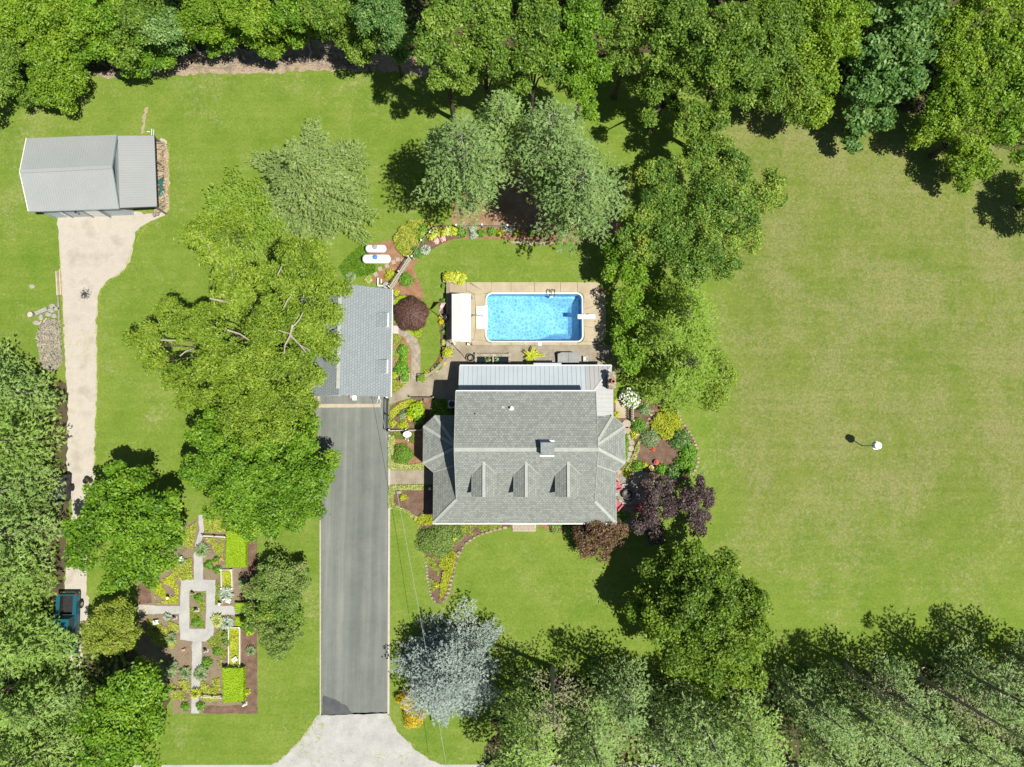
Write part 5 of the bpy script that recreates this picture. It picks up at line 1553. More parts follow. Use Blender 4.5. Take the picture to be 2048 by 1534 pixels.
for a, b_, w_, l_, rz, lb in ((631, 797, .34, .5, .02, "left of a pair of buff stone blocks at the garage corner"), (637, 797, .30, .56, .0, "right of a pair of buff stone blocks at the garage corner"), (627, 804, .25, .45, -.7, "tilted buff stone block just below the pair at the garage corner")):
    p = P(a, b_, .2); mb = MB(); mb.box((p.x, p.y, .2), (w_, l_, .4), rz); build_thing(mb, "stone_block", mk("buff_block", (.52, .42, .32), (.62, .52, .42), 4, .9, 20, .2), lb, "block")
p = P(637.5, 838); mb = MB(); mb.ell((p.x, p.y, .12), (.28, .2, .2), 8, 5); build_thing(mb, "boulder", M_WALLST, "small pale boulder at the left driveway edge under the maple", "rock")
# terrace things south of the pool
hr = P(941.5, 716)
t = thing("hose_coil", "coiled dark garden hose in a round holder left of the stone pond", "garden hose", hr)
mb = MB()
for k in range(5):
    r_ = .28 + .045 * (k % 4); mb.tube([(hr.x + r_ * math.cos(2 * PI * i / 20), hr.y + r_ * math.sin(2 * PI * i / 20), .10 + .06 * k) for i in range(21)], .028, 5, caps=False)
mb.build("coil", M_RUBBER, t)
mb = MB(); mb.lathe([(.12, .02), (.42, .04), (.45, .3), (.40, .3), (.38, .08), (.12, .06)], (hr.x, hr.y, .02), 16); mb.build("holder", M_CONC_O, t)
mb = MB(); mb.tube([Vector((p.x, p.y, .10)) for p in gp([(906, 686), (908, 692), (916, 700), (924, 708), (930, 717), (936, 722)])] , .022, 5); mb.tube([Vector((p.x, p.y, .10)) for p in gp([(904, 702), (909, 698), (915, 700), (921, 706)])], .018, 5); mb.build("loose_hose", M_RUBBER, t)
pd = thing("stone_pond", "raised rectangular stone pond with dark water split by a pale plank", "pond", P(986, 718))
mb = MB()
o_ = [(950, 708), (1021, 708), (1021, 729), (950, 729)]; i_ = [(954, 714), (1017, 714), (1017, 728), (954, 728)]
O, I = gp(o_), gp(i_)
for k in range(4):
    a, b_, c, d = O[k], O[(k + 1) % 4], I[(k + 1) % 4], I[k]
    mb.prism([tuple(a), tuple(b_), tuple(c), tuple(d)], 0, .42)
rim = mb.build("wall", M_FIELD, pd)
rng = seed()
for k in range(40):
    e = rng.random() * (71 + 21 + 71 + 21); 
    if e < 71: a = (950 + e, 711)
    elif e < 92: a = (1019, 708 + e - 71)
    elif e < 163: a = (950 + e - 92, 728.5)
    else: a = (952, 708 + e - 163)
    p = P(*a); s_ = rng.uniform(.09, .15); mb = MB(); mb.ell((p.x + rng.normal() * .02, p.y + rng.normal() * .02, .42), (s_, s_ * .75, .05), 7, 4); mb.build("stone", [M_FIELD, M_STONE, M_WALLST][k % 3], rim)
mb = MB(); mb.prism([tuple(p) for p in I], 0, .30); mb.build("water", plain("pond_water", (.012, .022, .02), .06, .6), pd)
a, b_ = P(986.5, 709), P(986.5, 730); mb = MB(); mb.beam(a + Vector((0, 0, .45)), b_ + Vector((0, 0, .45)), .13, .06); mb.build("plank", M_WOODP, pd)
hosta("water_plant", "grey green leafy water plant left of the plank in the stone pond", 977, 720, 8, .45, L_GREY, "water plant", n=30, leaf=(.10, .07))
hosta("water_plant", "grey green leafy water plant right of the plank in the stone pond", 993, 719, 6.5, .45, L_GREY, "water plant", n=24, leaf=(.10, .07))
for k, (a, b_) in enumerate(((971, 716), (973, 721), (971, 726))):
    p = P(a, b_); mb = MB(); mb.ell((p.x, p.y, .34), (.09, .08, .07), 7, 5); build_thing(mb, "pond_stone", M_WALLST, ["topmost", "middle", "lowest"][k] + " of three small pale stones standing in the pond beside the left water plant", "stone", base=(p.x, p.y, .28))
# potted palm with long fronds
pq = P(1062, 713); t = thing("potted_palm", "yellow green potted palm with long arching fronds on the terrace", "palm", pq)
mb = MB(); mb.lathe([(.16, 0), (.24, .4), (.26, .42), (.20, .42), (.18, .3), (.01, .3)], (pq.x, pq.y, 0), 14); mb.build("pot", M_TERRA, t)
rng = seed()
for k, (az, ln) in enumerate(((.05, 1.3), (1.25, .9), (-1.9, .95), (2.5, .8), (-1.0, .5), (.5, .8), (-2.5, .6))):
    lv = Leaves(); n = 26
    d = np.array([math.cos(az), math.sin(az), 0]); s2 = np.array([-d[1], d[0], 0])
    tt = np.linspace(.1, 1, n)
    P0 = np.array([pq.x, pq.y, .4])[None, :] + d[None, :] * (ln * tt)[:, None] + np.array([0, 0, 1.0])[None, :] * (.9 * tt - .75 * tt ** 2)[:, None]
    for sg in (-1, 1):
        U = d * .5 + s2 * sg * 1.0 + np.array([0, 0, -.15])
        lv.add(P0 + U * .10, np.tile([0, 0, 1.0], (n, 1)) + rng.normal(size=(n, 3)) * .2, np.tile(U, (n, 1)), .16 * (1.05 - tt * .6), .032, .55 + rng.normal(size=n) * .15)
    lv.build("frond", L_LIME, pq, t)
# wooden steps and tub
st = thing("terrace_steps", "weathered plank steps between the potted palm and the covered tub", "steps", P(1088, 713))
for k in range(5):
    y0 = 700 + k * 5.2
    mb = MB(); mb.prism([tuple(p) for p in gp([(1067 + (k > 1) * 2, y0), (1109, y0), (1109 + (k > 2), y0 + 4.9), (1067 + (k > 1) * 2, y0 + 4.9)])], 0, .10 + .10 * k); mb.build("tread", M_WOOD, st)
tu = thing("hot_tub", "square covered tub with grey folding lid by the terrace steps", "hot tub", P(1138, 716))
tp_ = gp([(1116.5, 706), (1154, 706), (1158, 709), (1158, 725.5), (1116.5, 725.5)], .85)
mb = MB(); mb.prism([tuple(p) for p in tp_], 0, .80); mb.build("shell", plain("tub_blue", (.20, .42, .58), .4), tu)
lp = gp([(1115.5, 708), (1123, 704.5), (1150, 704.5), (1158, 707), (1158.5, 725.8), (1115.5, 725.8)], .92)
mid = (1137)
for a, b_, in ((1115.5, 1136.8), (1137.2, 1158.5)):
    xa, xb = P(a, 715, .92).x, P(b_, 715, .92).x
    q_ = clip(clip([Vector((p.x, p.y, 0)) for p in lp], lambda p: p.x - xa), lambda p: xb - p.x)
    mb = MB(); mb.prism([tuple(p) for p in q_], .80, .92); mb.build("lid", mk("tub_lid", (.30, .31, .30), (.37, .385, .37), 1.5, .7, 14, .06), tu)
p = P(1171, 718, .3); mb = MB()
for sx in (-1, 1): mb.box((p.x + sx * .21, p.y, .2), (.04, .5, .4))
mb.box((p.x, p.y - .22, .4), (.46, .06, .04)); mb.box((p.x, p.y + .22, .4), (.46, .06, .04)); mb.box((p.x, p.y, .2), (.4, .4, .03))
build_thing(mb, "tub_step", plain("step_grey", (.58, .60, .58), .6), "small pale step frame standing right of the covered tub", "step stool")
for a, b_, r_, m_, lb in ((1203, 574.5, 3.2, L_BOX, "small round green plant pot in the shaded upper right deck corner"), (1202, 583, 2.6, L_REDF, "small pot of red flowers in the shaded upper right deck corner")):
    p = P(a, b_); t = thing("plant_pot", lb, "plant pot", Vector((p.x, p.y, .06)))
    mb = MB(); mb.lathe([(.10, 0), (.16, .25), (.12, .25), (.01, .2)], (p.x, p.y, .06), 12); mb.build("pot", M_TERRA, t)
    rng = seed(); m = 90; e = norm(rng.normal(size=(m, 3))); e[:, 2] = abs(e[:, 2])
    Leaves().add(e * r_ * msc() + np.array([p.x, p.y, .3]), e + np.array([0, 0, .6]), rng.normal(size=(m, 3)), .06, .04, .5 + rng.normal(size=m) * .2).build("foliage", m_, (p.x, p.y, .06), t)
# house side
p = P(905, 809); t = thing("air_conditioner", "pale blue grey condenser unit in shade against the house", "air conditioner", Vector((p.x, p.y, 0)))
mb = MB(); mb.box((p.x, p.y, .42), (.75, .8, .8)); mb.build("case", plain("unit_grey", (.55, .58, .58), .5), t)
mb = MB(); mb.lathe([(.03, .03), (.28, .03), (.30, 0), (.02, 0)], (p.x, p.y, .82), 14); mb.build("fan_grille", M_BLACK, t)
p = P(853, 801); t = thing("terracotta_pot", "round orange clay pot of earth at the terrace edge", "plant pot", Vector((p.x, p.y, 0)))
mb = MB(); mb.lathe([(.16, 0), (.24, .38), (.25, .44), (.205, .44), (.20, .36)], (p.x, p.y, 0), 18); mb.build("pot", M_TERRA, t)
mb = MB(); mb.cyl((p.x, p.y), .205, .30, .36, 16); mb.build("soil", M_MULCH_R, t)
dsh = P(813, 878.5); t = thing("satellite_dish", "white oval satellite dish on a short mast in the bed beside the driveway", "satellite dish", dsh)
mb = MB(); mb.tube([dsh, dsh + Vector((0, 0, .7))], .04, 8); mb.build("mast", M_TRIM, t)
mb = MB(); c = Vector((P(814.5, 868.5, .95).x, P(814.5, 868.5, .95).y, .95))
nrm = Vector((.1, -.55, .83)).normalized(); e1 = Vector((1, .15, 0)).normalized(); e2 = nrm.cross(e1).normalized(); e1 = e2.cross(nrm)
vv, ff = [c - nrm * .09], []
for r_ in range(1, 6):
    for k in range(20):
        a = 2 * PI * k / 20; q_ = r_ / 5
        vv.append(c + (e1 * math.cos(a) * .42 + e2 * math.sin(a) * .36) * q_ + nrm * (.09 * q_ * q_ - .09))
for k in range(20): ff.append((0, 1 + k, 1 + (k + 1) % 20))
for r_ in range(4):
    for k in range(20): ff.append((1 + r_ * 20 + k, 1 + (r_ + 1) * 20 + k, 1 + (r_ + 1) * 20 + (k + 1) % 20, 1 + r_ * 20 + (k + 1) % 20))
mb.add(vv, ff); mb.build("dish", M_TRIM, t, smooth=True)
mb = MB(); f_ = c + nrm * .3 + e2 * -.55; mb.tube([c - e2 * .3, f_], .02, 5); mb.box(f_, (.08, .12, .08)); mb.tube([dsh + Vector((0, 0, .68)), c - nrm * .1], .03, 6); mb.build("feed_arm", M_TRIM, t)
p = P(798, 984); mb = MB(); mb.ell((p.x, p.y, .18), (.30, .20, .28), 9, 6); build_thing(mb, "garden_boulder", M_STONE, "grey boulder in the mulch bed below the front walk", "rock")
p = P(861, 977); mb = MB(); mb.ell((p.x, p.y, .5), (.14, .14, .14), 10, 7); mb.cyl((p.x, p.y), .04, 0, .4, 8); build_thing(mb, "garden_lamp", M_TRIM, "small pale globe lamp in shade by the front walk", "lamp")
# service cable from the garage
A, B = P(759, 803, 3.2), P(908, 1620, 7.0)
mb = MB(); pts = []
for k in range(41):
    t_ = k / 40; p = A.lerp(B, t_); pts.append(p - Vector((0, 0, .7 * 4 * t_ * (1 - t_))))
mb.tube(pts, .014, 5)
for k in range(150):
    t_ = k / 150; 
    p = A.lerp(B, t_) - Vector((0, 0, .7 * 4 * t_ * (1 - t_))); q_ = A.lerp(B, t_ + .0036) - Vector((0, 0, .7 * 4 * (t_ + .0036) * (1 - t_ - .0036)))
    mb.beam(p + Vector((.005, 0, .02)), q_ + Vector((.005, 0, .02)), .026, .014)
build_thing(mb, "service_cable", plain("cable_alu", (.44, .44, .42), .5), "pale twisted overhead cable running from the garage above the lawn beside the driveway", "cable", base=A)
# martin house on its pole
bp_ = P(1724.5, 891.6); tp = P(1757.5, 891, 3.15)
t = thing("bird_house", "white eight-sided bird house on a pole in the open field", "bird house", bp_)
mb = MB(); mb.tube([bp_, (tp.x, tp.y, 2.75)], .045, 8); mb.build("pole", M_STEEL, t)
mb = MB(); oc = lambda r_: [(tp.x + r_ * math.cos(PI / 8 + PI / 4 * k), tp.y + r_ * math.sin(PI / 8 + PI / 4 * k), 0) for k in range(8)]
mb.prism(oc(.34), 2.6, 3.1); bo = mb.build("box", M_WHITE, t)
mb = MB(); o8 = oc(.36); mb.add([(a, b_, 3.1) for a, b_, _ in o8] + [(tp.x, tp.y, 3.28)], [(k, (k + 1) % 8, 8) for k in range(8)] + [tuple(range(7, -1, -1))]); mb.build("roof", M_WHITE, t)
mb = MB(); mb.prism(oc(.42), 2.56, 2.6); mb.build("ledge", M_WHITE, t)
for k in range(8):
    a = PI / 4 * k; mb = MB(); mb.box((tp.x + .316 * math.cos(a), tp.y + .316 * math.sin(a), 2.85), (.01, .07, .09), a); mb.build("entrance", M_BLACK, bo)

# barn side: firewood
def logs(name, label, poly, layers, n, mats, lmin=.3, lmax=.5, r=.07, base_z=.05, align=None, hmax=.9):
    rng = seed(); pl = gp(poly); c = sum(pl, Vector()) / len(pl)
    t = thing(name, label, "wood pile", c)
    for mi, m in enumerate(mats):
        mb = MB(); k = n // len(mats)
        pts = scatter(rng, pl, k)
        for x, y in pts:
            z = base_z + rng.random() * hmax * layers
            az = rng.uniform(0, PI) if align is None else align + rng.normal() * .35
            l_ = rng.uniform(lmin, lmax) / 2; d = Vector((math.cos(az) * l_, math.sin(az) * l_, rng.normal() * .06))
            mb.tube([Vector((x, y, z)) - d, Vector((x, y, z)) + d], r * rng.uniform(.7, 1.25), 5)
        o = mb.build("log", m, t); o["kind"] = "stuff"
    return t
LOGP = mk("log_orange", (.50, .33, .18), (.66, .48, .30), 3, .9, 14, .3)
LOGT = mk("log_tan", (.48, .40, .28), (.62, .54, .40), 3, .9, 14, .3)
logs("firewood_stack", "long stack of split firewood beside the barn's lower roof", [(314, 285), (329, 285), (331, 422), (317, 424)], .9, 620, [M_LOG, LOGP, LOGT], .35, .5, .075, .05, 0.1, .9)
logs("log_scraps", "low row of pale wood scraps outside the firewood stack", [(329, 285), (337, 290), (337, 418), (331, 424)], .15, 240, [LOGT, LOGP], .15, .3, .04)
rng = seed(); mb = MB(); tz = lambda x, y: .98 + .06 * math.sin(x * 5) * math.cos(y * 4)
for pts in ([(316, 361), (328, 352), (324, 366), (327, 379), (321, 383), (317, 375)], [(317, 379), (325, 384), (324, 391), (318, 393)]):
    pl = gp(pts, .95); b0 = len(mb.v); c = sum(pl, Vector()) / len(pl)
    mb.add([(p.x, p.y, tz(p.x, p.y) - .06) for p in pl] + [(p.x, p.y, tz(p.x, p.y) - .03) for p in pl] + [(c.x, c.y, tz(c.x, c.y) + .05)], [(k, (k + 1) % len(pl), len(pl) + (k + 1) % len(pl), len(pl) + k) for k in range(len(pl))] + [(len(pl) + k, len(pl) + (k + 1) % len(pl), 2 * len(pl)) for k in range(len(pl))])
build_thing(mb, "tarp", mk("tarp_green", (.02, .12, .10), (.04, .19, .16), 3, .5, 10, .2), "torn dark green tarp lying on the firewood stack", "tarp")
p = P(313, 427); t = thing("log_rings", "round heap of log rings at the barn's lower roof corner", "wood pile", p)
mb = MB()
for k in range(9): mb.cyl((p.x + .22 * math.cos(k * 2.4) * (k / 9) ** .5 * 1.6, p.y + .22 * math.sin(k * 2.4) * (k / 9) ** .5 * 1.6), .13, 0, .2 + .06 * (k % 3), 9)
build_each(mb, "log_ring", M_LOG, t)
for i, (a, b_, c, d, w_, lb) in enumerate(((303.5, 258, 303.5, 270, .10, "left of two white boards leaning at the back of the lower barn roof"), (307.5, 260, 307.5, 270, .10, "right of two white boards leaning at the back of the lower barn roof"), (294, 263.5, 300, 263.5, .06, "short white stick lying in the grass behind the barn"))):
    p, q_ = P(a, b_, .2 if i < 2 else .05), P(c, d, .8 if i < 2 else .05); mb = MB(); mb.beam(p, q_, w_, .04); build_thing(mb, "white_board", M_WHITE, lb, "board")
p, q_ = P(309, 276), P(317, 283); mb = MB(); mb.beam(p + Vector((0, 0, .1)), q_ + Vector((0, 0, .1)), .14, .12); build_thing(mb, "beam_offcut", M_WOOD, "dark beam offcut at the far end of the firewood stack", "board")
# left lane: timbers, slabs, split wood
for i, (a, b_, c, d, m_, lb) in enumerate(((113.5, 543, 116, 591, M_WOODP, "leftmost of three long timbers beside the gravel lane"), (117, 541, 119, 591, M_WOOD, "middle of three long timbers beside the gravel lane"), (120.5, 541, 122.5, 590, M_WOODP, "rightmost of three long timbers beside the gravel lane"), (117.5, 593, 119.5, 640, M_WOOD, "grey timber continuing the row of timbers toward the wood pile"))):
    p, q_ = P(a, b_), P(c, d); mb = MB(); mb.beam(p + Vector((0, 0, .07)), q_ + Vector((0, 0, .07)), .14, .14); build_thing(mb, "timber", m_, lb, "timber")
p, q_ = P(74, 628), P(97, 618.5); mb = MB(); mb.beam(p + Vector((0, 0, .15)), q_ + Vector((0, 0, .15)), .40, .28); build_thing(mb, "stone_slab", M_STONE, "long grey stone slab next to the pale log round", "stone slab")
p = P(64, 630); t = thing("log_round", "pale cut log round standing in the grass left of the stone slab", "log", p)
mb = MB(); mb.cyl((p.x, p.y), .29, 0, .3, 14); mb.build("trunk_piece", M_LOG, t); mb = MB(); mb.cyl((p.x, p.y), .26, .3, .315, 14); mb.build("cut_face", mk("cut_face", (.58, .52, .42), (.68, .63, .54), 6, .9, 20, .2), t)
for i, (a, b_, rx, ry, lb) in enumerate(((106, 613, .32, .26, "flat grey stone at the top end of the split wood pile"), (113, 618, .34, .22, "flat grey stone right of the topmost stone above the wood pile"), (103, 622, .36, .24, "pale flat stone at the right end of the long slab"), (98, 628.5, .34, .24, "pale stone below the right end of the long slab"), (110, 632, .28, .24, "grey stone tucked beside the grey timber"), (83.5, 636, .22, .32, "narrow dark stone below the long slab"), (74, 646, .36, .22, "flat stone lying apart at the left of the wood pile"), (64.5, 573, .3, .22, "lone flat stone half sunk in the lawn above the wood pile"))):
    p = P(a, b_); mb = MB(); k = 8
    mb.prism([(p.x + rx * (1 + .15 * math.sin(i + 2.3 * j)) * math.cos(2 * PI * j / k), p.y + ry * (1 + .12 * math.cos(i * 2 + j)) * math.sin(2 * PI * j / k), 0) for j in range(k)], 0, .14 if i < 7 else .05)
    build_thing(mb, "flat_stone", M_STONE, lb, "stone")
for a, b_, c, d, lb in ((80, 650, 86, 643, "lower of two fresh pale planks at the head of the wood pile"), (89, 645, 97, 637, "upper of two fresh pale planks at the head of the wood pile")):
    p, q_ = P(a, b_), P(c, d); mb = MB(); mb.beam(p + Vector((0, 0, .2)), q_ + Vector((0, 0, .2)), .14, .06); build_thing(mb, "plank", M_WOODP, lb, "plank")
logs("split_wood_pile", "wide heap of grey split wood along the gravel lane", [(84, 650), (98, 640), (121, 640), (124, 690), (126, 728), (108, 742), (84, 735), (80, 700), (75, 672)], .35, 900, [mk("wood_grey", (.30, .28, .24), (.44, .42, .37), 3, .9, 14, .3), mk("wood_greytan", (.36, .32, .25), (.5, .46, .38), 3, .9, 14, .3), LOGT], .15, .42, .045, .04, None, .8)
rng = seed(); c = P(171, 588); mb = MB()
for k in range(240):
    r_ = abs(rng.normal()) * .42; a = rng.uniform(0, 6.3); x, y = c.x + r_ * math.cos(a), c.y + r_ * math.sin(a); s_ = rng.uniform(.02, .09) * max(.4, 1.2 - r_)
    mb.box((x, y, .015 + s_ * .3), (s_ * 1.5, s_, s_ * .6), a)
o = build_thing(mb, "burnt_debris", mk("charcoal", (.03, .035, .035), (.10, .11, .11), 5, .9, 20, .4), "scatter of black burnt debris on the gravel lane", "debris", base=c); o["kind"] = "stuff"

# trailer half under the pines
c = P(132, 975); t = thing("utility_trailer", "small dark box trailer half hidden under the pines by the gravel lane", "trailer", Vector((c.x, c.y, 0)))
mb = MB(); W2, L2 = 1.5, 2.6
mb.box((c.x, c.y, .55), (W2, L2, .08))
for sx in (-1, 1): mb.box((c.x + sx * (W2 / 2 - .03), c.y, .85), (.06, L2, .55))
for sy in (-1, 1): mb.box((c.x, c.y + sy * (L2 / 2 - .03), .85), (W2 - .12, .06, .55))
mb.build("bed", plain("trailer_dark", (.035, .035, .04), .5), t)
mb = MB(); mb.box((c.x, c.y + L2 / 2 - .02, 1.15), (W2 + .06, .08, .06)); mb.box((c.x + W2 / 2, c.y, 1.15), (.08, L2, .06)); mb.build("rim", plain("trailer_rim", (.055, .03, .028), .5), t)
for sx in (-1, 1):
    mb = MB(); mb.tube([(c.x + sx * .78 - .09, c.y, .33), (c.x + sx * .78 + .09, c.y, .33)], .33, 16); mb.build("wheel", M_RUBBER, t)
mb = MB(); mb.beam((c.x, c.y - L2 / 2, .5), (c.x, c.y - L2 / 2 - 1.1, .5), .1, .1); mb.build("drawbar", M_BLACK, t)

# pickup truck under the pines, tail to the north
c = P(129, 1240); t = thing("pickup_truck", "teal pickup truck with black open bed parked under the pines", "truck", Vector((c.x, c.y, 0)))
yT = P(0, 1189, 1).y; x1 = P(153, 1210, 1).x; wT = 1.95; cx = x1 - wT / 2; LT = 5.6; yF = yT - LT
prof = [(yT, .45), (yT, .98), (yT - 1.95, 1.02), (yT - 1.95, 1.05), (yT - 3.95, 1.08), (yT - 5.2, 1.02), (yF, .88), (yF, .42)]
mb = MB()
def extr(prof, xa, xb, inset_top=0.0):
    n = len(prof)
    mb.add([(xa, y, z) for y, z in prof] + [(xb, y, z) for y, z in prof], [tuple(range(n)), tuple(range(2 * n - 1, n - 1, -1))] + [((i + 1) % n, i, n + i, n + (i + 1) % n) for i in range(n)])
# lower body, bed walls, bonnet
extr([(yT - 1.9, .42), (yT - 1.9, 1.02), (yT - 3.95, 1.06), (yT - 5.2, 1.02), (yF, .86), (yF, .42)], cx - wT / 2, cx + wT / 2)
for sx in (-1, 1):
    extr([(yT, .45), (yT, 1.05), (yT - 1.9, 1.06), (yT - 1.9, .45)], cx + sx * wT / 2 - (.34 if sx > 0 else 0), cx + sx * wT / 2 + (.34 if sx < 0 else 0))
mb.box((cx, yT - .05, .74), (wT - .7, .1, .60))
mb.box((cx, yT - 1.0, .47), (wT - .1, 1.9, .08))
bo = mb.build("body", M_TEAL, t)
mb = MB(); mb.box((cx, yT - 1.0, .56), (wT - .70, 1.78, .06))
for sx in (-1, 1): mb.box((cx + sx * (wT / 2 - .36), yT - 1.0, .80), (.03, 1.78, .48))
mb.box((cx, yT - .12, .8), (wT - .72, .03, .48)); mb.box((cx, yT - 1.88, .8), (wT - .72, .03, .48)); mb.build("bed_liner", M_RUBBER, t)
mb = MB(); z0, z1 = 1.05, 1.75; y0, y1, y2, y3 = yT - 1.95, yT - 2.15, yT - 3.35, yT - 3.95
a = [(cx - wT / 2 + .06, y0, z0), (cx + wT / 2 - .06, y0, z0), (cx + wT / 2 - .06, y3, z0), (cx - wT / 2 + .06, y3, z0), (cx - wT / 2 + .22, y1, z1), (cx + wT / 2 - .22, y1, z1), (cx + wT / 2 - .22, y2, z1), (cx - wT / 2 + .22, y2, z1)]
mb.add(a, [(4, 7, 6, 5), (0, 4, 5, 1), (1, 5, 6, 2), (2, 6, 7, 3), (3, 7, 4, 0)]); ca = mb.build("cab", M_TEAL, t)
def inset_quad(q, f, off):
    q = [Vector(p) for p in q]; c_ = sum(q, Vector()) / 4; n_ = (q[1] - q[0]).cross(q[3] - q[0]).normalized()
    return [p.lerp(c_, f) + n_ * off for p in q]
for nm, q_ in (("rear_window", (a[1], a[0], a[4], a[5])), ("side_window", (a[2], a[1], a[5], a[6])), ("windscreen", (a[3], a[2], a[6], a[7])), ("side_window", (a[0], a[3], a[7], a[4]))):
    mb = MB(); q2 = inset_quad(q_, .14, .012); mb.add(q2, [(0, 1, 2, 3)]); mb.build(nm, M_GLASS, ca)
for sx in (-1, 1):
    mb = MB(); mb.box((cx + sx * (wT / 2 - .12), yT - .02, .82), (.2, .16, .40)); mb.build("tail_light", plain("lamp_red", (.40, .03, .02), .3), t)
    mb = MB(); mb.box((cx + sx * (wT / 2 - .25), yF + .02, .72), (.36, .1, .2)); mb.build("headlight", M_CHROME, t)
    mb = MB(); mb.box((cx + sx * (wT / 2 + .12), yT - 3.7, 1.12), (.24, .12, .18)); mb.build("mirror", M_TEAL, t)
    for yw in (yT - 1.05, yT - 4.55):
        mb = MB(); xo = cx + sx * (wT / 2 + .02)
        mb.tube([(xo - .12, yw, .38), (xo + .12, yw, .38)], .38, 18); wh = mb.build("wheel", M_RUBBER, t)
        mb = MB(); mb.tube([(xo - .13, yw, .38), (xo + .135, yw, .38)], .22, 12); mb.build("rim", M_CHROME, wh)
mb = MB(); mb.box((cx, yT + .08, .52), (wT - .1, .18, .18)); mb.build("rear_bumper", M_CHROME, t)
mb = MB(); mb.box((cx, yF - .06, .5), (wT - .06, .16, .2)); mb.build("front_bumper", M_CHROME, t)
mb = MB(); mb.box((cx, yF - .0, .72), (1.1, .05, .2)); mb.build("grille", M_BLACK, t)
c = P(181, 961); t = thing("burn_barrel", "dark barrel standing at the right edge of the gravel lane", "barrel", c)
mb = MB(); mb.lathe([(.28, 0), (.29, .3), (.28, .6), (.29, .85), (.25, .85), (.24, .3), (.01, .3)], (c.x, c.y, 0), 16); mb.build("drum", plain("drum_rust", (.07, .05, .045), .8), t)

# fire pit and chairs
c = P(1253.5, 988); t = thing("fire_pit", "round black fire bowl ringed by stones on the side terrace", "fire pit", c)
mb = MB(); mb.lathe([(.05, .22), (.38, .3), (.46, .52), (.50, .52), (.42, .26), (.1, .16)], (c.x, c.y, 0), 20); mb.build("bowl", M_BLACK, t)
for k in range(16):
    a = 2 * PI * k / 16; mb = MB(); mb.box((c.x + .95 * math.cos(a), c.y + .95 * math.sin(a), .12), (.22, .33, .2), a); mb.build("stone", M_STONE if k % 3 else M_CONC_O, t)
def adirondack(px, py, rz, label):
    b = P(px, py); R3 = Matrix.Rotation(rz, 4, 'Z')
    t = thing("garden_chair", label, "chair", b, "red chairs round the fire pit")
    M_CH = bpy.data.materials.get("chair_red") or plain("chair_red", (.48, .045, .085), .55)
    def W(p): return b + (R3 @ Vector(p))
    def slatq(name, p, q_, w_, th, up=(0, 0, 1)):
        mb = MB(); mb.beam(W(p), W(q_), w_, th, up=(R3 @ Vector(up)).normalized()); mb.build(name, M_CH, t)
    for k in range(5): slatq("seat_slat", (-.27, .25 - .12 * k, .36 - .025 * k), (.27, .25 - .12 * k, .36 - .025 * k), .105, .025)
    for k in range(6): slatq("back_slat", (-.25 + .1 * k, -.22, .28), (-.30 + .12 * k, -.55, .95 + .06 * (k in (2, 3))), .085, .02, (0, 1, .4))
    for sx in (-1, 1):
        slatq("armrest", (sx * .36, .35, .56), (sx * .36, -.40, .56), .13, .03)
        slatq("leg", (sx * .33, .30, 0), (sx * .33, .30, .55), .08, .03, (1, 0, 0))
        slatq("leg", (sx * .33, .28, .34), (sx * .33, -.55, .02), .03, .11)
    return t
adirondack(1234, 972, math.radians(-70), "red slatted chair in full sun left of the fire pit, nearest the house wing")
adirondack(1287, 968, math.radians(120), "red slatted chair with patterned seat right of the fire pit at the upper edge")
adirondack(1234.5, 1009, math.radians(-40), "red slatted chair below the fire pit partly under the house eave")
adirondack(1277, 1013, math.radians(35), "red slatted chair in the shade of the purple tree")
# pots of the east garden
for a, b_, r_, m_, lb in ((1311.5, 925, 5.2, L_REDF, "bright red flower pot at the lower edge of the east garden mulch"), (1301.5, 935.5, 4.6, L_LIME, "round cream pot with yellow plant beside the red flower pot")):
    p = P(a, b_); t = thing("flower_pot", lb, "flower pot", p)
    mb = MB(); mb.lathe([(.14, 0), (.24, .32), (.25, .36), (.20, .36), (.02, .30)], (p.x, p.y, 0), 16); mb.build("pot", plain("pot_red", (.5, .05, .04), .5) if m_ is L_REDF else plain("pot_cream", (.68, .52, .30), .6), t)
    rng = seed(); m = 80; e = norm(rng.normal(size=(m, 3))); e[:, 2] = abs(e[:, 2])
    Leaves().add(e * .16 + np.array([p.x, p.y, .36]), e + np.array([0, 0, .6]), rng.normal(size=(m, 3)), .06, .04, .5 + rng.normal(size=m) * .2).build("foliage", m_, p, t)
def stone_row(name, label, pts, s, mats, h=.16, jitter=.05):
    rng = seed(); w3 = gp(pts); c = sum(w3, Vector()) / len(w3)
    t = thing(name, label, "stone edging", c)
    for p, q_ in zip(w3, w3[1:]):
        k = max(1, int((q_ - p).length / s))
        for j in range(k):
            a = p.lerp(q_, (j + .5) / k); rr_ = s * rng.uniform(.38, .56)
            az = math.atan2((q_ - p).y, (q_ - p).x)
            mb = MB(); m = 7
            pl = [(a.x + rng.normal() * jitter * .4 + rr_ * (1 + .15 * rng.normal() * .6) * math.cos(2 * PI * i / m + az), a.y + rr_ * .72 * math.sin(2 * PI * i / m + az), 0) for i in range(m)]
            mb.prism(pl, 0, h * rng.uniform(.7, 1.2)); mb.build("stone", mats[int(rng.integers(len(mats)))], t)
STN = [M_WALLST, mk("stone_brown", (.28, .22, .15), (.42, .34, .24), 3, .9, 12, .35), mk("stone_tan", (.36, .28, .18), (.5, .4, .28), 3, .9, 12, .3)]
stone_row("stone_edging", "curved line of tan stones between front lawn and shrub bed", [(1015, 1054), (985, 1061), (962, 1069), (944, 1078), (930, 1089), (921, 1101), (914, 1116)], .38, STN)
stone_row("stone_edging", "straight brown edging along the lower right side of the pointed front bed", [(913, 1120), (908, 1140), (902, 1165), (895, 1190), (884, 1206)], .34, STN, .1)
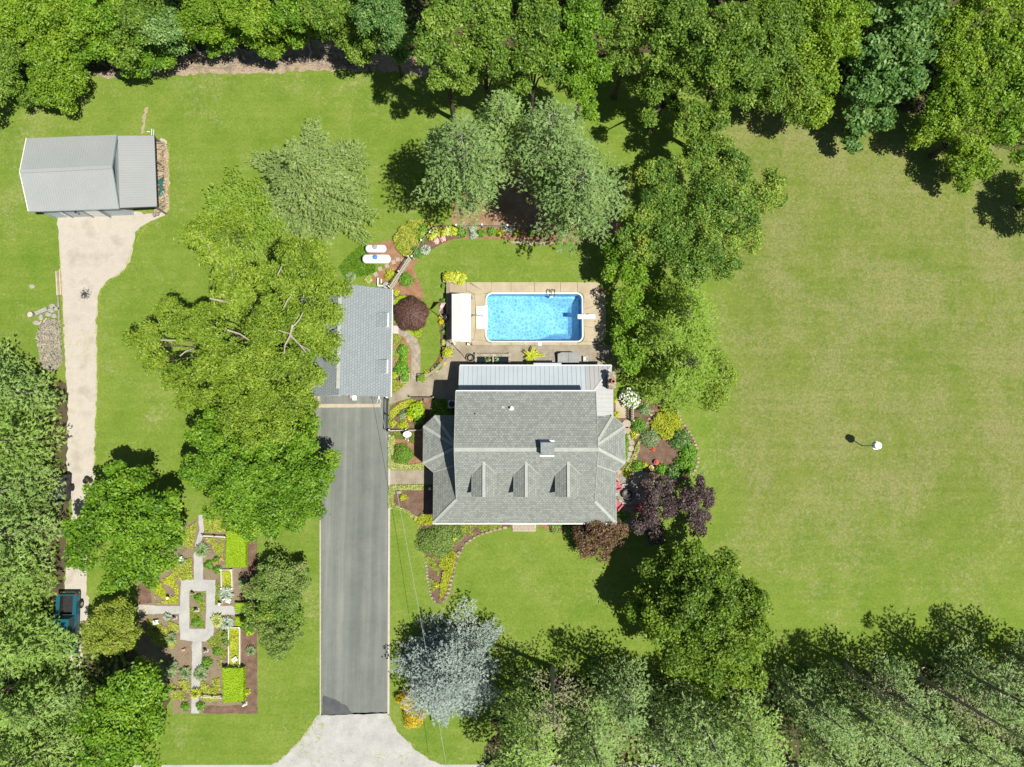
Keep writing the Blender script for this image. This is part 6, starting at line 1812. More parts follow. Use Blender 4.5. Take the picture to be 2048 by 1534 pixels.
stone_row("stone_edging", "low brown edging along the left side of the pointed front bed", [(852, 1122), (856, 1160), (862, 1192), (872, 1206)], .30, [M_WALLST, M_WOOD], .07)
stone_row("stone_edging", "outer line of small tan stones between east garden and field", [(1355, 822), (1362, 842), (1376, 860), (1388, 880), (1394, 900), (1397, 920), (1392, 938), (1384, 950)], .33, STN, .12)
stone_row("stone_edging", "line of flat stones climbing beside the yellow shrubs east of the house", [(1307, 818), (1300, 834), (1292, 850), (1280, 866), (1268, 878)], .38, STN, .14)
# formal garden ornaments
for a, b_, c, d, h, lb in ((409, 1070.5, 455, 1073, .7, "white rail fence at the top of the formal garden"), (409, 1389, 447, 1391.5, .7, "white rail fence left of the lower bright hedge"), (341, 1379, 366, 1378, .6, "grey rail fence at the lower left of the formal garden")):
    rail_fence("garden_rail", lb, [(a, b_), ((a + c) / 2, (b_ + d) / 2), (c, d)], h, M_PICKET if h > .65 else M_WOOD, None, (.4, .95))
for pts, lb in (([(444, 1139), (464.5, 1139), (466.5, 1176), (445, 1176)], "white timber frame round the small lime bed of the formal garden"), ([(459, 1254), (481, 1254), (481, 1330), (459, 1330)], "white timber frame round the long lime bed of the formal garden")):
    w3 = gp(pts); t = thing("raised_bed", lb, "raised bed", sum(w3, Vector()) / 4)
    for k in range(4):
        mb = MB(); mb.beam(w3[k] + Vector((0, 0, .15)), w3[(k + 1) % 4] + Vector((0, 0, .15)), .06, .28); mb.build("board", M_PICKET, t)
        mb = MB(); mb.box((w3[k].x, w3[k].y, .2), (.15, .15, .4)); mb.build("post", M_PICKET, t)
for a, b_, r_, lb in ((334.5, 1196, .15, "white gazing globe in the upper left quarter of the formal garden"), (438.5, 1208, .14, "cream gazing globe right of the central path ring")):
    p = P(a, b_, .6); mb = MB(); mb.ell((p.x, p.y, .62), (r_, r_, r_), 14, 9); t = thing("gazing_globe", lb, "garden ornament", Vector((p.x, p.y, 0))); mb.build("globe", M_WHITE, t, smooth=True)
    mb = MB(); mb.lathe([(.12, 0), (.06, .1), (.05, .4), (.11, .48)], (p.x, p.y, 0), 10); mb.build("pedestal", M_CONC_W, t)
def statue(px, py, s, mat, label, lie=False):
    p = P(px, py); t = thing("garden_statue", label, "garden ornament", p)
    mb = MB(); mb.box((p.x, p.y, .06), (.34 * s, .30 * s, .12)); mb.build("plinth", M_CONC_W, t)
    mb = MB(); mb.lathe([(.13 * s, .12), (.10 * s, .3), (.14 * s, .5), (.07 * s, .62), (.09 * s, .72), (.02, .8)], (p.x, p.y, 0), 10); mb.ell((p.x + .12 * s, p.y, .45), (.07 * s, .06 * s, .12), 8, 5); mb.build("figure", mat, t, smooth=True)
statue(395.5, 1219, 1.2, M_CONC_W, "pale statue on a square plinth in the centre bed of the formal garden")
statue(352, 1235, 1.0, M_CONC_W, "pale statue at the corner below the left garden path")
statue(414, 1300, 1.1, M_CONC_W, "pale urn figure right of the lower garden path")
statue(491, 1406, 1.2, M_TRIM, "white figure beside the lower bright hedge near the garden corner")
statue(451, 1196, 1.0, M_TRIM, "white figure among grey flowers right of the path ring")
p = P(390, 1186); mb = MB(); mb.lathe([(.16, 0), (.06, .1), (.05, .7), (.12, .75), (.10, .85)], (p.x, p.y, 0), 10); build_thing(mb, "sundial", M_CONC_W, "slim stone sundial at the top of the centre bed", "sundial")
p = P(389, 1222); mb = MB(); mb.ell((p.x, p.y, .1), (.12, .10, .12), 8, 6); build_thing(mb, "garden_stone", M_STONE, "small round stone beside the centre statue", "stone")
t = thing("terracotta_tiles", "two broken orange clay pots beside the upper bright hedge", "plant pot", P(440, 1119))
for a, b_, rz in ((443, 1117, .9), (434, 1124, .3)):
    p = P(a, b_); mb = MB(); mb.tube([(p.x - .2 * math.cos(rz), p.y - .2 * math.sin(rz), .16), (p.x + .2 * math.cos(rz), p.y + .2 * math.sin(rz), .16)], [.12, .18], 12); mb.build("pot", M_TERRA, t)
p = P(369, 1299); mb = MB(); mb.box((p.x, p.y, .12), (.36, .22, .22), .3); build_thing(mb, "clay_brick", plain("clay_pink", (.58, .27, .19), .8), "orange pink clay block in the bare bed left of the lower path", "block")
def tiny_bench(px, py, rz, label):
    p = P(px, py); t = thing("slat_bench", label, "bench", p); R3 = Matrix.Rotation(rz, 3, 'Z')
    for k in range(4):
        c_ = p + R3 @ Vector((-.21 + .14 * k, 0, .36)); mb = MB(); mb.box(c_, (.07, .42, .03), rz); mb.build("slat", M_TRIM, t)
    for sy in (-1, 1):
        c_ = p + R3 @ Vector((0, sy * .15, .17)); mb = MB(); mb.box(c_, (.5, .05, .34), rz); mb.build("support", M_TRIM, t)
tiny_bench(315, 1243, .2, "small white slatted bench below the left garden path")
tiny_bench(363, 1117, .3, "small white slatted bench half under the broadleaf tree at the upper garden")
tiny_bench(459, 1200, -.3, "small white slatted bench beside the grey flowers near the path ring")
tiny_bench(472, 1317, .6, "small pale slatted bench at the lower end of the long lime bed")
p, q_ = P(377.5, 1338), P(379, 1362); mb = MB(); mb.beam(p + Vector((0, 0, .2)), q_ + Vector((0, 0, .2)), .12, .1); build_thing(mb, "grey_post", mk("blue_grey", (.22, .30, .29), (.30, .38, .37), 3, .8, 12, .2), "blue grey post lying along the lower garden path", "post")
# north bank: logs and stumps
for i, (px, py, r_, lb) in enumerate(((603, 122, .22, "short grey stump on the bare bank, left of the pair"), (673, 114, .24, "left of a pair of grey stumps on the bare bank"), (684, 115, .26, "right of a pair of grey stumps on the bare bank"))):
    p = P(px, py); t = thing("tree_stump", lb, "stump", p); mb = MB(); mb.cyl((p.x, p.y), r_, -.05, .5, 12, r_ * .85); mb.build("stump_bark", M_LOG, t); mb = MB(); mb.cyl((p.x, p.y), r_ * .8, .5, .515, 12); mb.build("cut_face", M_WOOD, t)
for i, (pts, r_, m_, lb) in enumerate((([(622, 82), (618, 95), (624, 108), (620, 118)], .16, BARK_PALE, "pale crooked fallen trunk on the bank below the thicket"), ([(380, 85), (392, 100), (404, 112), (412, 118)], .17, LOGT, "tan fallen trunk at the left end of the bank"), ([(478, 98), (485, 112), (491, 121)], .12, LOGT, "short tan log sloping down the middle of the bank"), ([(654, 108), (672, 109)], .08, BARK_PALE, "thin pale branch lying above the stumps"))):
    w3 = gp(pts); mb = MB(); mb.tube([Vector((p.x, p.y, .2 + .05 * k)) for k, p in enumerate(w3)], [r_ * (1 - .12 * k) for k in range(len(w3))], 8); build_thing(mb, "fallen_log", m_, lb, "log")
t = thing("cut_timber_heap", "cream freshly cut wood chunks at the left end of the bank", "wood pile", P(386, 125))
rng = seed()
for k in range(7):
    p = P(386 + rng.normal() * 5, 125 + rng.normal() * 3.5); mb = MB(); mb.box((p.x, p.y, .12), (rng.uniform(.2, .45), rng.uniform(.12, .25), .2), rng.uniform(0, 3)); mb.build("chunk", M_WOODP, t)
rng = seed(); mb = MB(); pl = gp([(330, 118), (430, 105), (520, 108), (640, 95), (740, 118), (740, 138), (640, 134), (520, 136), (420, 138), (330, 142)])
for x, y in scatter(rng, pl, 420):
    a = rng.uniform(0, PI); l_ = rng.uniform(.15, .8); mb.beam((x - math.cos(a) * l_, y - math.sin(a) * l_ * .5, .04), (x + math.cos(a) * l_, y + math.sin(a) * l_ * .5, .04 + rng.uniform(0, .12)), .03, .03)
tag(mb.build("brushwood", M_WOOD), "scattered brown brushwood and twigs on the bare bank", "brushwood", kind="stuff")
# ================================================================ VEGETATION
# ---- thicket along the north bank, left part
GN = "woodland trees along the north edge"
SM = dict(leaf=(.125, .068), dens=105)
THICK = [
    ("round bright yellow green tree standing out into the lawn above the barn", [(118, 140, 62, 5), (95, 175, 45, 4), (150, 165, 42, 4), (125, 195, 34, 3), (90, 120, 40, 5)], L_BRIGHT),
    ("bright green tree in the upper left corner of the picture", [(20, 40, 60, 7), (70, 30, 50, 7), (-30, 80, 60, 6)], L_BRIGHT),
    ("dark green shrubby tree at the left edge below the corner tree", [(10, 120, 50, 6), (15, 165, 38, 4), (55, 200, 22, 3), (-20, 190, 45, 4)], L_OAK),
    ("bright crowned tree directly above the round tree by the barn", [(125, 30, 55, 8), (160, 60, 40, 7), (95, 65, 40, 7)], L_BRIGHT),
    ("mid green tree in the left thicket between two brighter crowns", [(200, 35, 55, 8), (190, 10, 50, 8), (215, 85, 42, 6), (185, 100, 30, 5)], L_MAPLE),
    ("yellow tinged tree in the left thicket with a fringe toward the bank", [(265, 60, 55, 7), (245, 110, 40, 5), (280, 20, 45, 8)], L_OAK),
    ("blue green shaded tree near the head of the left thicket", [(330, 55, 50, 7), (345, 86, 33.48, 5), (320, 20, 40, 7)], L_DEEP),
    ("low dark green bush hanging over the bank left of the dirt scar", [(300, 120, 34, 3.5), (270, 130, 24, 3), (335, 118, 26, 3)], L_MAPLE),
    ("bright green tree above the cut timber heap", [(400, 35, 58, 7), (375, 56, 31.62, 6), (430, 56, 33.48, 6)], L_BRIGHT),
    ("leafy green bush right of the tan fallen trunk", [(455, 71, 33.48, 4), (430, 91, 22.32, 3), (475, 46, 31.62, 5)], L_MAPLE),
    ("large bright crown in the middle of the north thicket", [(510, 25, 60, 8), (520, 56, 41.85, 6), (560, 46, 37.2, 6), (465, 20, 40, 8)], L_BRIGHT),
    ("yellow green bush reaching down to the lawn edge below the thicket", [(543, 98, 26.04, 3.5), (530, 74, 27.9, 4), (565, 84, 20.46, 3)], L_BRIGHT),
    ("mid green tree above the crooked fallen trunk", [(595, 30, 48, 8), (585, 66, 31.62, 5), (620, 36, 24.18, 6)], L_MAPLE),
    ("dark green tree right of the gap in the north thicket", [(655, 30, 50, 9), (650, 61, 31.62, 6), (690, 41, 35.34, 7)], L_OAK),
    ("leafy bush overhanging the right end of the bank", [(715, 81, 33.48, 6), (725, 111, 24.18, 4), (690, 81, 24.18, 5), (745, 70, 34, 7)], L_OAK),
    ("tall shaded tree left of the tall oaks", [(770, 30, 52, 10), (790, 75, 38, 8), (740, 20, 40, 10), (800, 110, 24, 5)], L_DEEP),
]
for lb, bl, m in THICK:
    blob_tree("thicket_tree", lb, bl, m, group=GN, r0=.13, **SM)
BG = dict(leaf=(.14, .072), dens=78)
for lb, bl, m in [
    ("leftmost of the tall oaks with bare branch tips on its left side", [(880, 55, 52, 15), (865, 95, 36, 14.5), (905, 20, 50, 15), (905, 120, 40, 13), (880, 160, 28, 12), (850, 60, 26, 15)], L_OAK),
    ("second of the tall oaks counted from the left, behind the left pine", [(975, 40, 62, 14), (960, 95, 50, 13), (1000, 130, 42, 12), (940, 155, 36, 10)], L_OAK),
    ("third of the tall oaks counted from the left, behind the twin pines", [(1075, 45, 62, 14), (1060, 105, 50, 13), (1100, 140, 40, 11), (1040, 165, 32, 9)], L_OAK),
    ("tall oak with a long lower fringe hanging right of the middle pine", [(1170, 45, 52, 13), (1155, 100, 48, 12), (1185, 145, 34, 10), (1165, 185, 34, 9), (1180, 225, 24, 8), (1150, 150, 34, 10)], L_MAPLE),
    ("oak above the deep shadow with its left side open", [(1235, 110, 30, 9), (1262, 130, 26, 9), (1275, 30, 58.3, 11.6), (1240, 70, 36.04, 10.5), (1290, 75, 38.16, 10.5)], L_OAK),
    ("oak overhanging the grey slatted fence in the shade", [(1300, 235, 22, 8), (1390, 225, 30, 8), (1365, 50, 69.96, 12.6), (1345, 110, 50.88, 10.5), (1330, 165, 40.28, 8.4), (1300, 190, 27.56, 7.35), (1370, 165, 36.04, 9.45), (1350, 210, 23.32, 6.3)], L_OAK),
    ("broad oak left of the widest yellow green crown", [(1385, 300, 26, 7), (1420, 300, 26, 7.5), (1370, 260, 26, 7.5), (1455, 70, 69.96, 13.7), (1430, 130, 50.88, 11.6), (1465, 185, 44.52, 9.45), (1425, 235, 36.04, 7.35), (1495, 140, 42.4, 11.6), (1400, 265, 25.44, 6.3)], L_OAK),
    ("widest yellow green oak at the top of the field", [(1560, 50, 72.08, 8.06), (1545, 120, 63.6, 7.44), (1590, 180, 50.88, 6.2), (1540, 200, 40.28, 5.58), (1600, 235, 33.92, 4.34), (1500, 40, 48.76, 8.06)], L_OAK),
    ("sunlit oak next to the blue green large leaved tree", [(1660, 40, 63.6, 8.06), (1645, 105, 55.12, 7.44), (1690, 80, 42.4, 7.44), (1650, 165, 42.4, 6.2), (1635, 225, 36.04, 4.96), (1715, 30, 31.8, 7.44)], L_BRIGHT),
    ("large leaved blue green tree with deep gaps at the field corner", [(1790, 50, 65.72, 6.82), (1760, 115, 59.36, 6.2), (1820, 100, 53, 6.2), (1740, 180, 50.88, 5.58), (1795, 170, 46.64, 5.58), (1720, 240, 36.04, 3.72), (1765, 240, 33.92, 3.72), (1705, 280, 23.32, 2.6), (1850, 40, 53, 6.82)], L_DEEP),
    ("tall bright tree in the upper right corner of the picture", [(1885, 60, 50, 7), (2040, 140, 55, 7), (1930, 130, 48, 7), (1960, 40, 74.2, 7.44), (2000, 110, 63.6, 7.44), (1910, 100, 53, 6.82), (2050, 60, 63.6, 7.44)], L_BRIGHT),
    ("dark green tree on the right edge between bright crowns", [(2030, 210, 59.36, 6.2), (2000, 260, 46.64, 5.58), (2050, 290, 42.4, 4.34)], L_MAPLE),
    ("bright tree with a long tongue of leaves pointing down to the field", [(1900, 180, 57.24, 6.2), (1950, 200, 57.24, 6.2), (1890, 245, 48.76, 4.96), (1945, 270, 53, 4.96), (1925, 325, 40.28, 3.72), (1960, 330, 36.04, 3.72), (1925, 368, 23.32, 2.79), (1850, 270, 36.04, 3.72)], L_BRIGHT),
    ("shaded tree at the right edge throwing its shadow over the field corner", [(2130, 420, 63.6, 4.34), (2090, 360, 42.4, 3.72), (2055, 390, 25.44, 3.1)], L_MAPLE),
]:
    blob_tree("woodland_tree", lb, bl, m, group=GN, r0=.26, **(dict(leaf=(.20, .125), dens=44) if m is L_DEEP else BG))
# backing trees just beyond the frame so the wood does not end at the picture edge
for i in range(12):
    x = -60 + i * 190 + (i * 37) % 50
    blob_tree("woodland_tree", "tall tree standing deep in the wood beyond the north edge", [(x, -70, 75, 10 + i % 3), (x + 60, -110, 70, 11), (x - 40, -130, 70, 10)], [L_OAK, L_MAPLE, L_BRIGHT][i % 3], group="trees deep in the north wood", leaf=(.30, .17), dens=11, r0=.25)

for lb, pl in (("dark green undergrowth on the floor of the north wood", [(-60, -140), (2100, -140), (2100, 300), (1900, 235), (1700, 180), (1560, 180), (1430, 110), (1250, 95), (1000, 100), (820, 90), (720, 100), (560, 60), (430, 80), (320, 110), (60, 160), (-60, 190)]),
               ("green undergrowth beneath the pines of the lower right belt", [(1000, 1440), (1060, 1375), (1200, 1350), (1330, 1370), (1500, 1380), (1700, 1360), (1900, 1335), (2080, 1320), (2080, 1620), (1000, 1620)]),
               ("green undergrowth beneath the pines of the left margin", [(-60, 745), (20, 735), (60, 752), (112, 775), (128, 820), (128, 1000), (112, 1180), (90, 1300), (250, 1300), (330, 1400), (280, 1500), (-60, 1520)])):
    cover("undergrowth", lb, pl, .5, L_MAPLE if "north" in lb else L_DARKSH, 9, (.24, .14), upright=.1)
# ---- tall pines north of the pool
GP = "tall pines behind the pool"
def foot(a, b, H):     # ground pixel below a tip seen at (a, b)
    p = P(a, b, H); q = p.xy
    t_ = Vector((q.x, q.y, 0))
    return t_
def pine_at(apx, apy, H, Rpx, label, mat, **kw):
    g_ = foot(apx, apy, H)
    rng = seed(); root = thing("pine_tree", label, "tree", g_, kw.pop("group", None))
    lv, wood = Leaves(), MB()
    wood.tube([g_ + Vector((0, 0, t * H - (.1 if t == 0 else 0))) for t in (0, .3, .6, .85, .99)], [.05 + .018 * H, .04 + .013 * H, .03 + .008 * H, .06, .02], 7)
    conifer(lv, wood, rng, g_, H, Rpx * msc(), **kw)
    wood.build("trunk", BARK_PINE, root); lv.build("crown", mat, g_, root); NLEAF[0] += lv.count()
    return root
PK = dict(z0=.50, nw=12, nb=8, droop=.14, rise=.20, twig=.42, step=.33, needle=(.16, .040), k=5, top=.30, prof=.75, spread=.55, gap=.08)
pine_at(922, 270, 17.5, 88, "left pine of the tall group behind the pool", L_PINE_B, group=GP, **PK)
pine_at(1003, 205, 16, 58, "middle pine of the tall group, smallest and farthest back", L_PINE, group=GP, **PK)
pine_at(1105, 230, 17, 84, "pine right of the brown needle clearing with its top toward the wood", L_PINE_B, group=GP, **PK)
pine_at(1165, 345, 15, 88, "broad pine nearest the pool with branches drooping to the flower border", L_PINE_B, group=GP, **dict(PK, nw=14, nb=10))
# ---- spruces west of the tanks
pine_at(592, 320, 8, 146, "wide weeping spruce with drooping sprays left of the gas tanks", L_SPRUCE, z0=.06, nw=13, nb=12, droop=.42, rise=.20, twig=.30, step=.23, needle=(.18, .032), k=4, top=.08, prof=1.0, spread=.42, inner=.15)
pine_at(436, 408, 7, 100, "soft light green spruce tucked between the weeping spruce and the birch", L_LARCH, z0=.08, nw=13, nb=11, droop=.3, rise=.25, twig=.4, step=.28, needle=(.14, .036), k=5, top=.1, prof=.9, spread=.6)
# ---- river birch with showing limbs
def birch_limbs(wood, rng):
    for pts, r_ in (([(585, 650), (580, 672), (570, 690), (568, 708)], .10), ([(580, 670), (600, 690), (612, 705)], .08), ([(584, 655), (598, 640), (606, 625)], .07), ([(582, 668), (556, 660)], .06), ([(462, 606), (445, 602), (420, 597)], .13), ([(460, 606), (448, 592), (438, 587)], .11), ([(455, 660), (480, 668), (498, 680)], .09), ([(322, 680), (352, 681)], .07), ([(360, 712), (372, 702), (388, 697)], .06), ([(400, 462), (420, 500), (448, 540)], .06), ([(455, 460), (458, 510), (466, 560)], .05), ([(565, 620), (575, 600), (583, 590)], .06), ([(555, 550), (566, 528)], .06), ([(600, 690), (618, 700), (620, 704)], .05)):
        wood.tube([P(a, b_, 11.7 if a > 540 else 11.45) for a, b_ in pts], [r_ * (1 - .2 * k) for k in range(len(pts))], 6)
blob_tree("birch_tree", "huge spreading yellow green birch with pale limbs between the gravel lane and the garage",
          [(420, 475, 52, 10.5), (460, 515, 50, 10.5), (405, 445, 34, 9.5), (470, 455, 42, 10), (600, 535, 56, 9.5), (555, 565, 56, 10), (640, 570, 40, 8.5), (635, 515, 34, 8.5), (575, 500, 36, 9), (680, 575, 22, 8),
           (540, 640, 66, 10.5), (620, 635, 54, 9), (655, 690, 36, 7.5), (470, 590, 56, 10.5), (665, 620, 26, 8), (340, 620, 36, 7.5), (300, 690, 42, 7.5), (268, 672, 22, 6.5), (375, 650, 46, 9.5), (320, 725, 30, 6.5), (420, 655, 50, 10.3),
           (440, 725, 62, 9.8), (395, 780, 52, 8.5), (520, 720, 62, 10.2), (600, 720, 52, 8.8), (475, 795, 58, 9), (550, 795, 52, 8.5), (612, 800, 30, 6.5), (625, 750, 26, 7), (500, 850, 46, 8.6), (560, 850, 40, 8), (360, 745, 34, 7)],
          L_BIRCH, base=(575, 720), leaf=(.135, .052), dens=88, r0=.3, irr=.3, droop=.35, extra=birch_limbs, lr=.75)
blob_tree("maple_tree", "dense vivid green maple beside the upper driveway",
          [(450, 870, 58, 6.3), (530, 880, 55, 6.6), (600, 880, 48, 6), (625, 850, 26, 4.5), (425, 930, 56, 6), (505, 940, 70, 7.4), (590, 950, 62, 6.8), (640, 955, 34, 5), (470, 1000, 58, 6), (550, 1015, 55, 5.8), (410, 875, 38, 5), (620, 1010, 34, 4.8), (590, 1045, 26, 4), (500, 1045, 34, 4.5), (400, 960, 30, 4.8), (655, 920, 24, 4.5), (640, 985, 24, 4.2)],
          L_MAPLE, base=(560, 935), leaf=(.13, .07), dens=105, r0=.24, irr=.12)
blob_tree("maple_tree", "broad leafy green tree between the gravel lane and the formal garden",
          [(250, 1045, 66, 7), (190, 1050, 48, 6), (310, 1030, 52, 6), (260, 970, 44, 6), (205, 985, 36, 5.5), (325, 1105, 40, 5), (250, 1120, 50, 5.8), (175, 1110, 40, 5), (225, 1165, 26, 4), (340, 995, 28, 5), (300, 1150, 26, 4), (160, 1060, 26, 5), (355, 1060, 26, 4.6), (235, 935, 22, 5)],
          L_MAPLE, base=(300, 1030), leaf=(.15, .083), dens=80, r0=.22, irr=.2)
blob_tree("maple_tree", "leafy green tree in the lower left beside the formal garden lawn",
          [(240, 1385, 46, 7), (290, 1365, 42, 6.5), (305, 1425, 40, 6), (235, 1450, 54, 7), (200, 1500, 46, 7), (280, 1490, 46, 6), (300, 1335, 28, 5), (195, 1430, 36, 6.5), (320, 1390, 22, 5), (240, 1530, 40, 6)],
          L_MAPLE, base=(310, 1400), leaf=(.15, .083), dens=80, r0=.2, irr=.25)
blob_tree("olive_tree", "small olive toned rounded tree between the truck and the formal garden",
          [(205, 1245, 30, 3.6), (240, 1238, 28, 3.8), (258, 1275, 24, 3.4), (222, 1285, 34, 3.6), (190, 1285, 26, 3.2), (238, 1212, 15, 3.8), (205, 1218, 12, 3.6), (252, 1250, 18, 3.8), (180, 1262, 20, 3)],
          L_OLIVE, base=(222, 1268), leaf=(.10, .06), dens=110, r0=.1, lr=.5)
# ---- pines on the left margin
GL = "white pines along the gravel lane"
LK = dict(z0=.14, nw=10, nb=7, droop=.16, rise=.28, twig=.5, step=.38, needle=(.18, .046), k=5, top=.2, prof=.75, spread=.6, gap=.14)
for (a, b_, H, R), lb, m in zip([(48, 772, 11, 70), (105, 790, 8, 44), (78, 878, 13, 84), (66, 968, 12, 80), (82, 1052, 13, 78), (56, 1140, 13, 80), (84, 1268, 10, 80), (112, 1266, 6.5, 52), (62, 1355, 13, 82), (132, 1368, 9, 58), (60, 1450, 13, 82), (140, 1462, 12, 80), (150, 1380, 8, 48), (40, 1545, 12, 80), (160, 1545, 10, 66)],
        ["topmost pine of the left margin, below the split wood pile", "small pine at the lane edge just below the split wood pile", "second pine from the top of the left margin", "pine of the left margin level with the lower end of the lawn", "pine of the left margin hanging over the dark trailer", "pine of the left margin above the teal truck", "pine spreading over the hood of the teal truck", "small pine whose sprays lie over the truck's cab", "dark lower pine of the left margin below the truck", "slender pale pine right of the truck's front with pale stems", "large pine at the lower left edge of the picture", "pine at the bottom left beside the leafy green tree", "small pine in the dark gap below the olive tree", "pine in the bottom left corner of the picture", "pine at the bottom edge left of the road"],
        [L_PINE, L_PINE, L_PINE_Y, L_PINE, L_PINE, L_PINE_Y, L_PINE_Y, L_PINE_Y, L_PINE, L_PINE_Y, L_PINE, L_PINE_Y, L_PINE, L_PINE, L_PINE]):
    conifer_tree("pine_tree", lb, (a, b_), H, R, m, group=GL, **LK)
for i, (a, b_) in enumerate([(-60, 820), (-70, 960), (-60, 1100), (-70, 1250), (-70, 1400), (-50, 1520)]):
    conifer_tree("pine_tree", "tall pine standing beyond the left edge of the lane", (a, b_), 13, 85, L_PINE, group="pines beyond the left edge", **dict(LK, step=.45, k=5, needle=(.22, .055)))
# ---- right of the pool
MG = dict(leaf=(.125, .062), dens=92, irr=.28)
blob_tree("magnolia_tree", "large glossy green tree with yellowing leaves at the west edge of the field",
          [(1455, 360, 58, 8.5), (1520, 395, 40, 7.5), (1545, 365, 28, 7), (1470, 430, 54, 8), (1435, 300, 36, 7.5), (1400, 330, 44, 8), (1490, 475, 40, 6.8), (1410, 500, 48, 7.5), (1410, 400, 52, 8.6), (1455, 530, 34, 5.5), (1555, 400, 18, 6.5), (1395, 275, 24, 6.5)], L_MAG, base=(1400, 440), r0=.22, **MG)
blob_tree("magnolia_tree", "glossy green tree between the broad pine and the larger tree by the field",
          [(1325, 400, 48, 7.5), (1290, 440, 44, 7), (1340, 465, 48, 7.5), (1300, 350, 34, 6.5), (1350, 520, 44, 6.8), (1290, 500, 40, 6.5), (1390, 545, 36, 6), (1330, 345, 30, 7), (1255, 470, 28, 6)], L_MAG, base=(1305, 480), r0=.2, **MG)
blob_tree("understory_tree", "shaded dark tree behind the upper right deck corner", [(1235, 515, 38, 4.2), (1270, 545, 36, 4.5), (1250, 590, 28, 3.6), (1225, 545, 24, 3.4), (1262, 630, 26, 3.5)], L_MAPLE, base=(1255, 555), leaf=(.14, .075), dens=75, r0=.1)
RK = dict(z0=.10, nw=13, nb=9, droop=.18, rise=.12, twig=.36, step=.30, needle=(.15, .042), k=4, top=.12, prof=.85, spread=.7, gap=.3)
GR = "soft yellow green conifers right of the pool"
pine_at(1395, 610, 8.5, 84, "upper soft conifer of the group right of the pool", L_LARCH, group=GR, **RK)
pine_at(1345, 668, 8.5, 86, "conifer of the group right of the pool nearest the diving board", L_LARCH, group=GR, **RK)
pine_at(1395, 718, 8.5, 84, "conifer of the group right of the pool nearest the open field", L_LARCH, group=GR, **RK)
pine_at(1348, 758, 7, 66, "lowest conifer of the group, beside the fieldstone chimney", L_LARCH, group=GR, **RK)
blob_tree("understory_tree", "low shaded green tree at the foot of the conifers by the lower deck corner", [(1245, 690, 26, 3), (1258, 730, 24, 3), (1240, 655, 20, 2.6), (1275, 700, 26, 3.4)], L_MAPLE, base=(1262, 700), leaf=(.13, .07), dens=80, r0=.08)
bush("field_shrub", "open yellow green shrub at the field side of the soft conifers", 1445, 748, 36, 2.2, L_BIRCH, leaf=(.09, .05), dens=70)
bush("field_shrub", "second yellow green shrub below the first at the field side of the conifers", 1432, 795, 28, 1.8, L_BIRCH, leaf=(.09, .05), dens=70)
# ---- purple and brown trees
blob_tree("plum_tree", "dark purple leaved tree with a notched outline right of the fire pit",
          [(1308, 985, 28, 3), (1338, 968, 18, 2.8), (1380, 995, 28, 3.2), (1408, 985, 20, 3), (1342, 1012, 24, 3.4), (1300, 1035, 28, 2.8), (1310, 1070, 26, 2.7), (1392, 1032, 24, 3), (1396, 1062, 16, 2.4), (1400, 962, 16, 2.6), (1280, 1050, 20, 2.4), (1420, 1005, 12, 2.8), (1408, 1030, 16, 2.6)],
          L_PLUM, base=(1340, 1010), leaf=(.10, .06), dens=120, r0=.1, irr=.3, lr=.5)
blob_tree("brown_maple", "round brownish purple maple at the front right corner of the house", [(1192, 1066, 40, 2.4), (1165, 1070, 24, 2.1), (1225, 1072, 30, 2.2), (1200, 1095, 28, 1.9), (1172, 1090, 20, 1.8), (1235, 1058, 18, 2)], L_BROWN, base=(1196, 1072), leaf=(.09, .055), dens=130, r0=.09, lr=.5)
# weeping red dome by the garage
def dome():
    rng = seed(); b = P(823, 629); R, H = 1.72, 1.9
    root = thing("red_maple", "dense domed dark red maple beside the garage walk", "tree", b)
    n = 11000; e = norm(rng.normal(size=(n, 3))); e[:, 2] = np.abs(e[:, 2])
    az = np.arctan2(e[:, 1], e[:, 0])
    q = (1 + .05 * np.sin(5 * az) + .035 * np.sin(9 * az + 1)) * rng.uniform(.82, 1.03, n)
    C = e * q[:, None] * np.array([R, R, H]) + np.array([b.x, b.y, .05])
    U = np.stack([e[:, 0], e[:, 1], -.9 * np.sqrt(e[:, 0] ** 2 + e[:, 1] ** 2)], 1) + rng.normal(size=(n, 3)) * .25
    lv = Leaves().add(C, e + np.array([0, 0, .3]) + rng.normal(size=(n, 3)) * .35, U, .14 * rng.uniform(.7, 1.3, n), .028, .5 + .12 * np.sin(13 * az + 4 * e[:, 2]) + rng.normal(size=n) * .17)
    NLEAF[0] += n
    wood = MB(); wood.tube([b - Vector((0, 0, .1)), b + Vector((.05, 0, .7)), b + Vector((-.1, .1, 1.5))], [.13, .10, .04], 7); wood.build("trunk", BARK, root)
    lv.build("crown", L_RED, b, root)
dome()
# ---- front: big round maple, cedar, golden shrub
blob_tree("maple_tree", "big round dark green maple between house front and field",
          [(1385, 1140, 58, 6.5), (1325, 1175, 50, 5.5), (1440, 1150, 52, 6.5), (1495, 1210, 48, 6), (1400, 1215, 76, 8), (1465, 1285, 70, 7.4), (1385, 1310, 60, 6.6), (1320, 1250, 50, 5.8), (1275, 1225, 30, 4.2), (1490, 1340, 44, 5.5), (1435, 1360, 36, 5), (1520, 1275, 30, 5), (1345, 1120, 34, 5), (1290, 1190, 26, 4.2), (1480, 1170, 26, 5.4)],
          L_ROUND, base=(1375, 1180), leaf=(.145, .078), dens=80, r0=.28, irr=.16)
conifer_tree("blue_cedar", "broad silvery blue cedar beside the lower driveway", (902, 1322), 7.5, 104, L_CEDAR, z0=.05, nw=12, nb=11, droop=.12, rise=.22, twig=.42, step=.27, needle=(.12, .03), k=6, top=.12, prof=.6, spread=.95)
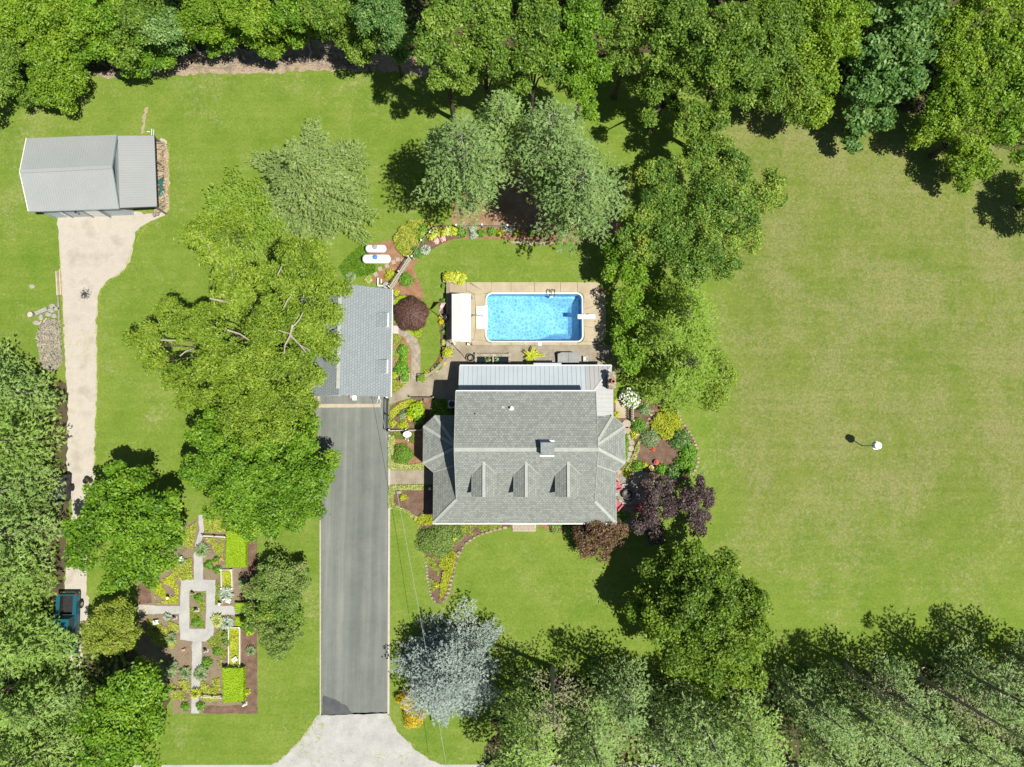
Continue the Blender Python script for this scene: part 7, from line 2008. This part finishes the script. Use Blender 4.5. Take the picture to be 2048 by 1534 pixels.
bush("golden_shrub", "bright golden yellow shrub at the foot of the blue cedar by the driveway", 812, 1400, 20, 1.5, L_GOLD, leaf=(.10, .035), dens=200)
bush("golden_shrub", "lower golden yellow shrub between the cedar and the gravel apron", 826, 1436, 22, 1.3, L_GOLD, leaf=(.10, .035), dens=200)
# dark mound trees right of the formal garden
blob_tree("viburnum", "large dark green rounded shrub tree on the lawn between formal garden and driveway", [(560, 1145, 42, 2.8), (525, 1175, 34, 2.6), (595, 1165, 30, 2.4), (580, 1195, 32, 2.6), (605, 1140, 20, 2.1)], L_DARKSH, base=(563, 1158), leaf=(.11, .05), dens=120, r0=.1, lr=.5)
blob_tree("viburnum", "middle mound of brighter leaves between the two dark shrub trees", [(545, 1222, 30, 2.4), (510, 1225, 26, 2.2), (590, 1230, 24, 2.2), (500, 1250, 18, 1.8)], L_MAG, base=(545, 1220), leaf=(.11, .055), dens=110, r0=.08, lr=.45)
blob_tree("viburnum", "lower dark feathery shrub tree on the lawn near the formal garden", [(558, 1275, 36, 2.3), (535, 1258, 24, 2.1), (585, 1268, 26, 2), (565, 1300, 20, 1.6)], L_DARKSH, base=(560, 1270), leaf=(.12, .038), dens=130, r0=.08, lr=.42)
# ---- pine belt along the road, lower right
GB = "thin pines of the lower right belt"
BK = dict(z0=.2, nw=11, nb=7, droop=.10, rise=.32, twig=.46, step=.36, needle=(.17, .044), k=4, top=.2, prof=.7, spread=.6, gap=.22)
BELT = [((1062, 1392), 14.2, 69.3, L_PINE_Y, "yellow green pine right of the cedar's lower side"), ((1040, 1472), 14.2, 67.2, L_PINE_Y, "low pine at the bottom edge right of the cedar"),
        ((1165, 1412), 14.2, 63, L_PINE, "pine below the sparse brown tree"), ((1235, 1347), 12.78, 54.6, L_PINE_B, "bluish pine left of the big round maple's foot"), ((1290, 1412), 14.2, 63, L_PINE, "pine under the lower left side of the big round maple"),
        ((1370, 1392), 14.2, 60.9, L_PINE, "pine directly below the big round maple"), ((1455, 1397), 14.2, 60.9, L_PINE_Y, "pine below the right side of the big round maple"), ((1560, 1357), 12.78, 52.5, L_PINE_B, "small bluish pine right of the maple at the lawn edge"),
        ((1650, 1372), 14.2, 60.9, L_PINE, "pine in the middle of the right belt beside a sunlit gap"), ((1735, 1347), 14.2, 56.7, L_PINE_B, "upright pine at the upper edge of the right belt"), ((1600, 1437), 14.2, 60.9, L_PINE, "pine at the bottom of the belt left of the leaning stems"),
        ((1720, 1432), 14.2, 60.9, L_PINE_B, "pine at the bottom of the belt under the leaning stems"), ((1840, 1422), 14.2, 60.9, L_PINE, "pine at the bottom right with dense light sprays"), ((1880, 1322), 14.2, 58.8, L_PINE_B, "tallest looking pine of the right belt with a pale stem"),
        ((1960, 1372), 14.2, 58.8, L_PINE, "pine near the right edge of the belt"), ((2010, 1302), 12.78, 54.6, L_PINE_B, "dark pine at the right edge beside the field"), ((1960, 1462), 14.2, 63, L_PINE, "pine in the bottom right corner"),
        ((1160, 1482), 12.78, 60.9, L_PINE, "low pine at the bottom edge under the sparse brown tree"), ((1360, 1482), 12.78, 63, L_PINE_B, "low pine at the bottom edge below the round maple"), ((1480, 1477), 12.78, 60.9, L_PINE, "low pine at the bottom edge in the middle of the belt")]
for b0, H, R, m, lb in BELT:
    rg = random.Random(lb)
    conifer_tree("belt_pine", lb, b0, H, R, m, group=GB, lean=(rg.uniform(-.9, .9), rg.uniform(-.5, .5)), **BK)
for b0, H, R, lb in (((1105, 1335), 13, 62, "sparse brownish tree with bare grey branches between cedar and round maple"), ((1830, 1350), 14, 58, "nearly bare leaning tree with pale stems in the right belt"), ((1950, 1320), 12, 50, "thin brown twiggy tree at the right end of the belt"), ((1690, 1330), 11, 42, "thin leaning brown tree at the top of the right belt")):
    rg = random.Random(lb)
    conifer_tree("sparse_tree", lb, b0, H, R, L_DRYPINE, group="sparse brownish trees of the lower right belt", bark=BARK_PALE, lean=(rg.uniform(-1.5, 1.5), -.8), **dict(BK, gap=.42, nw=9, rise=.8, droop=.15, twig=.3, needle=(.11, .03)))
for i, a in enumerate((1080, 1250, 1420, 1600, 1780, 1960, 2120)):
    conifer_tree("belt_pine", "pine standing beyond the bottom edge of the right belt", (a, 1590), 10, 66, L_PINE, group="pines beyond the bottom edge", **dict(BK, step=.45, k=5, needle=(.21, .055)))
for i, (a, b_) in enumerate(((2100, 1350), (2130, 1450))):
    conifer_tree("belt_pine", "pine standing beyond the right edge of the belt", (a, b_), 10, 66, L_PINE, group="pines beyond the right edge", **dict(BK, step=.45, k=5, needle=(.21, .055)))
for i, (a, b_) in enumerate(((1040, 1365), (1090, 1400), (1200, 1340), (1310, 1370), (1620, 1350), (1780, 1340), (1900, 1310))):
    bush("understory_shrub", ["dark shrub at the lawn edge right of the cedar", "dark shrub under the sparse brown tree", "dark shrub left of the round maple's shadow", "dark shrub below the round maple", "dark shrub beside the sunlit gap of the right belt", "dark shrub at the lawn edge in the right belt", "dark shrub at the upper right end of the belt"][i], a, b_, 20 + 3 * (i % 3), 1.4, L_DARKSH, group="understory shrubs of the lower right belt", leaf=(.13, .07), dens=70)

# ---- garden planting
def B(lb, px, py, r, h, m, nm="shrub", cat="shrub", **kw):
    return bush(nm, lb, px, py, r, h, m, cat, **kw)
# border north of the pool
cover("meadow_planting", "tall loose yellow green planting left of the hosta row", [(788, 478), (800, 458), (822, 444), (850, 440), (868, 448), (850, 472), (838, 490), (828, 510), (815, 518), (800, 506), (790, 494)], .7, L_GRASSY, 420, (.13, .04), upright=.4)
B("dark green rounded shrub at the top of the curved border", 846.5, 459, 11.5, .9, L_BOX)
B("blue green spreading juniper beside the wire fence", 833, 503, 12, .7, L_DEEP, "juniper")
B("upper green shrub in the curved border below the dark rounded one", 842, 478, 9, .6, L_BOX)
for i in range(6):
    hosta("hosta", ["leftmost clump", "second clump from the left", "third clump from the left", "third clump from the right", "second clump from the right", "rightmost clump"][i] + " of the yellow hosta row along the rail fence", 862 + i * 8.8, 465 - (i > 3) * 1 + (i < 1) * 8, 9.5, .55, L_VARIEG if i % 3 == 1 else L_LIME, "hosta", "yellow hostas along the rail fence", n=46)
for i, (a, b_) in enumerate(((872, 482), (885, 477))):
    B(["left", "right"][i] + " one of two pink flower clumps below the hosta row", a, b_, 6, .4, L_PINK, "pink_flowers", "flowers", dens=150, leaf=(.08, .06))
blades("silver_plant", "silvery spiky plant on the mulch beside the wire fence", 852, 501, 9.5, .45, L_SILVER, n=110, width=.05)
B("small green mound on the mulch near the picket fence", 840, 512, 5, .35, L_BOX, "mound_plant", "plant")
B("lower silver green mound touching the picket fence top", 826, 516, 4.5, .3, L_GREY, "mound_plant", "plant")
for i, (a, b_, r, m, lb) in enumerate(((923, 464, 11, L_BOX, "fresh green clump right of the hosta row"), (944, 458, 8, L_SILVER, "silver leaved plant against the rail fence, upper one of the pair"), (947, 470, 9, L_SILVER, "silver white plant below its twin in the flower border"), (963, 465, 9, L_BOX, "green clump in the pine shadow of the flower border"), (983, 463, 10, L_BOX, "bright green clump in the middle of the flower border"), (1000, 465, 8, L_LIME, "yellow green clump in the middle of the flower border"), (1010, 455, 7, L_SILVER, "pale silver clump near the rail fence at the border middle"), (1022, 460, 7, L_SILVER, "second pale silver clump near the rail fence at the border middle"), (1033, 466, 7, L_LIME, "small yellow green clump before the bare part of the border"), (1063, 465, 8, L_BOX, "dark green clump at the edge of the pine's drooping branches"), (1128, 466, 11, L_GREY, "grey green shrub in shade right of the drooping pine branch"), (1165, 464, 9, L_BOX, "green clump in deep shade at the right end of the border"))):
    B(lb, a, b_, r, .5, m, "border_plant", "plant")
for i, (a, b_) in enumerate(((905, 553), (916, 551), (926, 556), (912, 560), (922, 563))):
    hosta("hosta", ["upper left", "upper middle", "right", "lower left", "lower right"][i] + " clump of the yellow hosta group at the far left deck corner", a, b_, 8, .5, L_LIME, "hosta", "yellow hostas at the deck corner", n=42)
# tank area and garage
cover("long_grass", "deep green unmown grass wedge below the gas tanks", [(678, 535), (700, 510), (726, 490), (736, 500), (744, 520), (752, 530), (750, 545), (735, 552), (700, 556), (688, 552)], .28, L_GRASS, 620, (.12, .022), upright=.7)
B("lime green mound beside the stepping pavers", 780, 549, 12, .5, L_LIME, "lime_mound")
B("rounded mid green shrub right of the picket fence", 812, 558, 15, .9, L_BOX, leaf=(.09, .04))
B("small lime shrub at the lower end of the picket fence", 791, 585, 7, .5, L_LIME)
blades("yucca", "grey green spiky plant at the far garage corner", 703, 556, 10, .5, L_GREY, n=120, width=.04)
blades("daylily", "straw coloured daylily clump at the garage's far wall", 738, 560, 8, .4, L_VARIEG, n=120)
cover("ground_ivy", "bright green ground cover around the red domed maple", [(786, 603), (800, 592), (830, 594), (846, 606), (844, 625), (845, 662), (842, 676), (826, 672), (815, 662), (800, 652), (786, 645)], .22, L_HEDGE, 420, (.06, .04))
cover("bed_cover", "mixed yellow green low plants in the upper garage bed", [(785, 670), (800, 671), (812, 684), (818, 700), (816, 716), (802, 712), (792, 722), (785, 728)], .25, L_OLIVE, 360, (.07, .045), patchy=.25)
B("leafy green hydrangea in the middle of the garage bed", 806, 700, 11, .7, L_BOX, "hydrangea", leaf=(.11, .07))
B("lower leafy shrub of the garage bed below the hydrangea", 806, 718, 8, .6, L_BOX, "hydrangea", leaf=(.11, .07))
B("larger leafy green shrub at the lower end of the garage bed", 803, 739, 16, .7, L_BOX, "hydrangea", leaf=(.11, .07))
B("small lime shrub at the garage wall below the leafy shrub", 788, 750, 7, .5, L_LIME)
cover("daylily_bank", "green strappy ground cover between the garage wall and the terrace", [(784, 758), (802, 762), (812, 768), (800, 778), (784, 790)], .35, L_GRASSY, 420, (.11, .025), upright=.5)
# narrow deck bed and curved strip
for i, (a, b_, r, m, lb) in enumerate(((888, 601, 6, L_BOX, "uppermost green shrub in the shaded bed behind the canopy"), (887, 572, 4.5, L_BOX, "small green plant above the canopy's shaded bed"), (883, 645, 6.5, L_GOLD, "orange yellow flower clump beside the flagpole foot"), (881, 634, 3.5, L_GOLD, "small orange flower clump just above the flagpole foot"), (889, 664, 7, L_DARKSH, "lowest dark green shrub in the shaded bed behind the canopy"), (889, 650, 6, L_DARKSH, "dark green shrub below the grill in the shaded bed"), (888, 684, 6.5, L_VARIEG, "pale yellow flower clump at the lower end of the deck wall"))):
    B(lb, a, b_, r, .5, m, "bed_shrub")
for i, (a, b_, m) in enumerate(((884, 724, L_GOLD), (877, 733, L_BOX), (868, 741, L_VARIEG), (855, 747, L_LIME))):
    B(["topmost golden clump", "second, greener clump", "third, pale clump", "lowest lime clump"][i] + " of the strip along the curved wall", a, b_, 7.5, .35, m, "strip_plant", "plant")
# cottage bed
cover("edging_plants", "lime green edging plants along the terrace side of the cottage bed", [(781, 822), (800, 806), (822, 798), (832, 800), (826, 808), (805, 818), (790, 832), (781, 842)], .2, L_LIME, 480, (.06, .035))
B("large leafy mound in the middle of the cottage bed", 832, 822, 19, .9, L_HEDGE, "leafy_mound", leaf=(.12, .075), dens=110)
B("lower part leafy mound at the shadow edge of the cottage bed", 838, 838, 11, .7, L_BOX, "leafy_mound", leaf=(.12, .075), dens=110)
B("grey green mound on the driveway side of the cottage bed", 805, 830, 10, .5, L_GREY, "mound_plant", "plant")
B("small plant with yellow and orange blooms in the cottage bed", 819, 836, 5.5, .4, L_OLIVE, "flowering_plant", "flowers", flower=L_GOLD, nfl=22)
B("green clump at the lower driveway corner of the cottage bed", 785, 846, 7.5, .4, L_LIME, "mound_plant", "plant")
B("lime clump at the lower edge of the cottage bed", 806, 850, 10, .35, L_LIME, "mound_plant", "plant")
cover("shade_planting", "dark leafy planting in the shade beside the house wall", [(866, 800), (903, 800), (906, 830), (880, 834), (862, 828)], .45, L_BOX, 260, (.10, .06))
# dish bed, lamp bed
for nm, lb, pl in (("variegated_border", "pale yellow grass border left of the round juniper", [(777, 876), (789, 870), (790, 880), (787, 905), (788, 928), (777, 930)]), ("variegated_border", "pale yellow grass border below the round juniper", [(777, 929), (790, 926), (820, 929), (847, 926), (848, 938), (777, 938)]),
                   ("variegated_border", "pale yellow grass border under the front walk", [(777, 971), (846, 969), (847, 979), (792, 980), (788, 990), (788, 1008), (777, 1010)]), ("variegated_border", "pale grass border curving along the lower lamp bed", [(777, 1008), (790, 1006), (812, 1018), (836, 1034), (832, 1042), (815, 1026), (798, 1018), (778, 1016)])):
    cover(nm, lb, pl, .28, L_VARIEG, 620, (.11, .022), upright=.45)
cover("dish_bed_grass", "green turf patch round the satellite dish", [(778, 864), (828, 863), (829, 878), (828, 889), (812, 880), (790, 879), (782, 872)], .12, L_GRASS, 620, (.06, .02), upright=.4)
B("round dark green juniper in the bed beside the driveway", 804.5, 908, 21, .7, L_BOX, "juniper", leaf=(.08, .03), dens=260)
B("small lime shrub beside the grey boulder", 806, 994, 8, .4, L_LIME)
cover("daylily_bed", "bright green strappy plants at the house corner by the lamp bed", [(834, 1032), (846, 1028), (868, 1030), (868, 1048), (840, 1050), (828, 1040)], .4, L_LIME, 480, (.13, .026), upright=.5)
# front bed
B("large low dark juniper filling the front bed corner", 872, 1082, 38, 1.0, L_DARKSH, "juniper", leaf=(.10, .03), dens=260, sq=(1.0, .85))
B("second lobe of dark juniper nearer the house in the front bed", 898, 1068, 26, .8, L_DARKSH, "juniper", leaf=(.10, .03), dens=260)
B("tiny lime shrub in the front bed juniper", 909, 1077, 4.5, .9, L_LIME)
cover("creeping_cover", "reddish green creeping plants under the front eave", [(915, 1049), (1005, 1049), (1000, 1055), (965, 1063), (940, 1072), (925, 1070)], .25, L_OLIVE, 380, (.07, .04), patchy=.2)
cover("fern_patch", "bright lime ferny planting in the pointed front bed", [(880, 1112), (905, 1100), (914, 1110), (908, 1130), (900, 1158), (892, 1185), (880, 1200), (880, 1170), (888, 1140), (878, 1130)], .35, L_LIME, 420, (.12, .03), upright=.4)
cover("creeping_cover", "patchy olive creeping plants on the left of the pointed front bed", [(850, 1110), (876, 1118), (878, 1145), (870, 1180), (862, 1185), (857, 1150)], .15, L_OLIVE, 420, (.07, .04), patchy=.6)
B("small yellow plant in the tip of the pointed front bed", 873, 1170, 5.5, .35, L_LIME, "mound_plant", "plant")
B("low green shrub at the front wall right of the brick step", 1112, 1053, 14, .7, L_DARKSH)
B("dark shrub between the front step and the brown maple", 1138, 1060, 12, .8, L_DARKSH)
# east garden
B("blooming hydrangea covered in white flower heads at the east gate", 1262, 795, 21, 1.3, L_BOX, "white_hydrangea", flower=L_WHITE, nfl=170, dens=130, leaf=(.11, .07))
B("green rounded shrub beside the picket fence of the east garden", 1278, 851, 16, .8, L_BOX, leaf=(.08, .04))
B("grey blue shrub under the conifers in the east garden", 1290, 818, 13, .8, L_GREY)
B("lime mound below the green shrub on the side path", 1268, 870, 8, .4, L_LIME, "mound_plant", "plant")
cover("yellow_shrubs", "spreading bright yellow shrubs at the top of the east garden", [(1300, 845), (1315, 825), (1345, 822), (1362, 845), (1364, 860), (1345, 868), (1340, 878), (1325, 880), (1318, 868), (1302, 860)], .75, L_LIME, 420, (.10, .035), upright=.35)
cover("yellow_shrubs", "yellow green shrub fringe along the outer stones of the east garden", [(1318, 818), (1345, 812), (1360, 838), (1366, 856), (1352, 862), (1345, 842)], .7, L_LIME, 380, (.10, .035), upright=.35)
B("blue grey juniper with a brown hollow in the east garden", 1300, 876, 20, .7, L_GREY, "juniper", leaf=(.09, .03), dens=240)
B("dark leafy rhododendron at the outer rim of the east garden", 1363, 880, 22, 1.0, L_DEEP, "rhododendron", leaf=(.13, .05), dens=120)
B("second dark leafy shrub below the rhododendron", 1378, 905, 20, .9, L_BOX, "rhododendron", leaf=(.12, .05), dens=130)
B("third leafy shrub at the lower outer corner of the east garden", 1372, 930, 20, .9, L_BOX, "rhododendron", leaf=(.12, .05), dens=130)
B("shaded shrub between the rhododendrons and the purple tree", 1348, 945, 16, .8, L_DEEP, leaf=(.12, .05), dens=120)
B("deep green shrub left of the cream flower pot", 1274, 932, 12, .7, L_BOX)
B("deep green shrub right of the cream flower pot", 1322, 938, 12, .7, L_BOX)
B("lime clump between deep green shrub and cream pot", 1290, 930, 6, .4, L_LIME, "mound_plant", "plant")
B("single red flower plant in the middle of the east garden mulch", 1306, 899, 4, .3, L_REDF, "red_flower", "flowers", leaf=(.06, .05))
cover("edging_strip_plants", "yellow green edging strip along the side path stones", [(1274, 884), (1281, 876), (1278, 900), (1270, 922), (1258, 940), (1252, 936), (1264, 912)], .28, L_VARIEG, 560, (.09, .025), upright=.4)
cover("wall_plants", "narrow green strip along the east wing wall", [(1250, 868), (1255, 868), (1256, 900), (1254, 920), (1250, 922)], .25, L_BOX, 420, (.07, .04))
B("lime shrub at the east porch corner by the concrete pad", 1232, 829, 7, .5, L_LIME)
B("small lime shrub at the upper corner of the concrete pad", 1230, 800, 5, .5, L_LIME)
B("leafy lime clump at the foot of the edging strip", 1256, 946, 9, .4, L_LIME, "mound_plant", "plant")
B("shaded green shrub under the lower house eave by the fire pit", 1243, 1034, 14, .7, L_BOX)
B("small tan grass tuft below the fire pit", 1268, 1030, 9, .4, L_VARIEG, "grass_tuft", "plant")
# formal garden
hedge("clipped_hedge", "upper bright green clipped block hedge of the formal garden", [(452, 1062), (491, 1062), (491, 1136), (450, 1134)], .75, L_HEDGE, group="clipped block hedges")
hedge("clipped_hedge", "lower bright green clipped block hedge of the formal garden", [(444, 1336), (486, 1336), (487, 1403), (446, 1406)], .85, L_HEDGE, group="clipped block hedges")
hedge("clipped_hedge", "small clipped hedge above the right garden path end", [(470, 1206), (502, 1206), (502, 1224), (470, 1226)], .6, L_HEDGE, group="small clipped hedges")
hedge("clipped_hedge", "small clipped hedge below the right garden path end", [(470, 1234), (500, 1234), (500, 1252), (470, 1252)], .6, L_HEDGE, group="small clipped hedges")
cover("lime_bed", "low lime plants inside the small white frame", [(446, 1141), (463, 1141), (465, 1175), (447, 1175)], .25, L_LIME, 560, (.07, .035))
cover("lime_bed", "low bright lime plants inside the long white frame", [(461, 1255), (479, 1255), (479, 1329), (461, 1329)], .25, L_LIME, 620, (.07, .035))
for a, b_, r, lb in ((396, 1196, 8.5, "upper boxwood ball in the centre bed of the formal garden"), (392, 1245, 10.5, "lower boxwood ball in the centre bed of the formal garden"), (417, 1130, 9.5, "left boxwood ball beside the upper garden path"), (434, 1140, 9, "boxwood ball at the white corner post of the small frame"), (432, 1120, 6.5, "small boxwood beside the broken clay pots"), (433, 1303, 9.5, "boxwood ball level with the urn right of the lower path"), (413, 1325, 11, "larger boxwood ball right of the lower path above the iris"), (370, 1414, 9, "left boxwood ball at the garden's lower entrance"), (400, 1413, 9, "right boxwood ball at the garden's lower entrance"), (453, 1285, 9, "green bush left of the long lime bed, lower one"), (450, 1270, 8, "green bush left of the long lime bed, upper one")):
    B(lb, a, b_, r, .5, L_BOX if a not in (450, 453) else L_DARKSH, "boxwood", "shrub", leaf=(.06, .035), dens=300)
for a, b_, r, lb, m in ((407, 1100, 13, "grey green iris clump beside the upper garden path", L_GREY), (405, 1345, 13, "light green iris clump right of the lower garden path", L_GREY), (374, 1344, 11, "iris clump left of the lower path by the blue grey post", L_GREY), (348, 1332, 11, "iris clump at the edge of the broadleaf tree's shadow", L_GREY), (345, 1345, 9, "second iris clump below the first in the tree's shadow", L_GREY), (455, 1187, 13, "silver green flower clump above the right garden path", L_SILVER), (437, 1240, 12, "striped grassy clump just below the right garden path", L_VARIEG), (456, 1245, 12, "silvery grassy clump left of the small lower hedge", L_SILVER), (504, 1300, 9, "grey green clump in the mulch right of the long lime bed", L_GREY), (345, 1275, 10, "grey green iris clump in the left quarter of the garden", L_GREY), (337, 1232, 7, "small blue green clump under the left garden path", L_SILVER), (365, 1122, 8, "blue grey clump under the broadleaf tree at the upper garden", L_GREY), (488, 1165, 9, "pale green clump on the mulch beside the dark shrub tree", L_GREY)):
    blades("iris_clump", lb, a, b_, r, .5, m, "plant", n=int(r * r * 1.5), width=.035)
for nm, lb, pl, m, h, pt in (("meadow_cover", "yellowish patchy plants in the lower left quarter of the formal garden", [(296, 1240), (340, 1242), (358, 1250), (356, 1282), (345, 1298), (310, 1288), (296, 1270)], L_GRASSY, .16, .35), ("meadow_cover", "yellow green plants round the globe in the upper left quarter", [(310, 1165), (345, 1150), (358, 1165), (356, 1206), (312, 1207)], L_LIME, .18, .55), ("meadow_cover", "lime and tan plants at the top right quarter of the garden", [(412, 1076), (448, 1076), (448, 1122), (436, 1108), (420, 1096)], L_GRASSY, .22, .3), ("meadow_cover", "loose green plants under the broadleaf tree's lower edge", [(352, 1125), (384, 1115), (386, 1158), (364, 1160), (345, 1148)], L_GRASSY, .35, .0),
                             ("meadow_cover", "yellowish plants along the lower rails of the garden", [(344, 1362), (380, 1360), (382, 1400), (344, 1398)], L_GRASSY, .2, .2), ("meadow_cover", "yellow green plants between the lower path and the bright hedge", [(404, 1362), (440, 1356), (442, 1398), (420, 1404), (402, 1396)], L_GRASSY, .2, .25), ("meadow_cover", "patchy low plants in the centre bed", [(381, 1184), (411, 1184), (410, 1257), (381, 1256)], L_OLIVE, .1, .75), ("meadow_cover", "patchy plants right of the path ring", [(432, 1160), (446, 1178), (445, 1206), (432, 1208)], L_OLIVE, .14, .35), ("meadow_cover", "patchy plants right of the lower path", [(408, 1288), (445, 1255), (458, 1260), (458, 1300), (440, 1335), (425, 1300)], L_OLIVE, .12, .6),
                             ("meadow_cover", "lush plants beside the upper path under the maple", [(408, 1036), (450, 1040), (500, 1056), (455, 1062), (412, 1064)], L_GRASSY, .3, .0), ("meadow_cover", "lush plants left of the upper path", [(366, 1066), (394, 1040), (392, 1062), (386, 1098), (368, 1090)], L_GRASSY, .3, .0)):
    cover(nm, lb, pl, h, m, 480, (.095, .042), patchy=max(0, pt - .18), upright=.2)
B("small lime bush beside the mulch of the formal garden's right edge", 499, 1262, 9, .5, L_HEDGE)
cover("grass_fringe", "tan grass fringe along the upper hedge end", [(492, 1056), (504, 1056), (500, 1072), (493, 1074)], .35, L_VARIEG, 480, (.12, .02), upright=.5)
blades("entry_grass", "bright arching plant at the lower garden path gate", 395, 1384, 9, .6, L_LIME, n=110, width=.035)
B("lime clump at the lower right corner of the lower hedge", 493, 1385, 7, .4, L_LIME, "mound_plant", "plant")
# weeds and turf tufts scattered over lawn edges and gravel
rng = seed(); lv = Leaves()
edge = [(640, 1430, 600, 1480), (600, 1480, 560, 1520), (777, 1428, 801, 1468), (801, 1468, 862, 1520), (189, 946, 195, 760), (195, 760, 193, 640), (193, 640, 201, 578), (201, 578, 250, 539), (250, 539, 267, 490), (267, 490, 296, 446), (120, 512, 128, 690), (641, 1040, 642, 1430), (779, 1030, 777, 1430), (338, 285, 338, 420)]
for a, b_, c, d in edge:
    p, q_ = P(a, b_), P(c, d); n = int((q_ - p).length * 60)
    t_ = rng.random(n)[:, None]
    C = np.array(p)[None, :] * (1 - t_) + np.array(q_)[None, :] * t_ + rng.normal(size=(n, 3)) * np.array([.07, .07, 0]); C[:, 2] = .035
    lv.add(C, np.array([0, 0, 1]) + rng.normal(size=(n, 3)) * .7, rng.normal(size=(n, 3)) + np.array([0, 0, .6]), .07 * rng.uniform(.6, 1.4, n), .016, .5 + rng.normal(size=n) * .2)
for pl, n in (([(600, 1450), (650, 1440), (640, 1500), (590, 1520)], 500), ([(640, 1500), (830, 1505), (860, 1528), (560, 1528)], 350), ([(130, 660), (192, 660), (190, 740), (132, 730)], 420)):
    q_ = scatter(rng, gp(pl), 40)
    for x, y in q_:
        k = n // 40; C = np.stack([rng.normal(x, .12, k), rng.normal(y, .12, k), np.full(k, .03)], 1)
        lv.add(C, np.array([0, 0, 1]) + rng.normal(size=(k, 3)) * .6, rng.normal(size=(k, 3)), .05, .02, .5 + rng.normal(size=k) * .2)
tag(lv.build("edge_grass", L_GRASSY, (0, 0, 0)), "ragged grass and weeds along the lawn and gravel edges", "grass", kind="stuff")
print("LEAF FACES", NLEAF[0])
